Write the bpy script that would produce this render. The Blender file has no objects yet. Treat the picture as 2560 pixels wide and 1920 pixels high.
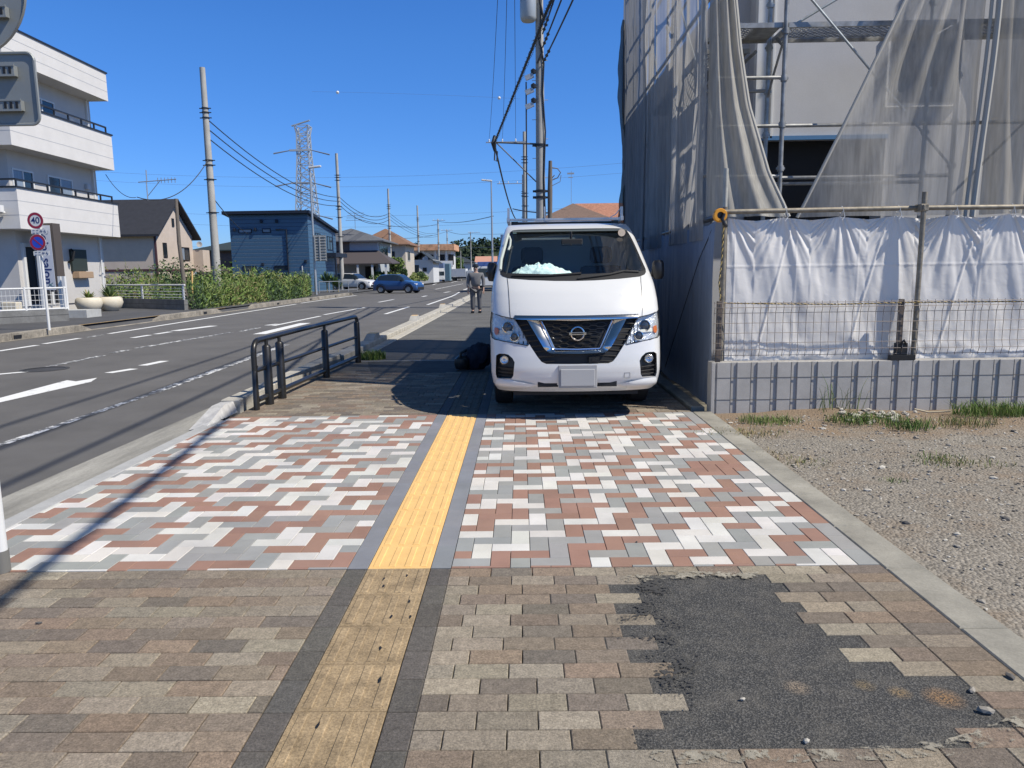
import bpy, bmesh, math, random
from math import radians, sin, cos, pi, sqrt, atan2
from mathutils import Vector, Matrix, noise
from mathutils.geometry import delaunay_2d_cdt
random.seed(7)
sc = bpy.context.scene
# ------------------------------------------------------------------ camera
FPX, CAMH = 1850.0, 1.43
PITCH = math.atan(278/FPX); ROLL = radians(.78); YAW = math.atan(25/FPX*cos(PITCH))
_F = Vector((-sin(YAW)*cos(PITCH), cos(YAW)*cos(PITCH), -sin(PITCH)))
_R = Vector((cos(YAW), sin(YAW), 0)); _U = _R.cross(_F)
RV = cos(ROLL)*_R - sin(ROLL)*_U; UV = sin(ROLL)*_R + cos(ROLL)*_U
CAM = Vector((0, 0, CAMH))
cd = bpy.data.cameras.new('camera'); cam = bpy.data.objects.new('camera', cd); sc.collection.objects.link(cam)
cam.matrix_world = Matrix(((RV.x, UV.x, -_F.x, 0), (RV.y, UV.y, -_F.y, 0), (RV.z, UV.z, -_F.z, CAMH), (0, 0, 0, 1)))
cd.sensor_width = 36; cd.lens = 36*FPX/2560; cd.clip_end = 6000; cd.clip_start = .05
sc.camera = cam
sc.render.resolution_x = 1024; sc.render.resolution_y = 768
# ------------------------------------------------------------------ world and sun
TOSUN = Vector((.77, -.30, 1.0)).normalized()
w = bpy.data.worlds.new('World'); sc.world = w; w.use_nodes = True
nt = w.node_tree; bg = nt.nodes['Background']
sky = nt.nodes.new('ShaderNodeTexSky'); sky.sky_type = 'NISHITA'; sky.sun_disc = False
sky.sun_elevation = math.asin(TOSUN.z); sky.sun_rotation = atan2(TOSUN.x, TOSUN.y)
sky.altitude = 300; sky.air_density = 1.0; sky.dust_density = .25; sky.ozone_density = 3.5
hs_ = nt.nodes.new('ShaderNodeHueSaturation'); hs_.inputs['Saturation'].default_value = 1.18; nt.links.new(sky.outputs[0], hs_.inputs['Color'])
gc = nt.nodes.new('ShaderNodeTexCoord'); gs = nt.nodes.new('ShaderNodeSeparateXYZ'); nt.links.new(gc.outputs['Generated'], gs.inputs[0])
gr_ = nt.nodes.new('ShaderNodeValToRGB'); nt.links.new(gs.outputs[2], gr_.inputs[0]); e = gr_.color_ramp.elements   # sky tint: tames the yellow horizon band, dims the unseen zenith to deepen shadows
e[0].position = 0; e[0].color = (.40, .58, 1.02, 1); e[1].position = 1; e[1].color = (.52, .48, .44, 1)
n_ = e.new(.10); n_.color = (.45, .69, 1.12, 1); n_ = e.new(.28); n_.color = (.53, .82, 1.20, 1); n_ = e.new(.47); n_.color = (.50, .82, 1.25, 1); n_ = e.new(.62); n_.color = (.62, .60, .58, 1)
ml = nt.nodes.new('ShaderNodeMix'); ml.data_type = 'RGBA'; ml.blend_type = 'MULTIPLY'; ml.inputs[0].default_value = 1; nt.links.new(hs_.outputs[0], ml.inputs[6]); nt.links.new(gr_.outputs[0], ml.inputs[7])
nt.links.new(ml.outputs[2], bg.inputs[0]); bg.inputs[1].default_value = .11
sl = bpy.data.lights.new('sun', 'SUN'); sl.energy = 4.7; sl.angle = radians(.5); sl.color = (1, .94, .84)
so = bpy.data.objects.new('sun', sl); sc.collection.objects.link(so)
so.rotation_euler = TOSUN.to_track_quat('Z', 'Y').to_euler()
sc.view_settings.view_transform = 'Standard'; sc.view_settings.look = 'None'
sc.view_settings.exposure = .25; sc.view_settings.gamma = 1
# ------------------------------------------------------------------ helpers
def gp(x, y, z=0.0):                       # ground point seen at a photo position
    d = _F*FPX + RV*(x-1280) + UV*(960-y); t = (z-CAMH)/d.z; return CAM + d*t
def pp(x, y, Y):                           # point at real distance Y
    d = _F*FPX + RV*(x-1280) + UV*(960-y); return CAM + d*(Y/d.y)
def gd(x, y, z=0.0): return gp(x*1.1573, y*1.1573, z)
def pd(x, y, Y): return pp(x*1.1573, y*1.1573, Y)
def tag(o, label=None, cat=None, group=None, kind=None):
    if label: o['label'] = label
    if cat: o['category'] = cat
    if group: o['group'] = group
    if kind: o['kind'] = kind
    return o
def thing(name, label, cat, loc=(0, 0, 0), rz=0, group=None):
    o = bpy.data.objects.new(name, None); sc.collection.objects.link(o)
    o.location = loc; o.rotation_euler = (0, 0, rz); o.empty_display_size = .2
    return tag(o, label, cat, group)
def dup(root, loc, rz, label, group=None):
    r = root.copy(); sc.collection.objects.link(r); r.location = loc; r.rotation_euler = (0, 0, rz)
    r['label'] = label
    if group: r['group'] = group
    for ch in list(root.children):
        c = ch.copy(); sc.collection.objects.link(c); c.parent = r
        for g in list(ch.children):
            d = g.copy(); sc.collection.objects.link(d); d.parent = c
    return r
class MB:
    def __init__(s, origin=(0, 0, 0)): s.v = []; s.f = []; s.m = []; s.c = []; s.o = Vector(origin); s.smooth = False
    def add(s, vs, fs, mi=0, col=None):
        b = len(s.v); s.v += [tuple(Vector(v)-s.o) for v in vs]
        for f in fs: s.f.append(tuple(i+b for i in f)); s.m.append(mi); s.c.append(col)
    def box(s, x0, x1, y0, y1, z0, z1, mi=0, col=None):
        vs = [(x0, y0, z0), (x1, y0, z0), (x1, y1, z0), (x0, y1, z0), (x0, y0, z1), (x1, y0, z1), (x1, y1, z1), (x0, y1, z1)]
        s.add(vs, [(0, 3, 2, 1), (4, 5, 6, 7), (0, 1, 5, 4), (1, 2, 6, 5), (2, 3, 7, 6), (3, 0, 4, 7)], mi, col)
    def obox(s, c, ax, ay, az, hx, hy, hz, mi=0, col=None):     # oriented box
        c = Vector(c); ax = Vector(ax).normalized(); ay = Vector(ay).normalized(); az = Vector(az).normalized()
        vs = [c+ax*hx*i+ay*hy*j+az*hz*k for k in (-1, 1) for i, j in ((-1, -1), (1, -1), (1, 1), (-1, 1))]
        s.add(vs, [(0, 3, 2, 1), (4, 5, 6, 7), (0, 1, 5, 4), (1, 2, 6, 5), (2, 3, 7, 6), (3, 0, 4, 7)], mi, col)
    def brick(s, x0, x1, y0, y1, z0, z1, b, mi=0, col=None):    # top with a chamfer
        vs = [(x0, y0, z0), (x1, y0, z0), (x1, y1, z0), (x0, y1, z0), (x0, y0, z1-b), (x1, y0, z1-b), (x1, y1, z1-b), (x0, y1, z1-b),
              (x0+b, y0+b, z1), (x1-b, y0+b, z1), (x1-b, y1-b, z1), (x0+b, y1-b, z1)]
        s.add(vs, [(0, 1, 5, 4), (1, 2, 6, 5), (2, 3, 7, 6), (3, 0, 4, 7), (4, 5, 9, 8), (5, 6, 10, 9), (6, 7, 11, 10), (7, 4, 8, 11), (8, 9, 10, 11)], mi, col)
    def tube(s, pts, r, n=8, mi=0, cap=True):
        pts = [Vector(p) for p in pts]; rs = r if isinstance(r, (list, tuple)) else [r]*len(pts)
        vs = []; up = None
        for i, p in enumerate(pts):
            t = (pts[min(i+1, len(pts)-1)]-pts[max(i-1, 0)]).normalized()
            if up is None:
                up = t.orthogonal().normalized()
            u = (up - t*up.dot(t)); u = u.normalized() if u.length > 1e-6 else t.orthogonal().normalized(); up = u; v = t.cross(u)
            vs += [p+(u*cos(a*2*pi/n)+v*sin(a*2*pi/n))*rs[i] for a in range(n)]
        fs = []
        for i in range(len(pts)-1):
            for a in range(n):
                b = (a+1) % n; fs.append((i*n+a, i*n+b, (i+1)*n+b, (i+1)*n+a))
        if cap: fs += [tuple(range(n))[::-1], tuple(range((len(pts)-1)*n, len(pts)*n))]
        s.add(vs, fs, mi)
    def lathe(s, c, prof, n=20, mi=0, axis='Z', a0=0, a1=2*pi):
        c = Vector(c); vs = []; full = abs(a1-a0-2*pi) < 1e-6; m = n if full else n+1
        for r, h in prof:
            for k in range(m):
                a = a0+(a1-a0)*k/n
                d = {'Z': (r*cos(a), r*sin(a), h), 'Y': (r*cos(a), h, r*sin(a)), 'X': (h, r*cos(a), r*sin(a))}[axis]
                vs.append(c+Vector(d))
        fs = []
        for i in range(len(prof)-1):
            for k in range(n):
                b = (k+1) % m; fs.append((i*m+k, i*m+b, (i+1)*m+b, (i+1)*m+k))
        s.add(vs, fs, mi)
    def grid(s, fn, nu, nv, mi=0, col=None):
        vs = [fn(i/nu, j/nv) for j in range(nv+1) for i in range(nu+1)]
        s.add(vs, [(j*(nu+1)+i, j*(nu+1)+i+1, (j+1)*(nu+1)+i+1, (j+1)*(nu+1)+i) for j in range(nv) for i in range(nu)], mi, col)
    def quad(s, a, b, c, d, mi=0, col=None): s.add([a, b, c, d], [(0, 1, 2, 3)], mi, col)
    def poly(s, pts, z, mi=0): s.add([(p[0], p[1], z) for p in pts], [tuple(range(len(pts)))], mi)
    def prism(s, pts, axis, a, b, mi=0):       # closed outline extruded along an axis
        n = len(pts)
        def P(p, h): return {'X': (h, p[0], p[1]), 'Y': (p[0], h, p[1]), 'Z': (p[0], p[1], h)}[axis]
        s.add([P(p, a) for p in pts]+[P(p, b) for p in pts], [tuple(range(n))[::-1], tuple(range(n, 2*n))]+[(i, (i+1) % n, (i+1) % n+n, i+n) for i in range(n)], mi)
    def build(s, name, mats, parent=None, smooth=None, bevel=0):
        me = bpy.data.meshes.new(name); me.from_pydata(s.v, [], s.f)
        for m in (mats if isinstance(mats, (list, tuple)) else [mats]): me.materials.append(m)
        me.polygons.foreach_set('material_index', s.m)
        if any(c is not None for c in s.c):
            at = me.color_attributes.new('Col', 'FLOAT_COLOR', 'CORNER'); data = []
            for f, c in zip(s.f, s.c):
                c = c or (.5, .5, .5); data += [c[0], c[1], c[2], 1.0]*len(f)
            at.data.foreach_set('color', data)
        if smooth is None: smooth = s.smooth
        me.polygons.foreach_set('use_smooth', [bool(smooth)]*len(s.f))
        me.update()
        if smooth and smooth != 'all': me.set_sharp_from_angle(angle=radians(40))
        o = bpy.data.objects.new(name, me); sc.collection.objects.link(o)
        if parent: o.parent = parent
        else: o.location = s.o
        if bevel:
            b = o.modifiers.new('bevel', 'BEVEL'); b.width = bevel; b.segments = 2; b.limit_method = 'ANGLE'
        return o
# ------------------------------------------------------------------ materials
def newmat(name):
    m = bpy.data.materials.new(name); m.use_nodes = True; t = m.node_tree
    return m, t, t.nodes['Principled BSDF']
def N(t, kind, **kw):
    n = t.nodes.new('ShaderNode'+kind)
    for k, v in kw.items():
        if k.startswith('i_'):
            key = k[2:]; key = int(key) if key.isdigit() else key.replace('_', ' '); n.inputs[key].default_value = v
        else: setattr(n, k, v)
    return n
def M(name, col, rough=.6, metal=0, var=0, scale=6, bump=0, bscale=60, spec=.4, var2=0, scale2=80, attr=False, coat=0, stretch=None):
    m, t, b = newmat(name); L = t.links.new
    tc = N(t, 'TexCoord'); src = tc.outputs['Object']
    if stretch:
        mp = N(t, 'Mapping'); mp.inputs['Scale'].default_value = stretch; L(src, mp.inputs[0]); src = mp.outputs[0]
    if attr: a = N(t, 'Attribute', attribute_name='Col'); cs = a.outputs['Color']
    else: a = N(t, 'RGB'); a.outputs[0].default_value = (*col, 1); cs = a.outputs[0]
    for vv, s_ in ((var, scale), (var2, scale2)):
        if vv:
            n = N(t, 'TexNoise', i_Scale=s_, i_Detail=5.0, i_Roughness=.65); L(src, n.inputs['Vector'])
            mr = N(t, 'MapRange'); mr.inputs[1].default_value = .3; mr.inputs[2].default_value = .7; mr.inputs[3].default_value = 1-vv; mr.inputs[4].default_value = 1+vv
            L(n.outputs['Fac'], mr.inputs[0])
            x = N(t, 'VectorMath', operation='SCALE'); L(cs, x.inputs[0]); L(mr.outputs[0], x.inputs['Scale']); cs = x.outputs[0]
    L(cs, b.inputs['Base Color'])
    b.inputs['Roughness'].default_value = rough; b.inputs['Metallic'].default_value = metal; b.inputs['Specular IOR Level'].default_value = spec
    b.inputs['Coat Weight'].default_value = coat; b.inputs['Coat Roughness'].default_value = .04
    if bump:
        n = N(t, 'TexNoise', i_Scale=bscale, i_Detail=6.0, i_Roughness=.7); L(src, n.inputs['Vector'])
        bp = N(t, 'Bump', i_Strength=1.0, i_Distance=bump); L(n.outputs['Fac'], bp.inputs['Height']); L(bp.outputs[0], b.inputs['Normal'])
    return m
m_conc = M('concrete', (.36, .35, .32), .9, var=.18, scale=3, bump=.004, var2=.12, scale2=120)
m_concd = M('dark_concrete', (.19, .185, .17), .9, var=.3, scale=2.5, bump=.006, var2=.2, scale2=50)
m_pole = M('pole_concrete', (.38, .37, .34), .85, var=.15, scale=1.5, bump=.002, var2=.08, scale2=30)
m_white = M('white_paint', (.66, .66, .64), .5, var=.05, scale=3)
m_black = M('black_paint', (.018, .017, .016), .35, var=.2, scale=20, spec=.5)
m_dark = M('dark_void', (.012, .013, .015), .6)
m_glass = M('window_glass', (.02, .03, .04), .05, spec=.8)
m_curtain = M('curtained_glass', (.22, .27, .33), .2, var=.15, scale=4, stretch=(6, 6, .4))
m_galv = M('galvanised_steel', (.42, .43, .43), .45, metal=.6, var=.2, scale=14)
m_rust = M('weathered_pipe', (.26, .23, .18), .6, metal=.35, var=.35, scale=14)
m_wire = M('wire_black', (.03, .032, .036), .6)
m_wood = M('weathered_wood', (.14, .12, .10), .85, var=.25, scale=10, stretch=(6, 6, .6))
m_asph = M('asphalt', (.118, .113, .107), .85, var=.16, scale=.8, var2=.35, scale2=260, bump=.004, bscale=220)
m_asph2 = M('asphalt_sidewalk', (.115, .112, .104), .9, var=.18, scale=.9, var2=.35, scale2=200, bump=.004, bscale=200)
m_asph3 = M('asphalt_fresh_patch', (.05, .05, .048), .85, var=.35, scale=7, var2=.55, scale2=130, bump=.010, bscale=110)
m_paver = M('paver_blocks', (1, 1, 1), .85, attr=True, var=.24, scale=28, var2=.42, scale2=120, bump=.004, bscale=170)
m_block = M('smooth_blocks', (1, 1, 1), .75, attr=True, var=.13, scale=2.6, var2=.12, scale2=260, bump=.0012, bscale=200)
m_yellow = M('yellow_tile', (.74, .47, .18), .65, var=.09, scale=9, var2=.08, scale2=180, bump=.001)
m_ytan = M('worn_yellow_tile', (.30, .222, .130), .85, var=.36, scale=9, var2=.40, scale2=110, bump=.003, bscale=120)
m_sand = M('joint_sand', (.14, .125, .10), .95, var=.2, scale=20)
m_earth = M('earth', (.25, .19, .13), .95, var=.35, scale=5, var2=.3, scale2=70, bump=.02, bscale=30)
# ------------------------------------------------------------------ the setting
def xo(Y): return -.04*max(0, Y-50)**1.0 if Y > 50 else 0.0
def strip(mb, xa, xb, z, Y0, Y1, st=10, mi=0, curve=True):
    Y = Y0
    while Y < Y1-1e-6:
        Y2 = min(Y+st, Y1); a = xo(Y) if curve else 0; b = xo(Y2) if curve else 0
        mb.quad((xa+a, Y, z), (xb+a, Y, z), (xb+b, Y2, z), (xa+b, Y2, z), mi); Y = Y2
def kerbrun(mb, xa, xb, z0, z1, Y0, Y1, seg=.6, gap=.008, mi=0, b=.012):
    Y = Y0
    while Y < Y1-.05:
        Y2 = min(Y+seg, Y1); a = xo(Y)
        mb.brick(xa+a, xb+a, Y+gap/2, Y2-gap/2, z0, z1, b, mi); Y = Y2
g = MB(); g.quad((-3000, -500, -.14), (3000, -500, -.14), (3000, 5000, -.14), (-3000, 5000, -.14))
tag(g.build('ground', M('ground_soil', (.17, .155, .12), .95, var=.3, scale=.05, var2=.25, scale2=3)), kind='structure')
r = MB(); strip(r, -12.7, -3.5, -.05, -12, 50, 62); strip(r, -12.7, -3.5, -.05, 50, 480, 430)
tag(r.build('road', m_asph), kind='structure')
# markings: worn thermoplastic paint
def markmat(name, wear):
    m, t, b = newmat(name); L = t.links.new
    tc = N(t, 'TexCoord'); n = N(t, 'TexNoise', i_Scale=9.0, i_Detail=8.0, i_Roughness=.75); L(tc.outputs['Object'], n.inputs['Vector'])
    cr = N(t, 'ValToRGB'); cr.color_ramp.elements[0].position = wear; cr.color_ramp.elements[1].position = wear+.06
    cr.color_ramp.elements[0].color = (.10, .10, .10, 1); cr.color_ramp.elements[1].color = (.74, .74, .72, 1)
    L(n.outputs['Fac'], cr.inputs[0]); L(cr.outputs[0], b.inputs['Base Color']); b.inputs['Roughness'].default_value = .7
    return m
m_mark = markmat('road_paint', .34); m_markw = markmat('worn_road_paint', .50)
mk = MB()
def line(p, q, wd, mi=0):
    a = gp(*p, -.05); b = gp(*q, -.05); a.z = b.z = -.046; t = (b-a).normalized(); s = Vector((-t.y, t.x, 0))*wd/2
    mk.quad(a-s, a+s, b+s, b-s, mi)
D_ = 1.1573
def dl(x0, y0, x1, y1, wd=.13, mi=0): line((x0*D_, y0*D_), (x1*D_, y1*D_), wd, mi)
# near edge line, runs on under the rail
mk.quad((-4.70, 2, -.046), (-4.60, 2, -.046), (-4.72, 9.4, -.046), (-4.82, 9.4, -.046), 1)
mk.quad((-4.84, 9.4, -.0455), (-4.70, 9.4, -.0455), (-5.03, 16, -.0455), (-5.17, 16, -.0455), 1)
strip(mk, -5.2, -5.06, -.046, 28, 34, 6); strip(mk, -4.6, -4.46, -.046, 36, 60, 4)
# turn arrow-like bars and dashes between the lanes
_ar = [gp(*q_, -.05) for q_ in ((-6, 997), (168, 951), (190, 954), (243, 945), (228, 955), (-6, 1008))]; mk.add([(q_.x, q_.y, -.046) for q_ in _ar], [(0, 1, 2, 3, 4, 5)]); dl(234, 806, 290, 797, .17); dl(308, 790, 356, 780, .17)
dl(600, 722, 655, 708, .17); dl(560, 722, 660, 698, .34)
# centre line
dl(-5, 809, 62, 803, .14); dl(106, 792, 223, 768, .14, 1); dl(238, 763, 278, 756, .14, 1); dl(292, 753, 500, 718, .14, 1)
dl(520, 716, 560, 708, .14, 1); dl(590, 704, 692, 683, .14); dl(700, 680, 790, 664, .14)
dl(818, 653, 850, 647, .16); dl(912, 641, 922, 639, .2); dl(960, 632, 972, 630, .25); dl(1002, 626, 1012, 623, .25)
# far lane bars
dl(286, 730, 324, 724, .17); dl(336, 722, 368, 717, .17); dl(377, 715, 462, 704, .30); dl(576, 703, 600, 700, .2)
dl(935, 615, 945, 612, .25); dl(975, 610, 990, 607, .25)
# far edge line
dl(-5, 759, 80, 746, .15); dl(95, 743, 172, 731, .15); dl(190, 729, 225, 723, .15, 1); dl(236, 721, 640, 657, .15); dl(650, 655, 770, 638, .16)
dl(940, 625, 1000, 613, .14)
tag(mk.build('road_markings', [m_mark, m_markw]), kind='structure')
# manhole on the road
mh = MB(); c = gd(97, 798, -.05); mh.lathe((c.x, c.y, -.05), [(.36, 0), (.36, .006), (.30, .006), (.30, .001), (0, .001)], 28)
tag(mh.build('manhole_cover', m_black), 'round dark iron manhole cover in the near lane of the road', 'manhole cover')
# gutter and kerbs on our side
gt = MB(); kerbrun(gt, -3.56, -3.13, -.1, -.042, 1, 62, 2.0, .01, b=.004)
tag(gt.build('gutter', M('gutter_concrete', (.27, .26, .23), .9, var=.35, scale=1.2, var2=.2, scale2=60, stretch=(4, .5, 1))), kind='structure')
kb = MB(); kerbrun(kb, -3.13, -3.0, -.1, .0, 1, 7.3, 2.0, .006, b=.008)
tag(kb.build('lowered_kerb', M('pale_kerb', (.37, .37, .36), .85, var=.15, scale=5, var2=.1, scale2=90)), kind='structure')
k2 = MB()
k2.add([(-3.24, 7.0, -.04), (-3.06, 7.0, 0), (-3.03, 7.72, 0), (-3.24, 7.72, -.04), (-3.21, 7.50, .11), (-3.08, 7.50, .12), (-3.07, 7.72, .12), (-3.21, 7.72, .11)],
       [(0, 1, 5, 4), (1, 2, 6, 5), (2, 3, 7, 6), (3, 0, 4, 7), (4, 5, 6, 7)])
tag(k2.build('kerb_end_block', M('pale_worn_paint', (.46, .45, .43), .8, var=.2, scale=14)), 'pale worn sloping kerb end block at the foot of the guard rail', 'kerb block')
k3 = MB(); kerbrun(k3, -3.22, -3.02, -.1, .13, 7.76, 12.3, .6, .012)
kerbrun(k3, -3.24, -2.98, -.1, .10, 12.3, 62, .6, .012); kerbrun(k3, -2.96, -2.74, -.1, .012, 12.3, 62, 2, .01)
strip(k3, -3.24, -2.98, .10, 50, 300, 50)
tag(k3.build('kerb', M('kerb_concrete', (.42, .395, .34), .9, var=.25, scale=4, var2=.15, scale2=90, bump=.003)), kind='structure')
for i, (Y, hh) in enumerate(((15.4, .22), (21.6, .24), (29.5, .24))):
    b = MB((-3.1, Y, .1)); b.add([(-3.22, Y-.4, .10), (-3.0, Y-.4, .10), (-3.0, Y+.35, .10), (-3.22, Y+.35, .10), (-3.2, Y-.10, hh), (-3.02, Y-.10, hh), (-3.02, Y+.25, hh), (-3.2, Y+.25, hh)],
        [(0, 1, 5, 4), (1, 2, 6, 5), (2, 3, 7, 6), (3, 0, 4, 7)], 0); b.add([(-3.2, Y-.10, hh), (-3.02, Y-.10, hh), (-3.02, Y+.25, hh), (-3.2, Y+.25, hh)], [(0, 1, 2, 3)], 1)
    tag(b.build('kerb_ramp_block', [m_conc, m_yellow]), ['yellow topped concrete kerb block nearest behind the guard rail', 'yellow topped concrete kerb block second behind the guard rail', 'small yellow topped kerb block farthest up the sidewalk'][i], 'kerb block', 'raised blocks on the kerb')
# far kerb, far sidewalk, forecourt
k4 = MB()
for a, b_ in ((-6, 20.9), (26.1, 30.4), (35, 55), (66, 200)): kerbrun(k4, -12.72, -12.5, -.1, .13, a, b_, 1.2 if b_ < 60 else 6, .012)
for a, b_ in ((20.9, 21.4), (26.1, 25.2), (35, 34.3), (30.4, 31), (55, 55.6)):
    lo, hi = min(a, b_), max(a, b_); f = a == lo
    z0, z1 = (.13, -.03) if f else (-.03, .13)
    k4.add([(-12.72, lo, -.1), (-12.5, lo, -.1), (-12.5, hi, -.1), (-12.72, hi, -.1), (-12.72, lo, z0), (-12.5, lo, z0), (-12.5, hi, z1), (-12.72, hi, z1)], [(0, 1, 5, 4), (1, 2, 6, 5), (2, 3, 7, 6), (3, 0, 4, 7), (4, 5, 6, 7)])
for a, b_ in ((21.4, 25.2), (31, 34.3), (55.6, 66)): kerbrun(k4, -12.6, -12.42, -.1, -.035, a, b_, 1.2)
k4.add([(-12.35, Y, -.044) for Y in (-6, 55)]+[(-12.5, Y, -.04) for Y in (55, -6)], [(0, 1, 2, 3)])
for Y in (8.5, 14.2, 18.05, 29.1, 38, 44, 50): k4.box(-12.495, -12.48, Y, Y+.28, -.01, .07, 1)
tag(k4.build('far_kerb', [M('old_kerb_concrete', (.25, .225, .185), .9, var=.4, scale=2.2, var2=.3, scale2=25), m_dark]), kind='structure')
fs = MB(); fs.quad((-12.72, -6, .1), (-12.72, 33, .1), (-40, 33, .1), (-40, -6, .1))
for a, b_ in ((20.9, 26.1), (30.4, 35), (55, 66)): fs.quad((-12.6, a, -.036), (-12.6, b_, -.036), (-12.9, b_, .104), (-12.9, a, .104))
fs.quad((-12.72, 33, .1), (-12.72, 300, .1), (-13.9, 300, .1), (-13.9, 33, .1)); fs.quad((-13.9, 51, .098), (-13.9, 95, .098), (-22, 95, .098), (-22, 51, .098))
tag(fs.build('far_sidewalk', M('forecourt_asphalt', (.075, .075, .077), .88, var=.2, scale=.8, var2=.3, scale2=120)), kind='structure')
yl = MB(); yl.quad((-12.83, -6, .106), (-12.83, 32, .106), (-12.74, 32, .106), (-12.74, -6, .106))
tag(yl.build('yellow_edge_line', M('faded_ochre_paint', (.42, .28, .12), .8, var=.3, scale=4)), kind='structure')
# our sidewalk base
sb = MB(); sb.quad((-3.0, 1, -.03), (1.75, 1, -.03), (1.75, 11, -.03), (-3.0, 11, -.03))
tag(sb.build('sidewalk_bed', m_sand), kind='structure')
sa = MB(); strip(sa, -2.74, 1.76, .0, 12.25, 50, 40); strip(sa, -2.98, 1.76, .0, 50, 400, 350)
sa.quad((-2.2, 10.7, .001), (1.76, 10.7, .001), (1.76, 12.2, .001), (-2.55, 12.2, .001), 1)
sa.quad((-3.0, 11, -.004), (1.76, 11, -.004), (1.76, 12.26, -.004), (-3.0, 12.26, -.004), 0)
sa.box(-2.74, 1.0, 12.2, 12.27, -.01, .006, 2)
for Y in (14.2, 16.4, 17.6, 20.1, 23): sa.box(-2.7, 1.7, Y, Y+.012, -.01, .0015, 3)
tag(sa.build('sidewalk_asphalt', [m_asph2, M('old_asphalt_patch', (.065, .065, .062), .9, var=.3, scale=4, var2=.3, scale2=100), m_conc, m_dark]), kind='structure')
ed = MB(); kerbrun(ed, 1.74, 1.93, -.1, .004, 1.0, 7.45, .6, .008, b=.006); kerbrun(ed, 1.76, 1.9, -.1, .03, 7.6, 60, 2)
tag(ed.build('edging_kerb', M('edging_concrete', (.27, .255, .215), .9, var=.3, scale=3, var2=.12, scale2=120, bump=.002)), kind='structure')
# old pavers: running bond 200 x 100
PCOL = [(0.176, 0.147, 0.116), (0.203, 0.160, 0.119), (0.236, 0.180, 0.131), (0.235, 0.200, 0.154), (0.311, 0.265, 0.202), (0.163, 0.137, 0.110), (0.217, 0.176, 0.132), (0.265, 0.226, 0.171)]
def jit(c, a=.10):
    k = 1+random.uniform(-a, a); return (c[0]*k*(1+random.uniform(-.03, .03)), c[1]*k, c[2]*k*(1+random.uniform(-.03, .03)))
def inpoly(x, y, P):
    r = False; n = len(P)
    for i in range(n):
        x1, y1 = P[i]; x2, y2 = P[(i+1) % n]
        if (y1 > y) != (y2 > y) and x < (x2-x1)*(y-y1)/(y2-y1)+x1: r = not r
    return r
z6 = lambda x, y: gp(1400+.5244*x, 1380+.5244*y)
PATCH = [(p.x, p.y) for p in (z6(*q) for q in ((225, 140), (330, 205), (240, 240), (400, 300), (280, 340), (430, 430), (330, 480), (470, 560), (360, 600), (510, 690), (400, 780), (250, 830), (440, 890), (490, 975), (1500, 955), (1840, 930), (2120, 850), (2190, 745), (2040, 575), (1600, 575), (1520, 512), (1395, 508), (1440, 440), (1330, 440), (1400, 385), (1320, 385), (1340, 325), (1240, 325), (1180, 280), (1150, 235), (1050, 240), (1100, 185), (1080, 145), (975, 145), (940, 112), (540, 112)))]
def oldrow(mb, y0, y1, xa, xb, dir=1, dull=1.0):
    x = xa+random.choice((0, 0, -.1, -.05)) ; k = 0
    x = xa; first = (.2, .1)[int(round(y0*10)) % 2]*random.choice((1, 1, 1, .75)) if random.random() < .85 else .15
    while x < xb-.01:
        L_ = first if k == 0 else .2
        x2 = min(x+L_, xb); 
        if xb-x2 < .04: x2 = xb
        c = random.choices(PCOL, (3, 4, 4, 4, 3, 2, 3, 3))[0]
        cx, cy = (x+x2)/2, (y0+y1)/2
        if not inpoly(cx, cy, PATCH) and not (inpoly(x+.07, cy, PATCH) and cx < .7):
            dz = random.uniform(-.0015, .0015)
            cc = jit(c); mb.brick(x+.0018, x2-.0018, y0+.0018, y1-.0018, -.03, dz, .0028, 0, (cc[0]*dull, cc[1]*dull, cc[2]*dull))
        x = x2; k += 1
pv = MB(); y = 3.455
while y > 1.2:
    oldrow(pv, y-.1, y, -3.0, -.872); oldrow(pv, y-.1, y, -.36, 1.53)
    c = jit(random.choice(PCOL[:4])); pv.brick(1.532, 1.737, y-.098, y-.002, -.03, 0, .003, 0, c); y -= .1
y = 7.46
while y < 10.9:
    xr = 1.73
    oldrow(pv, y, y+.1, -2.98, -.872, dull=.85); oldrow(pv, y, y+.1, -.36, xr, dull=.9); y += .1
for side in ((-.870, -.772), (-.458, -.360)):      # dark slabs beside the old strip
    y = 3.455
    while y > 1.2:
        pv.brick(side[0], side[1], y-.198, y-.002, -.03, -.001, .003, 0, jit((.105, .096, .084))); y -= .2
    y = 7.46
    while y < 10.8: pv.brick(side[0], side[1], y+.002, y+.198, -.03, -.001, .003, 0, jit((.10, .10, .10))); y += .2
tag(pv.build('old_paver_sidewalk', m_paver), kind='structure')
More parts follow.
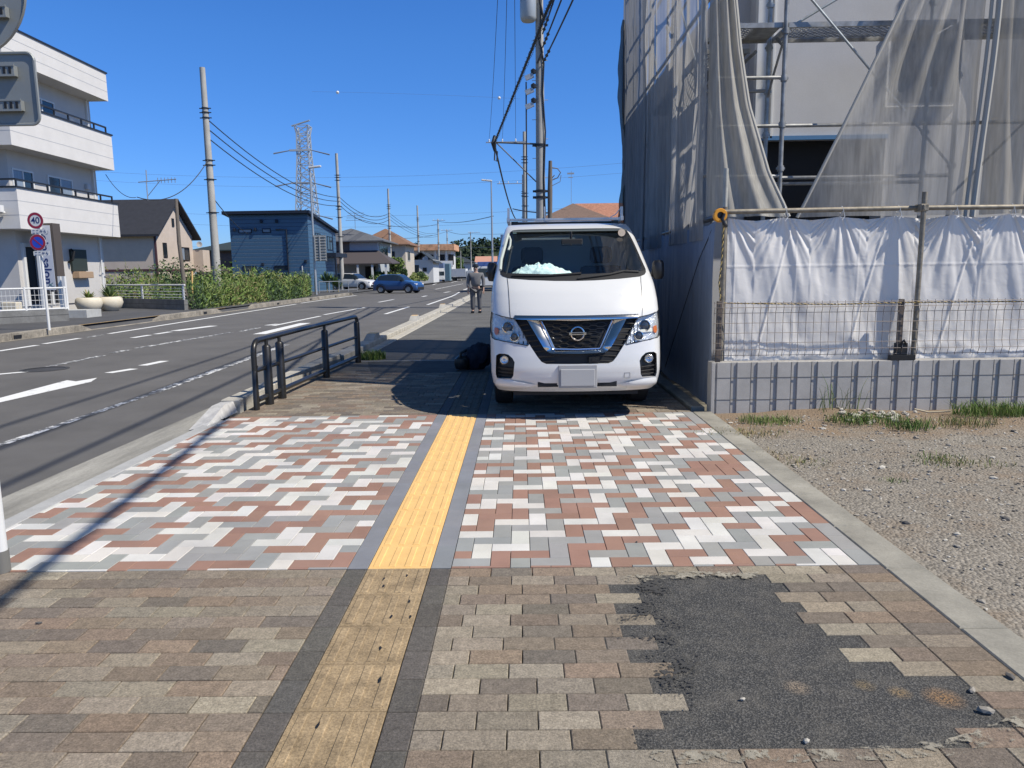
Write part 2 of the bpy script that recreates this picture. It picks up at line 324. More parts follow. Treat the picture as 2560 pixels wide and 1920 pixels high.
# asphalt filling the gap where pavers are missing
m, t, b = newmat('patch_asphalt'); L = t.links.new
tc = N(t, 'TexCoord'); n1 = N(t, 'TexNoise', i_Scale=160.0, i_Detail=4.0); n2 = N(t, 'TexNoise', i_Scale=8.0, i_Detail=8.0, i_Roughness=.7)
L(tc.outputs['Object'], n1.inputs[0]); L(tc.outputs['Object'], n2.inputs[0])
cr = N(t, 'ValToRGB'); e = cr.color_ramp.elements; e[0].position = .46; e[0].color = (.034, .034, .033, 1); e[1].position = .84; e[1].color = (.22, .21, .19, 1)
L(n1.outputs['Fac'], cr.inputs[0])
cr2 = N(t, 'ValToRGB'); e = cr2.color_ramp.elements; e[0].position = .47; e[0].color = (0, 0, 0, 1); e[1].position = .66; e[1].color = (.34, .34, .34, 1); L(n2.outputs['Fac'], cr2.inputs[0])
mx = N(t, 'Mix', data_type='RGBA'); L(cr2.outputs[0], mx.inputs[0]); L(cr.outputs[0], mx.inputs[6]); mx.inputs[7].default_value = (.17, .155, .13, 1)
prev = mx.outputs[2]
for (px, py), rad, colr in (((1830, 690), .075, (.30, .17, .07, 1)), ((1620, 665), .045, (.26, .18, .09, 1)), ((1130, 640), .055, (.27, .21, .15, 1)), ((1450, 630), .045, (.20, .15, .08, 1))):
    q = z6(px, py)
    vm = N(t, 'VectorMath', operation='DISTANCE'); L(tc.outputs['Object'], vm.inputs[0]); vm.inputs[1].default_value = (q.x, q.y, -.004)
    ad = N(t, 'MapRange'); ad.inputs[1].default_value = rad; ad.inputs[2].default_value = rad*.15; L(vm.outputs['Value'], ad.inputs[0])
    mu = N(t, 'Math', operation='MULTIPLY'); L(ad.outputs[0], mu.inputs[0]); mr = N(t, 'MapRange'); mr.inputs[1].default_value = .35; mr.inputs[2].default_value = .6; L(n1.outputs['Fac'], mr.inputs[0]); L(mr.outputs[0], mu.inputs[1])
    m2 = N(t, 'Mix', data_type='RGBA'); L(mu.outputs[0], m2.inputs[0]); L(prev, m2.inputs[6]); m2.inputs[7].default_value = colr; prev = m2.outputs[2]
L(prev, b.inputs['Base Color']); b.inputs['Roughness'].default_value = .85
bp = N(t, 'Bump', i_Strength=1.0, i_Distance=.008); L(n1.outputs['Fac'], bp.inputs['Height']); L(bp.outputs[0], b.inputs['Normal'])
m_patch = m
ap = MB(); ap.quad((.1, 1.4, -.004), (1.74, 1.4, -.004), (1.74, 3.45, -.004), (.1, 3.45, -.004))
tag(ap.build('asphalt_patch', m_patch), kind='structure')
# crumbs of asphalt smeared over the paver ends on the left of the patch
m, t, b = newmat('asphalt_crumbs'); L = t.links.new
tc = N(t, 'TexCoord'); n1 = N(t, 'TexNoise', i_Scale=70.0, i_Detail=5.0, i_Roughness=.75); L(tc.outputs['Object'], n1.inputs[0])
n3 = N(t, 'TexNoise', i_Scale=7.0, i_Detail=2.0); L(tc.outputs['Object'], n3.inputs[0])
sx = N(t, 'SeparateXYZ'); L(tc.outputs['Object'], sx.inputs[0])
mr = N(t, 'MapRange'); mr.inputs[1].default_value = .30; mr.inputs[2].default_value = .78; mr.inputs[3].default_value = -.22; mr.inputs[4].default_value = .16; L(sx.outputs[0], mr.inputs[0])
a1 = N(t, 'Math', operation='ADD'); L(n1.outputs['Fac'], a1.inputs[0]); L(mr.outputs[0], a1.inputs[1])
a2 = N(t, 'Math', operation='MULTIPLY_ADD'); L(n3.outputs['Fac'], a2.inputs[0]); a2.inputs[1].default_value = .7; a2.inputs[2].default_value = -.35
a3 = N(t, 'Math', operation='ADD'); L(a1.outputs[0], a3.inputs[0]); L(a2.outputs[0], a3.inputs[1])
mf_ = N(t, 'MapRange'); mf_.inputs[1].default_value = .58; mf_.inputs[2].default_value = .80; mf_.inputs[3].default_value = 0; mf_.inputs[4].default_value = -.5; L(sx.outputs[0], mf_.inputs[0]); a4 = N(t, 'Math', operation='ADD'); L(a3.outputs[0], a4.inputs[0]); L(mf_.outputs[0], a4.inputs[1])
gr = N(t, 'Math', operation='GREATER_THAN'); gr.inputs[1].default_value = .53; L(a4.outputs[0], gr.inputs[0]); L(gr.outputs[0], b.inputs['Alpha'])
b.inputs['Base Color'].default_value = (.048, .047, .045, 1); b.inputs['Roughness'].default_value = .9
cb = MB(); P0 = [z6(*q) for q in ((225, 140), (540, 125), (720, 300), (640, 620), (640, 960), (450, 960), (250, 880), (250, 800), (380, 700), (320, 560), (230, 420), (250, 250))]
cb.poly([(p.x, p.y) for p in P0], .0035)
ms_ = MB()
for pts in (((280, 118), (540, 90), (950, 100), (940, 132), (700, 128), (520, 130), (380, 150), (300, 142)), ((440, 950), (800, 955), (1500, 935), (1800, 905), (1960, 865), (2100, 810), (2230, 760), (2250, 880), (2050, 930), (1860, 975), (1520, 1000), (900, 1010), (500, 1020), (430, 980))):
    Q = [z6(*q) for q in pts]; Q2 = []
    for i in range(len(Q)):
        a, b2 = Q[i], Q[(i+1) % len(Q)]
        for k in range(8): p = a.lerp(b2, k/8); Q2.append((p.x+random.uniform(-.004, .004), p.y+random.uniform(-.004, .004)))
    ms_.poly(Q2, .0042)
m_mt = M('dried_mortar', (.30, .275, .22), .95, var=.3, scale=12, bump=.004); t9 = m_mt.node_tree; tc9 = N(t9, 'TexCoord'); n9 = N(t9, 'TexNoise', i_Scale=13.0, i_Detail=8.0, i_Roughness=.8); t9.links.new(tc9.outputs['Object'], n9.inputs[0]); g9 = N(t9, 'MapRange'); g9.inputs[1].default_value = .50; g9.inputs[2].default_value = .56; t9.links.new(n9.outputs['Fac'], g9.inputs[0]); t9.links.new(g9.outputs[0], t9.nodes['Principled BSDF'].inputs['Alpha'])
tag(ms_.build('mortar_smear', m_mt), kind='structure')
tag(cb.build('asphalt_crumbs', m), kind='stuff')['label'] = 'black asphalt crumbs spread over the paver ends beside the patch'
# new coloured paving: 90 degree herringbone of 100 x 200 blocks
cw, cg, ct = (.57, .55, .51), (.285, .285, .27), (.29, .172, .128)
nb = MB(); X0, X1, Y0, Y1 = -3.0, 1.735, 3.46, 7.455; u = .1
used = {}
def putblock(x0, x1, y0, y1, col):
    for (a, b_) in ((-3.0, -.872), (-.358, 1.632)):
        xa, xb = max(x0, a), min(x1, b_); ya, yb = max(y0, Y0), min(y1, Y1)
        if xb-xa > .02 and yb-ya > .02:
            nb.brick(xa+.0014, xb-.0014, ya+.0014, yb-.0014, -.03, random.uniform(-.0008, .0008), .0022, 0, jit(col, .08))
last = None
rn = random.Random(23)
for i in range(-50, 50):
    for j in range(-50, 50):
        # herringbone: cells (i,j), vertical pair when (i+j)%4==0, horizontal pair when (i+j)%4==2
        k = (i+j) % 4
        cx, cy = X1-.103+i*u, Y0+.02+j*u
        if not (X0-.3 < cx < X1+.3 and Y0-.3 < cy < Y1+.3): continue
        if k == 0: rc = (cx, cx+2*u, cy, cy+u)
        elif k == 2: rc = (cx, cx+u, cy, cy+2*u)
        else: continue
        # colours run in short chains along the zigzag
        ch = (i-3*j) if k == 0 else (i-2-3*j); ps = 2*j if k == 0 else 2*j+1
        if ch not in used:
            sq = []; run = 0; nc = cw; a_, b2_ = used.get(ch-4), used.get(ch+4)
            while len(sq) < 260:
                p_ = len(sq)
                bad = [c_ for c_ in ((a_[p_+2] if a_ and p_+2 < 260 else None), (b2_[p_-2] if b2_ and p_ > 1 else None)) if c_]
                if run <= 0 or (nc in bad and rn.random() < .75):
                    o_ = nc
                    for _ in range(5):
                        nc = rn.choices((cw, cg, ct), (.40, .32, .28))[0]
                        if nc is not o_ and nc not in bad: break
                    run = rn.choice((1, 2, 2, 3)) if cx < -.6 else rn.choice((1, 1, 2))
                sq.append(nc); run -= 1
            used[ch] = sq
        col = used[ch][ps+130]
        putblock(rc[0], rc[1], rc[2], rc[3], col)
y = Y0
while y < Y1-.02:       # soldier course on the right edge
    y2 = min(y+.2, Y1); nb.brick(1.634, 1.737, y+.001, y2-.001, -.03, 0, .0016, 0, jit(rn.choices((cw, cg, ct), (.4, .34, .26))[0], .05)); y = y2
for side in ((-.870, -.772), (-.458, -.360)):
    y = Y0
    while y < Y1-.05:
        y2 = min(y+.3, Y1); nb.brick(side[0], side[1], y+.001, y2-.001, -.03, -.0005, .0015, 0, jit((.205, .21, .225), .05)); y = y2
tag(nb.build('coloured_paving', m_block), kind='structure')
# tactile strips: 300 mm tiles with four long bars
def tactile(name, y0, y1, mat, chips=0, wear=0):
    tb = MB(); y = y0; x = -.770; rr = random.Random(5)
    while y < y1-.05:
        y2 = min(y+.3, y1); tb.brick(x+.0015, x+.3085, y+.0015, y2-.0015, -.03, -.001, .002)
        for k in range(4):
            c = x+.039+k*.0775; h = .004*(1-wear*rr.random()); wv = .0165
            tb.brick(c-wv, c+wv, y+.018, y2-.018, -.002, h, min(.0035, h*.9))
        if chips:
            for _ in range(rr.choice((2, 3, 4)) if y > 2.85 else rr.choice((0, 1, 1))):
                c = x+.04+rr.randrange(4)*.0775+rr.uniform(-.02, .02); yy = y+rr.uniform(.05, .22); n = 9
                P = [(c+rr.uniform(.4, 1)*.007*cos(2*pi*q/n), yy+rr.uniform(.5, 1.3)*.018*sin(2*pi*q/n)) for q in range(n)]
                tb.poly(P, .0052, 1)
        y = y2
    return tag(tb.build(name, [mat, m_dark]), kind='structure')
tactile('tactile_strip_new', 3.46, 7.455, m_yellow)
tactile('tactile_strip_old', 1.36, 3.46, m_ytan, 1, .15)
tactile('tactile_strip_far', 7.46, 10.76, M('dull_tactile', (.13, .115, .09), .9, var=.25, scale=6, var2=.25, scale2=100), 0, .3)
# gravel lot
m, t, b = newmat('gravel_ground'); L = t.links.new
tc = N(t, 'TexCoord'); v1 = N(t, 'TexVoronoi', i_Scale=55.0); v2 = N(t, 'TexVoronoi', i_Scale=130.0); n1 = N(t, 'TexNoise', i_Scale=1.9, i_Detail=9.0, i_Roughness=.7)
for q in (v1, v2): L(tc.outputs['Object'], q.inputs['Vector'])
L(tc.outputs['Object'], n1.inputs['Vector'])
cr = N(t, 'ValToRGB'); e = cr.color_ramp.elements; e[0].color = (.10, .085, .067, 1); e[1].color = (.37, .33, .27, 1); e[0].position = .1; e[1].position = .95; L(v1.outputs['Color'], cr.inputs[0])
cr2 = N(t, 'ValToRGB'); e = cr2.color_ramp.elements; e[0].color = (.09, .08, .066, 1); e[1].color = (.34, .31, .26, 1); L(v2.outputs['Color'], cr2.inputs[0])
mx = N(t, 'Mix', data_type='RGBA'); mx.inputs[0].default_value = .5; L(cr.outputs[0], mx.inputs[6]); L(cr2.outputs[0], mx.inputs[7])
sx = N(t, 'SeparateXYZ'); L(tc.outputs['Object'], sx.inputs[0])
mr = N(t, 'MapRange'); mr.inputs[1].default_value = 6.15; mr.inputs[2].default_value = 6.9; L(sx.outputs[1], mr.inputs[0])
ad = N(t, 'Math', operation='MULTIPLY_ADD'); L(n1.outputs['Fac'], ad.inputs[0]); ad.inputs[1].default_value = 3.2; ad.inputs[2].default_value = -1.55
ad2 = N(t, 'Math', operation='ADD', use_clamp=True); L(ad.outputs[0], ad2.inputs[0]); L(mr.outputs[0], ad2.inputs[1])
m2 = N(t, 'Mix', data_type='RGBA'); L(ad2.outputs[0], m2.inputs[0]); L(mx.outputs[2], m2.inputs[6]); m2.inputs[7].default_value = (.22, .16, .105, 1)
L(m2.outputs[2], b.inputs['Base Color']); b.inputs['Roughness'].default_value = .92
bp = N(t, 'Bump', i_Strength=.9, i_Distance=.012, invert=True); L(v1.outputs['Distance'], bp.inputs['Height']); L(bp.outputs[0], b.inputs['Normal'])
def gz(x, y):
    h = noise.noise(Vector((x*1.1, y*1.1, 3)))*.022+noise.noise(Vector((x*4, y*4, 1)))*.008
    e_ = min(1, max(0, (x-1.93)/.5)); k = max(0, 1-abs(y-7.15)/.75)
    return -.02+e_*h*1.5+k*.035*e_+max(0, x-3)*.004
gv = MB(); gv.grid(lambda a, b_: (1.925+a*9, .8+b_*6.65, gz(1.925+a*9, .8+b_*6.65)), 110, 90); gv.smooth = 'all'
tag(gv.build('gravel_ground', m), kind='structure')
# loose stones
st = MB(); ico = bmesh.new(); bmesh.ops.create_icosphere(ico, subdivisions=1, radius=1); IV = [v.co.copy() for v in ico.verts]; IF = [tuple(v.index for v in f.verts) for f in ico.faces]; ico.free()
rs = random.Random(3)
def stone(mb, x, y, z, r, mi=0, flat=.6):
    q = Matrix.Rotation(rs.uniform(0, 6.3), 3, 'Z') @ Matrix.Diagonal((r*rs.uniform(.8, 1.4), r*rs.uniform(.6, 1), r*flat*rs.uniform(.6, 1.1)))
    mb.add([Vector((x, y, z))+(q @ (v*rs.uniform(.8, 1.15))) for v in IV], IF, mi)
for _ in range(11000):
    y = .9+6.3*rs.random()**.8; x = 1.97+7.5*rs.random()
    if x > 1.2+.9*y+.6: continue
    r_ = rs.choice((.004, .005, .006, .008, .010, .012)) if rs.random() < .97 else rs.uniform(.013, .026)
    stone(st, x, y, gz(x, y)+r_*.25, r_, rs.choice((0, 0, 1, 2)))
gm = [M('stone_grey', (.30, .275, .235), .9, var=.2, scale=20), M('stone_light', (.46, .43, .37), .9, var=.2, scale=20), M('stone_dark', (.10, .095, .09), .9, var=.2, scale=20)]
tag(st.build('gravel_stones', gm), kind='stuff')['label'] = 'loose grey gravel stones over the vacant lot'
for i, ((px, py), r_, lab) in enumerate((((2205, 1162), .028, 'pale chipped stone alone in the middle of the gravel lot'), ((2515, 1292), .024, 'dark brown stone on the gravel at the right edge of the photo'), ((2465, 1782), .024, 'grey pebble at the right end of the asphalt patch'), ((2430, 1728), .014, 'small grey pebble on the asphalt patch beside the rust stain'), ((1857, 1750), .010, 'tiny white pebble in the middle of the asphalt patch'), ((2016, 1855), .012, 'small pale pebble near the front edge of the asphalt patch'), ((2525, 1695), .018, 'brown dried crumb on the edge pavers at the far right'), ((98, 1560), .013, 'small dark crumb lying alone on the old pavers at left'), ((1592, 1356), .008, 'tiny black crumb on a white block right of the yellow strip'))):
    c = gp(px, py, .0); b = MB((c.x, c.y, 0)); zz = gz(c.x, c.y) if c.x > 1.95 else .001
    stone(b, c.x, c.y, zz+r_*.35, r_, (1, 2, 0, 0, 1, 1, 2, 2, 2)[i]); tag(b.build('stone', gm), lab, 'stone', 'single stones lying about')
# ------------------------------------------------------------------ building site on the right
# retaining wall with ribbed face
wl = thing('retaining_wall', 'low grey ribbed concrete wall under the white tarpaulin beside the gravel lot', 'wall', (1.92, 7.42, 0))
wb = MB((1.92, 7.42, 0)); wb.box(1.92, 9.5, 7.455, 7.60, -.2, .505)
m_rib = M('ribbed_concrete', (.43, .41, .375), .85, var=.12, scale=4, var2=.08, scale2=90); m_ribd = M('rib_groove', (.30, .305, .31), .9, var=.12, scale=5)
x = 1.92; k = 0
wb.box(1.92, 1.955, 7.438, 7.46, -.2, .505)
while x < 9.3:
    wb.box(x+.055, x+.195, 7.441, 7.457, -.2, .505, 0); x += .2025; k += 1
wo = wb.build('wall', m_rib, wl, bevel=.004)
jb = MB((1.92, 7.42, 0)); x = 1.92
while x < 9.3: jb.box(x+.1945, x+.1985, 7.4395, 7.445, -.2, .504); x += .2025
for z in (.345, .12): jb.box(1.956, 9.3, 7.4385, 7.445, z, z+.006)
jb.build('joint', M('joint_dark_grey', (.13, .125, .12), .9), wl)
# white tarpaulin on the fence
m, t, b = newmat('white_tarpaulin'); L = t.links.new
b.inputs['Base Color'].default_value = (.90, .865, .81, 1); b.inputs['Roughness'].default_value = .38; b.inputs['Specular IOR Level'].default_value = .45
tc = N(t, 'TexCoord'); n1 = N(t, 'TexNoise', i_Scale=11.0, i_Detail=4.0, i_Roughness=.5, i_Distortion=1.0); L(tc.outputs['Object'], n1.inputs[0])
bp = N(t, 'Bump', i_Strength=1.0, i_Distance=.003); L(n1.outputs['Fac'], bp.inputs['Height']); L(bp.outputs[0], b.inputs['Normal'])
tr = N(t, 'BsdfTranslucent'); tr.inputs[0].default_value = (.8, .82, .84, 1); ms = N(t, 'MixShader'); ms.inputs[0].default_value = .22
L(b.outputs[0], ms.inputs[1]); L(tr.outputs[0], ms.inputs[2]); L(ms.outputs[0], t.nodes['Material Output'].inputs[0]); m_tarp = m
def crease(v, c, w_): return max(0, 1-abs(v-c)/w_)
TIES = [2.08+.56*k for k in range(7)]
def tarp(x0, x1, seed, y0=7.60):
    def fn(a, b_):
        x = x0+(x1-x0)*a
        d = (x-2.08) % .56; d = min(d, .56-d)/.28
        zt = 1.945-.035*d**.7; z = .50+(zt-.50)*b_
        hang = (z-.5)/1.45
        y = y0
        tie = 2.08+.56*round((x-2.08)/.56); ang = (x-tie)/max(.12, 2.05-z)
        y += .034*hang**1.5*noise.noise(Vector((ang*7+tie*3, z*.6, seed)))
        y += .016*noise.noise(Vector((x*5.5+z*1.2, z*.7, seed+4)))*(.3+hang) + .004*noise.noise(Vector((x*18+z*3, z*2.2, seed+8)))
        y -= .005*crease(z, 1.46, .012)+.005*crease((x*1.0) % .62, .3, .010)+.012*crease((x-z*.25) % .93, .4, .02)
        y += .004*noise.noise(Vector((x*9, z*9, seed+2)))*(1-hang)+.018*noise.noise(Vector(((x+z*.9)*2.2, z*.4, seed+12)))
        if z < .8: y += .02*noise.noise(Vector((x*6, z*10, seed+5)))*(.8-z)/.3
        return (x, y, z)
    return fn
tp = MB((2.08, 7.6, .5)); tp.grid(tarp(2.085, 3.955, 1.0), 200, 120); tp.smooth = 'all'
tag(tp.build('tarpaulin', m_tarp), 'white plastic tarpaulin between the corner post and the middle pipe post', 'tarpaulin', group='white sheets tied on the site fence')
tp = MB((3.95, 7.6, .5)); tp.grid(tarp(3.93, 6.6, 9.0, 7.615), 260, 120); tp.smooth = 'all'
tag(tp.build('tarpaulin', m_tarp), 'white plastic tarpaulin right of the middle pipe post', 'tarpaulin', group='white sheets tied on the site fence')
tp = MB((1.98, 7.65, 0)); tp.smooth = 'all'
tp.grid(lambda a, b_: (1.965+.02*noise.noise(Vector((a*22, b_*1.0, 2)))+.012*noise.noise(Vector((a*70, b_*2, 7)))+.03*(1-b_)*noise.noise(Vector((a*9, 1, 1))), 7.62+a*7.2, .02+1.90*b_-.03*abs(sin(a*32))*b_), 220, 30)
tag(tp.build('tarpaulin', M('side_sheet_shade_tint', (.17, .21, .28), .6, var=.12, scale=2)), 'shaded bluish sheet along the sidewalk side behind the van', 'tarpaulin', group='white sheets tied on the site fence')  # whitish sheet; its blue shade is put into the base colour
# pipe frame of the fence
ff = thing('pipe_fence', 'weathered scaffold pipe frame carrying the white tarpaulins', 'fence', (2.05, 7.55, 0))
def tube_part(name, pts, r, mat, par, n=10):
    o = MB(par.location if par else (0, 0, 0)); o.tube(pts, r, n); o.smooth = 'all'
    q = o.build(name, mat, par, smooth=True); return q
tube_part('rail', [(1.98, 7.56, 2.0), (4, 7.56, 2.012), (6.8, 7.56, 2.0)], .0245, m_rust, ff)
tube_part('rail', [(2.0, 7.6, 1.965), (1.99, 10, 1.94), (1.985, 14.5, 1.93)], .03, m_black, ff)
tube_part('post', [(3.965, 7.50, .5), (3.975, 7.50, 2.16)], .0245, m_rust, ff)
tube_part('post', [(2.04, 7.585, .02), (2.05, 7.585, 2.05)], .027, m_rust, ff)
tube_part('post', [(2.075, 7.72, .4), (2.085, 7.72, 2.44)], .0245, M('pale_pipe', (.42, .41, .36), .6, metal=.2, var=.2, scale=10), ff)
c = MB(ff.location); c.box(3.93, 4.01, 7.47, 7.60, 1.975, 2.045); c.box(3.945, 3.965, 7.45, 7.48, 1.985, 2.035); c.build('clamp', m_rust, ff, bevel=.008)
for k, xx in enumerate(TIES[1:]+[5.45, 6.1]):
    c = MB(ff.location); c.tube([(xx, 7.575+.03*cos(a), 1.995+.045*sin(a)) for a in [q*.6 for q in range(11)]], .004, 5); c.tube([(xx, 7.54, 2.02), (xx+.02, 7.535, 1.94), (xx-.01, 7.53, 1.90)], .004, 5)
    c.build('tie', m_white, ff)
c = MB((3.7, 7.47, .5)); c.box(3.72, 3.96, 7.44, 7.52, .507, .56); c.box(3.77, 3.88, 7.45, 7.51, .56, .68); c.tube([(3.8, 7.46, .66), (3.83, 7.43, .71), (3.87, 7.46, .66)], .012)
tag(c.build('base_jack', m_black, bevel=.008), 'black clamp base on top of the wall at the middle fence post', 'clamp')
# yellow tape reel hanging on the corner
c = MB((1.99, 7.54, 1.96)); c.lathe((1.985, 7.50, 1.965), [(.035, 0), (.062, .0), (.068, .012), (.068, .05), (.062, .06), (.035, .06), (.035, 0)], 24, 0, 'Y'); c.lathe((1.985, 7.50, 1.965), [(.0, .03), (.035, .03)], 20, 1, 'Y')
c.tube([(2.03, 7.52, 1.99), (2.0, 7.5, 1.93), (2.02, 7.5, 1.88), (2.05, 7.53, 1.86)], .018, 8, 1); c.smooth = True
tag(c.build('tape_reel', [M('orange_plastic', (.75, .33, .03), .4), m_black]), 'orange reel hanging on the top corner of the white tarpaulin', 'reel')
# rope: twisted yellow and black
rp = MB((2.05, 7.5, 1.1)); 
def rope(mb, pts, r):
    P = [Vector(p) for p in pts]; out = [[], []]
    n = len(P)
    L_ = [0]
    for i in range(1, n): L_.append(L_[-1]+(P[i]-P[i-1]).length)
    tot = L_[-1]; st = int(tot/.008); 
    for q in range(st+1):
        s = tot*q/st; i = max(j for j in range(n) if L_[j] <= s+1e-9); i = min(i, n-2); k = (s-L_[i])/(L_[i+1]-L_[i]); p = P[i].lerp(P[i+1], k); tt = (P[i+1]-P[i]).normalized(); uu = tt.orthogonal().normalized(); vv = tt.cross(uu)
        a = s*95
        for h in (0, 1): out[h].append(p+(uu*cos(a+h*pi)+vv*sin(a+h*pi))*r*.55)
    for h in (0, 1): mb.tube(out[h], r*.6, 5, h)
rope(rp, [(2.04, 7.49, 1.10), (2.6, 7.475, 1.085), (3.2, 7.47, 1.075), (3.9, 7.465, 1.085), (5, 7.46, 1.08), (5.6, 7.46, 1.075)], .007)
rope(rp, [(2.02, 7.545, 1.12), (2.0, 7.55, 1.3), (2.02, 7.545, 1.55), (2.03, 7.55, 1.86)], .007)
tag(rp.build('rope', [M('rope_yellow', (.55, .40, .14), .8), m_black], smooth=True), 'black and yellow twisted rope along the top of the wire mesh fence', 'rope')
# rope guy on the shaded side
c = MB((1.93, 8, 0)); c.tube([(1.93, 9.9, .15), (1.95, 8.2, 1.55), (1.97, 7.66, 1.9)], .005, 5)
tag(c.build('guy_rope', m_wire), 'thin dark rope slanting down across the shaded sheet beside the van', 'rope')
# welded mesh fence on the wall
mf = thing('mesh_fence', 'low brown welded wire mesh fence standing on the ribbed wall', 'fence', (1.95, 7.47, .5)); m_mesh = M('mesh_wire', (.20, .17, .15), .5, metal=.4)
for x0, x1 in ((1.935, 3.80), (3.82, 5.8)):
    c = MB(mf.location); x = x0
    zs = [.575, .635, .70, .80, .90, 1.0, 1.055, 1.10]
    yk = lambda z: 7.455 if not (z in (.635, 1.055)) else 7.435
    while x < x1:
        c.tube([(x, yk(z), z) for z in [.56]+zs+[1.115]], .0028, 5); x += .0765
    for z in zs: c.tube([(x0, yk(z)-.004, z), (x1, yk(z)-.004, z)], .0028, 5)
    c.build('mesh_panel', m_mesh, mf)
for xx in (1.99, 3.805, 5.65):
    c = MB(mf.location); c.box(xx-.024, xx+.024, 7.465, 7.50, .505, 1.12); c.build('post', M('brown_post', (.13, .105, .085), .5, var=.2) if xx == 1.99 else bpy.data.materials['brown_post'], mf, bevel=.004)
# scaffold
sf = thing('scaffold', 'grey steel pipe scaffold with perforated deck around the unfinished house', 'scaffold', (2.15, 8.4, 0))
m_stp = M('scaffold_steel', (.30, .30, .29), .5, metal=.55, var=.35, scale=9)
m_stb = M('scaffold_steel_pale', (.34, .37, .38), .5, metal=.4, var=.3, scale=12)
posts = [(2.86, 8.4), (2.88, 9.0), (2.13, 8.4), (2.13, 9.0), (4.72, 8.4), (4.72, 9.0), (6.5, 8.4), (6.5, 9), (2.13, 10.8), (2.13, 12.6), (2.13, 14.3), (2.73, 10.8), (2.73, 12.6), (2.73, 14.3)]
for i, (px, py) in enumerate(posts):
    c = MB(sf.location); h = 7.0 if py < 10 else 6.6
    c.tube([(px, py, 0), (px, py, h)], .0245, 10)
    for z in (2.1, 2.52, 2.98, 3.46, 3.94, 4.4, 4.9, 5.8):
        c.lathe((px, py, z), [(.026, -.03), (.036, -.03), (.038, 0), (.036, .03), (.026, .03)], 10)
        c.box(px-.045, px+.045, py-.012, py+.012, z-.012, z+.012)
    c.smooth = True; c.build('standard', m_stb if py in (9.0,) else m_stp, sf)
def ledger(p, q, r=.02): c = MB(sf.location); c.tube([p, q], r, 8); c.smooth = True; c.build('ledger', m_stp, sf)
for z in (2.44, 2.97, 3.47): ledger((2.13, 8.4, z), (2.86, 8.4, z))
for z in (2.97, 2.42): ledger((2.86, 8.4, z), (4.72, 8.4, z))
ledger((2.86, 8.99, 2.42), (4.72, 8.99, 2.42)); ledger((4.72, 8.4, 2.97), (6.5, 8.4, 2.97)); ledger((2.13, 9.0, 3.47), (2.88, 9.0, 3.47))
for z in (2.5, 3.5, 4.4, 5.4, 6.4): ledger((2.13, 8.4, z), (2.13, 14.3, z))
for z in (3.9, 5.7): ledger((2.73, 9.0, z), (2.73, 14.3, z))
for a, b_ in ((((2.9, 8.44, 3.98)), (4.7, 8.44, 5.0)), ((4.70, 8.37, 2.51), (2.9, 8.37, 4.47)), ((2.13, 8.46, 3.0), (2.13, 10.7, 5.2)), ((2.13, 10.8, 3), (2.13, 12.6, 5.2)), ((4.75, 8.45, 2.2), (6.4, 8.45, 3.9))):
    c = MB(sf.location); c.tube([a, b_], .0135, 8); c.smooth = True; c.build('brace', m_stb, sf)
def deck(x0, x1, y0, y1, z):
    c = MB(sf.location); m_ = .0
    c.box(x0, x1, y0, y0+.03, z-.045, z+.006); c.box(x0, x1, y1-.03, y1, z-.045, z+.006); c.box(x0, x0+.05, y0+.03, y1-.03, z-.04, z+.005); c.box(x1-.28, x1, y0+.03, y1-.03, z-.02, z+.005)
    c.build('deck_frame', m_stp, sf)
    c = MB(sf.location); w_ = .075; x = x0+.05
    while x < x1-.28:
        yy = y0+.03; 
        for dx in (w_, -w_):
            n = 0; X = x; Y = yy
            pts = []
            while Y < y1-.03: pts.append((X+(dx/2 if n % 2 else -dx/2), Y, z-.004)); Y += .06; n += 1
            c.tube(pts, .0065, 4)
        x += w_
    c.build('deck_mesh', m_stp, sf)
deck(2.16, 2.84, 8.42, 8.98, 4.03); deck(2.9, 4.68, 8.42, 8.98, 4.03); deck(4.75, 6.45, 8.42, 8.98, 4.03); deck(2.16, 2.7, 9.1, 10.75, 3.96); deck(2.16, 2.7, 10.85, 12.55, 3.96)
c = MB(sf.location); c.tube([(2.86, 8.42, 3.90), (2.87, 8.75, 3.62), (2.88, 8.98, 3.4)], .014, 8); c.tube([(2.86, 8.4, 3.78), (2.87, 8.7, 3.95)], .02, 8); c.smooth = True; c.build('bracket', m_stp, sf)
# house behind the scaffold
hs = thing('house', 'unfinished grey rendered house with white corner trim behind the scaffold', 'house', (2.6, 9.7, 0))
m_render = M('grey_render', (.52, .52, .53), .9, var=.06, scale=1.5, var2=.05, scale2=60)
h = MB(hs.location)
h.box(2.98, 9.5, 9.70, 16, 3.07, 5.2); h.box(4.6, 9.5, 9.70, 16, 0, 3.07); h.box(2.98, 4.6, 10.9, 16, 0, 3.07); h.box(2.55, 2.98, 10.1, 18.3, 0, 4.88); h.build('wall', m_render, hs)
h = MB(hs.location); h.box(2.99, 4.59, 10.0, 10.05, 0, 3.06); h.build('opening', m_dark, hs)
h = MB(hs.location); h.box(2.94, 3.10, 9.64, 9.74, 3.05, 5.19); h.box(3.14, 3.17, 9.66, 9.70, 3.05, 5.19); h.build('corner_trim', m_white, hs, bevel=.004)
h = MB(hs.location); h.box(2.98, 4.62, 9.66, 9.70, 3.03, 3.08); h.build('flashing', M('blue_flashing', (.08, .2, .38), .5), hs)
h = MB(hs.location); h.box(2.95, 9.6, 9.6, 16.1, 5.2, 5.28); h.build('roof', m_concd, hs)
f = MB(hs.location); f.box(4.55, 5.45, 9.65, 9.70, 3.4, 4.3); fo = f.build('window', m_white, hs); f = MB(hs.location); f.box(4.6, 5.4, 9.64, 9.652, 3.45, 4.25); q = f.build('pane', m_glass, None); q.parent = fo; q.location = (0, 0, 0)
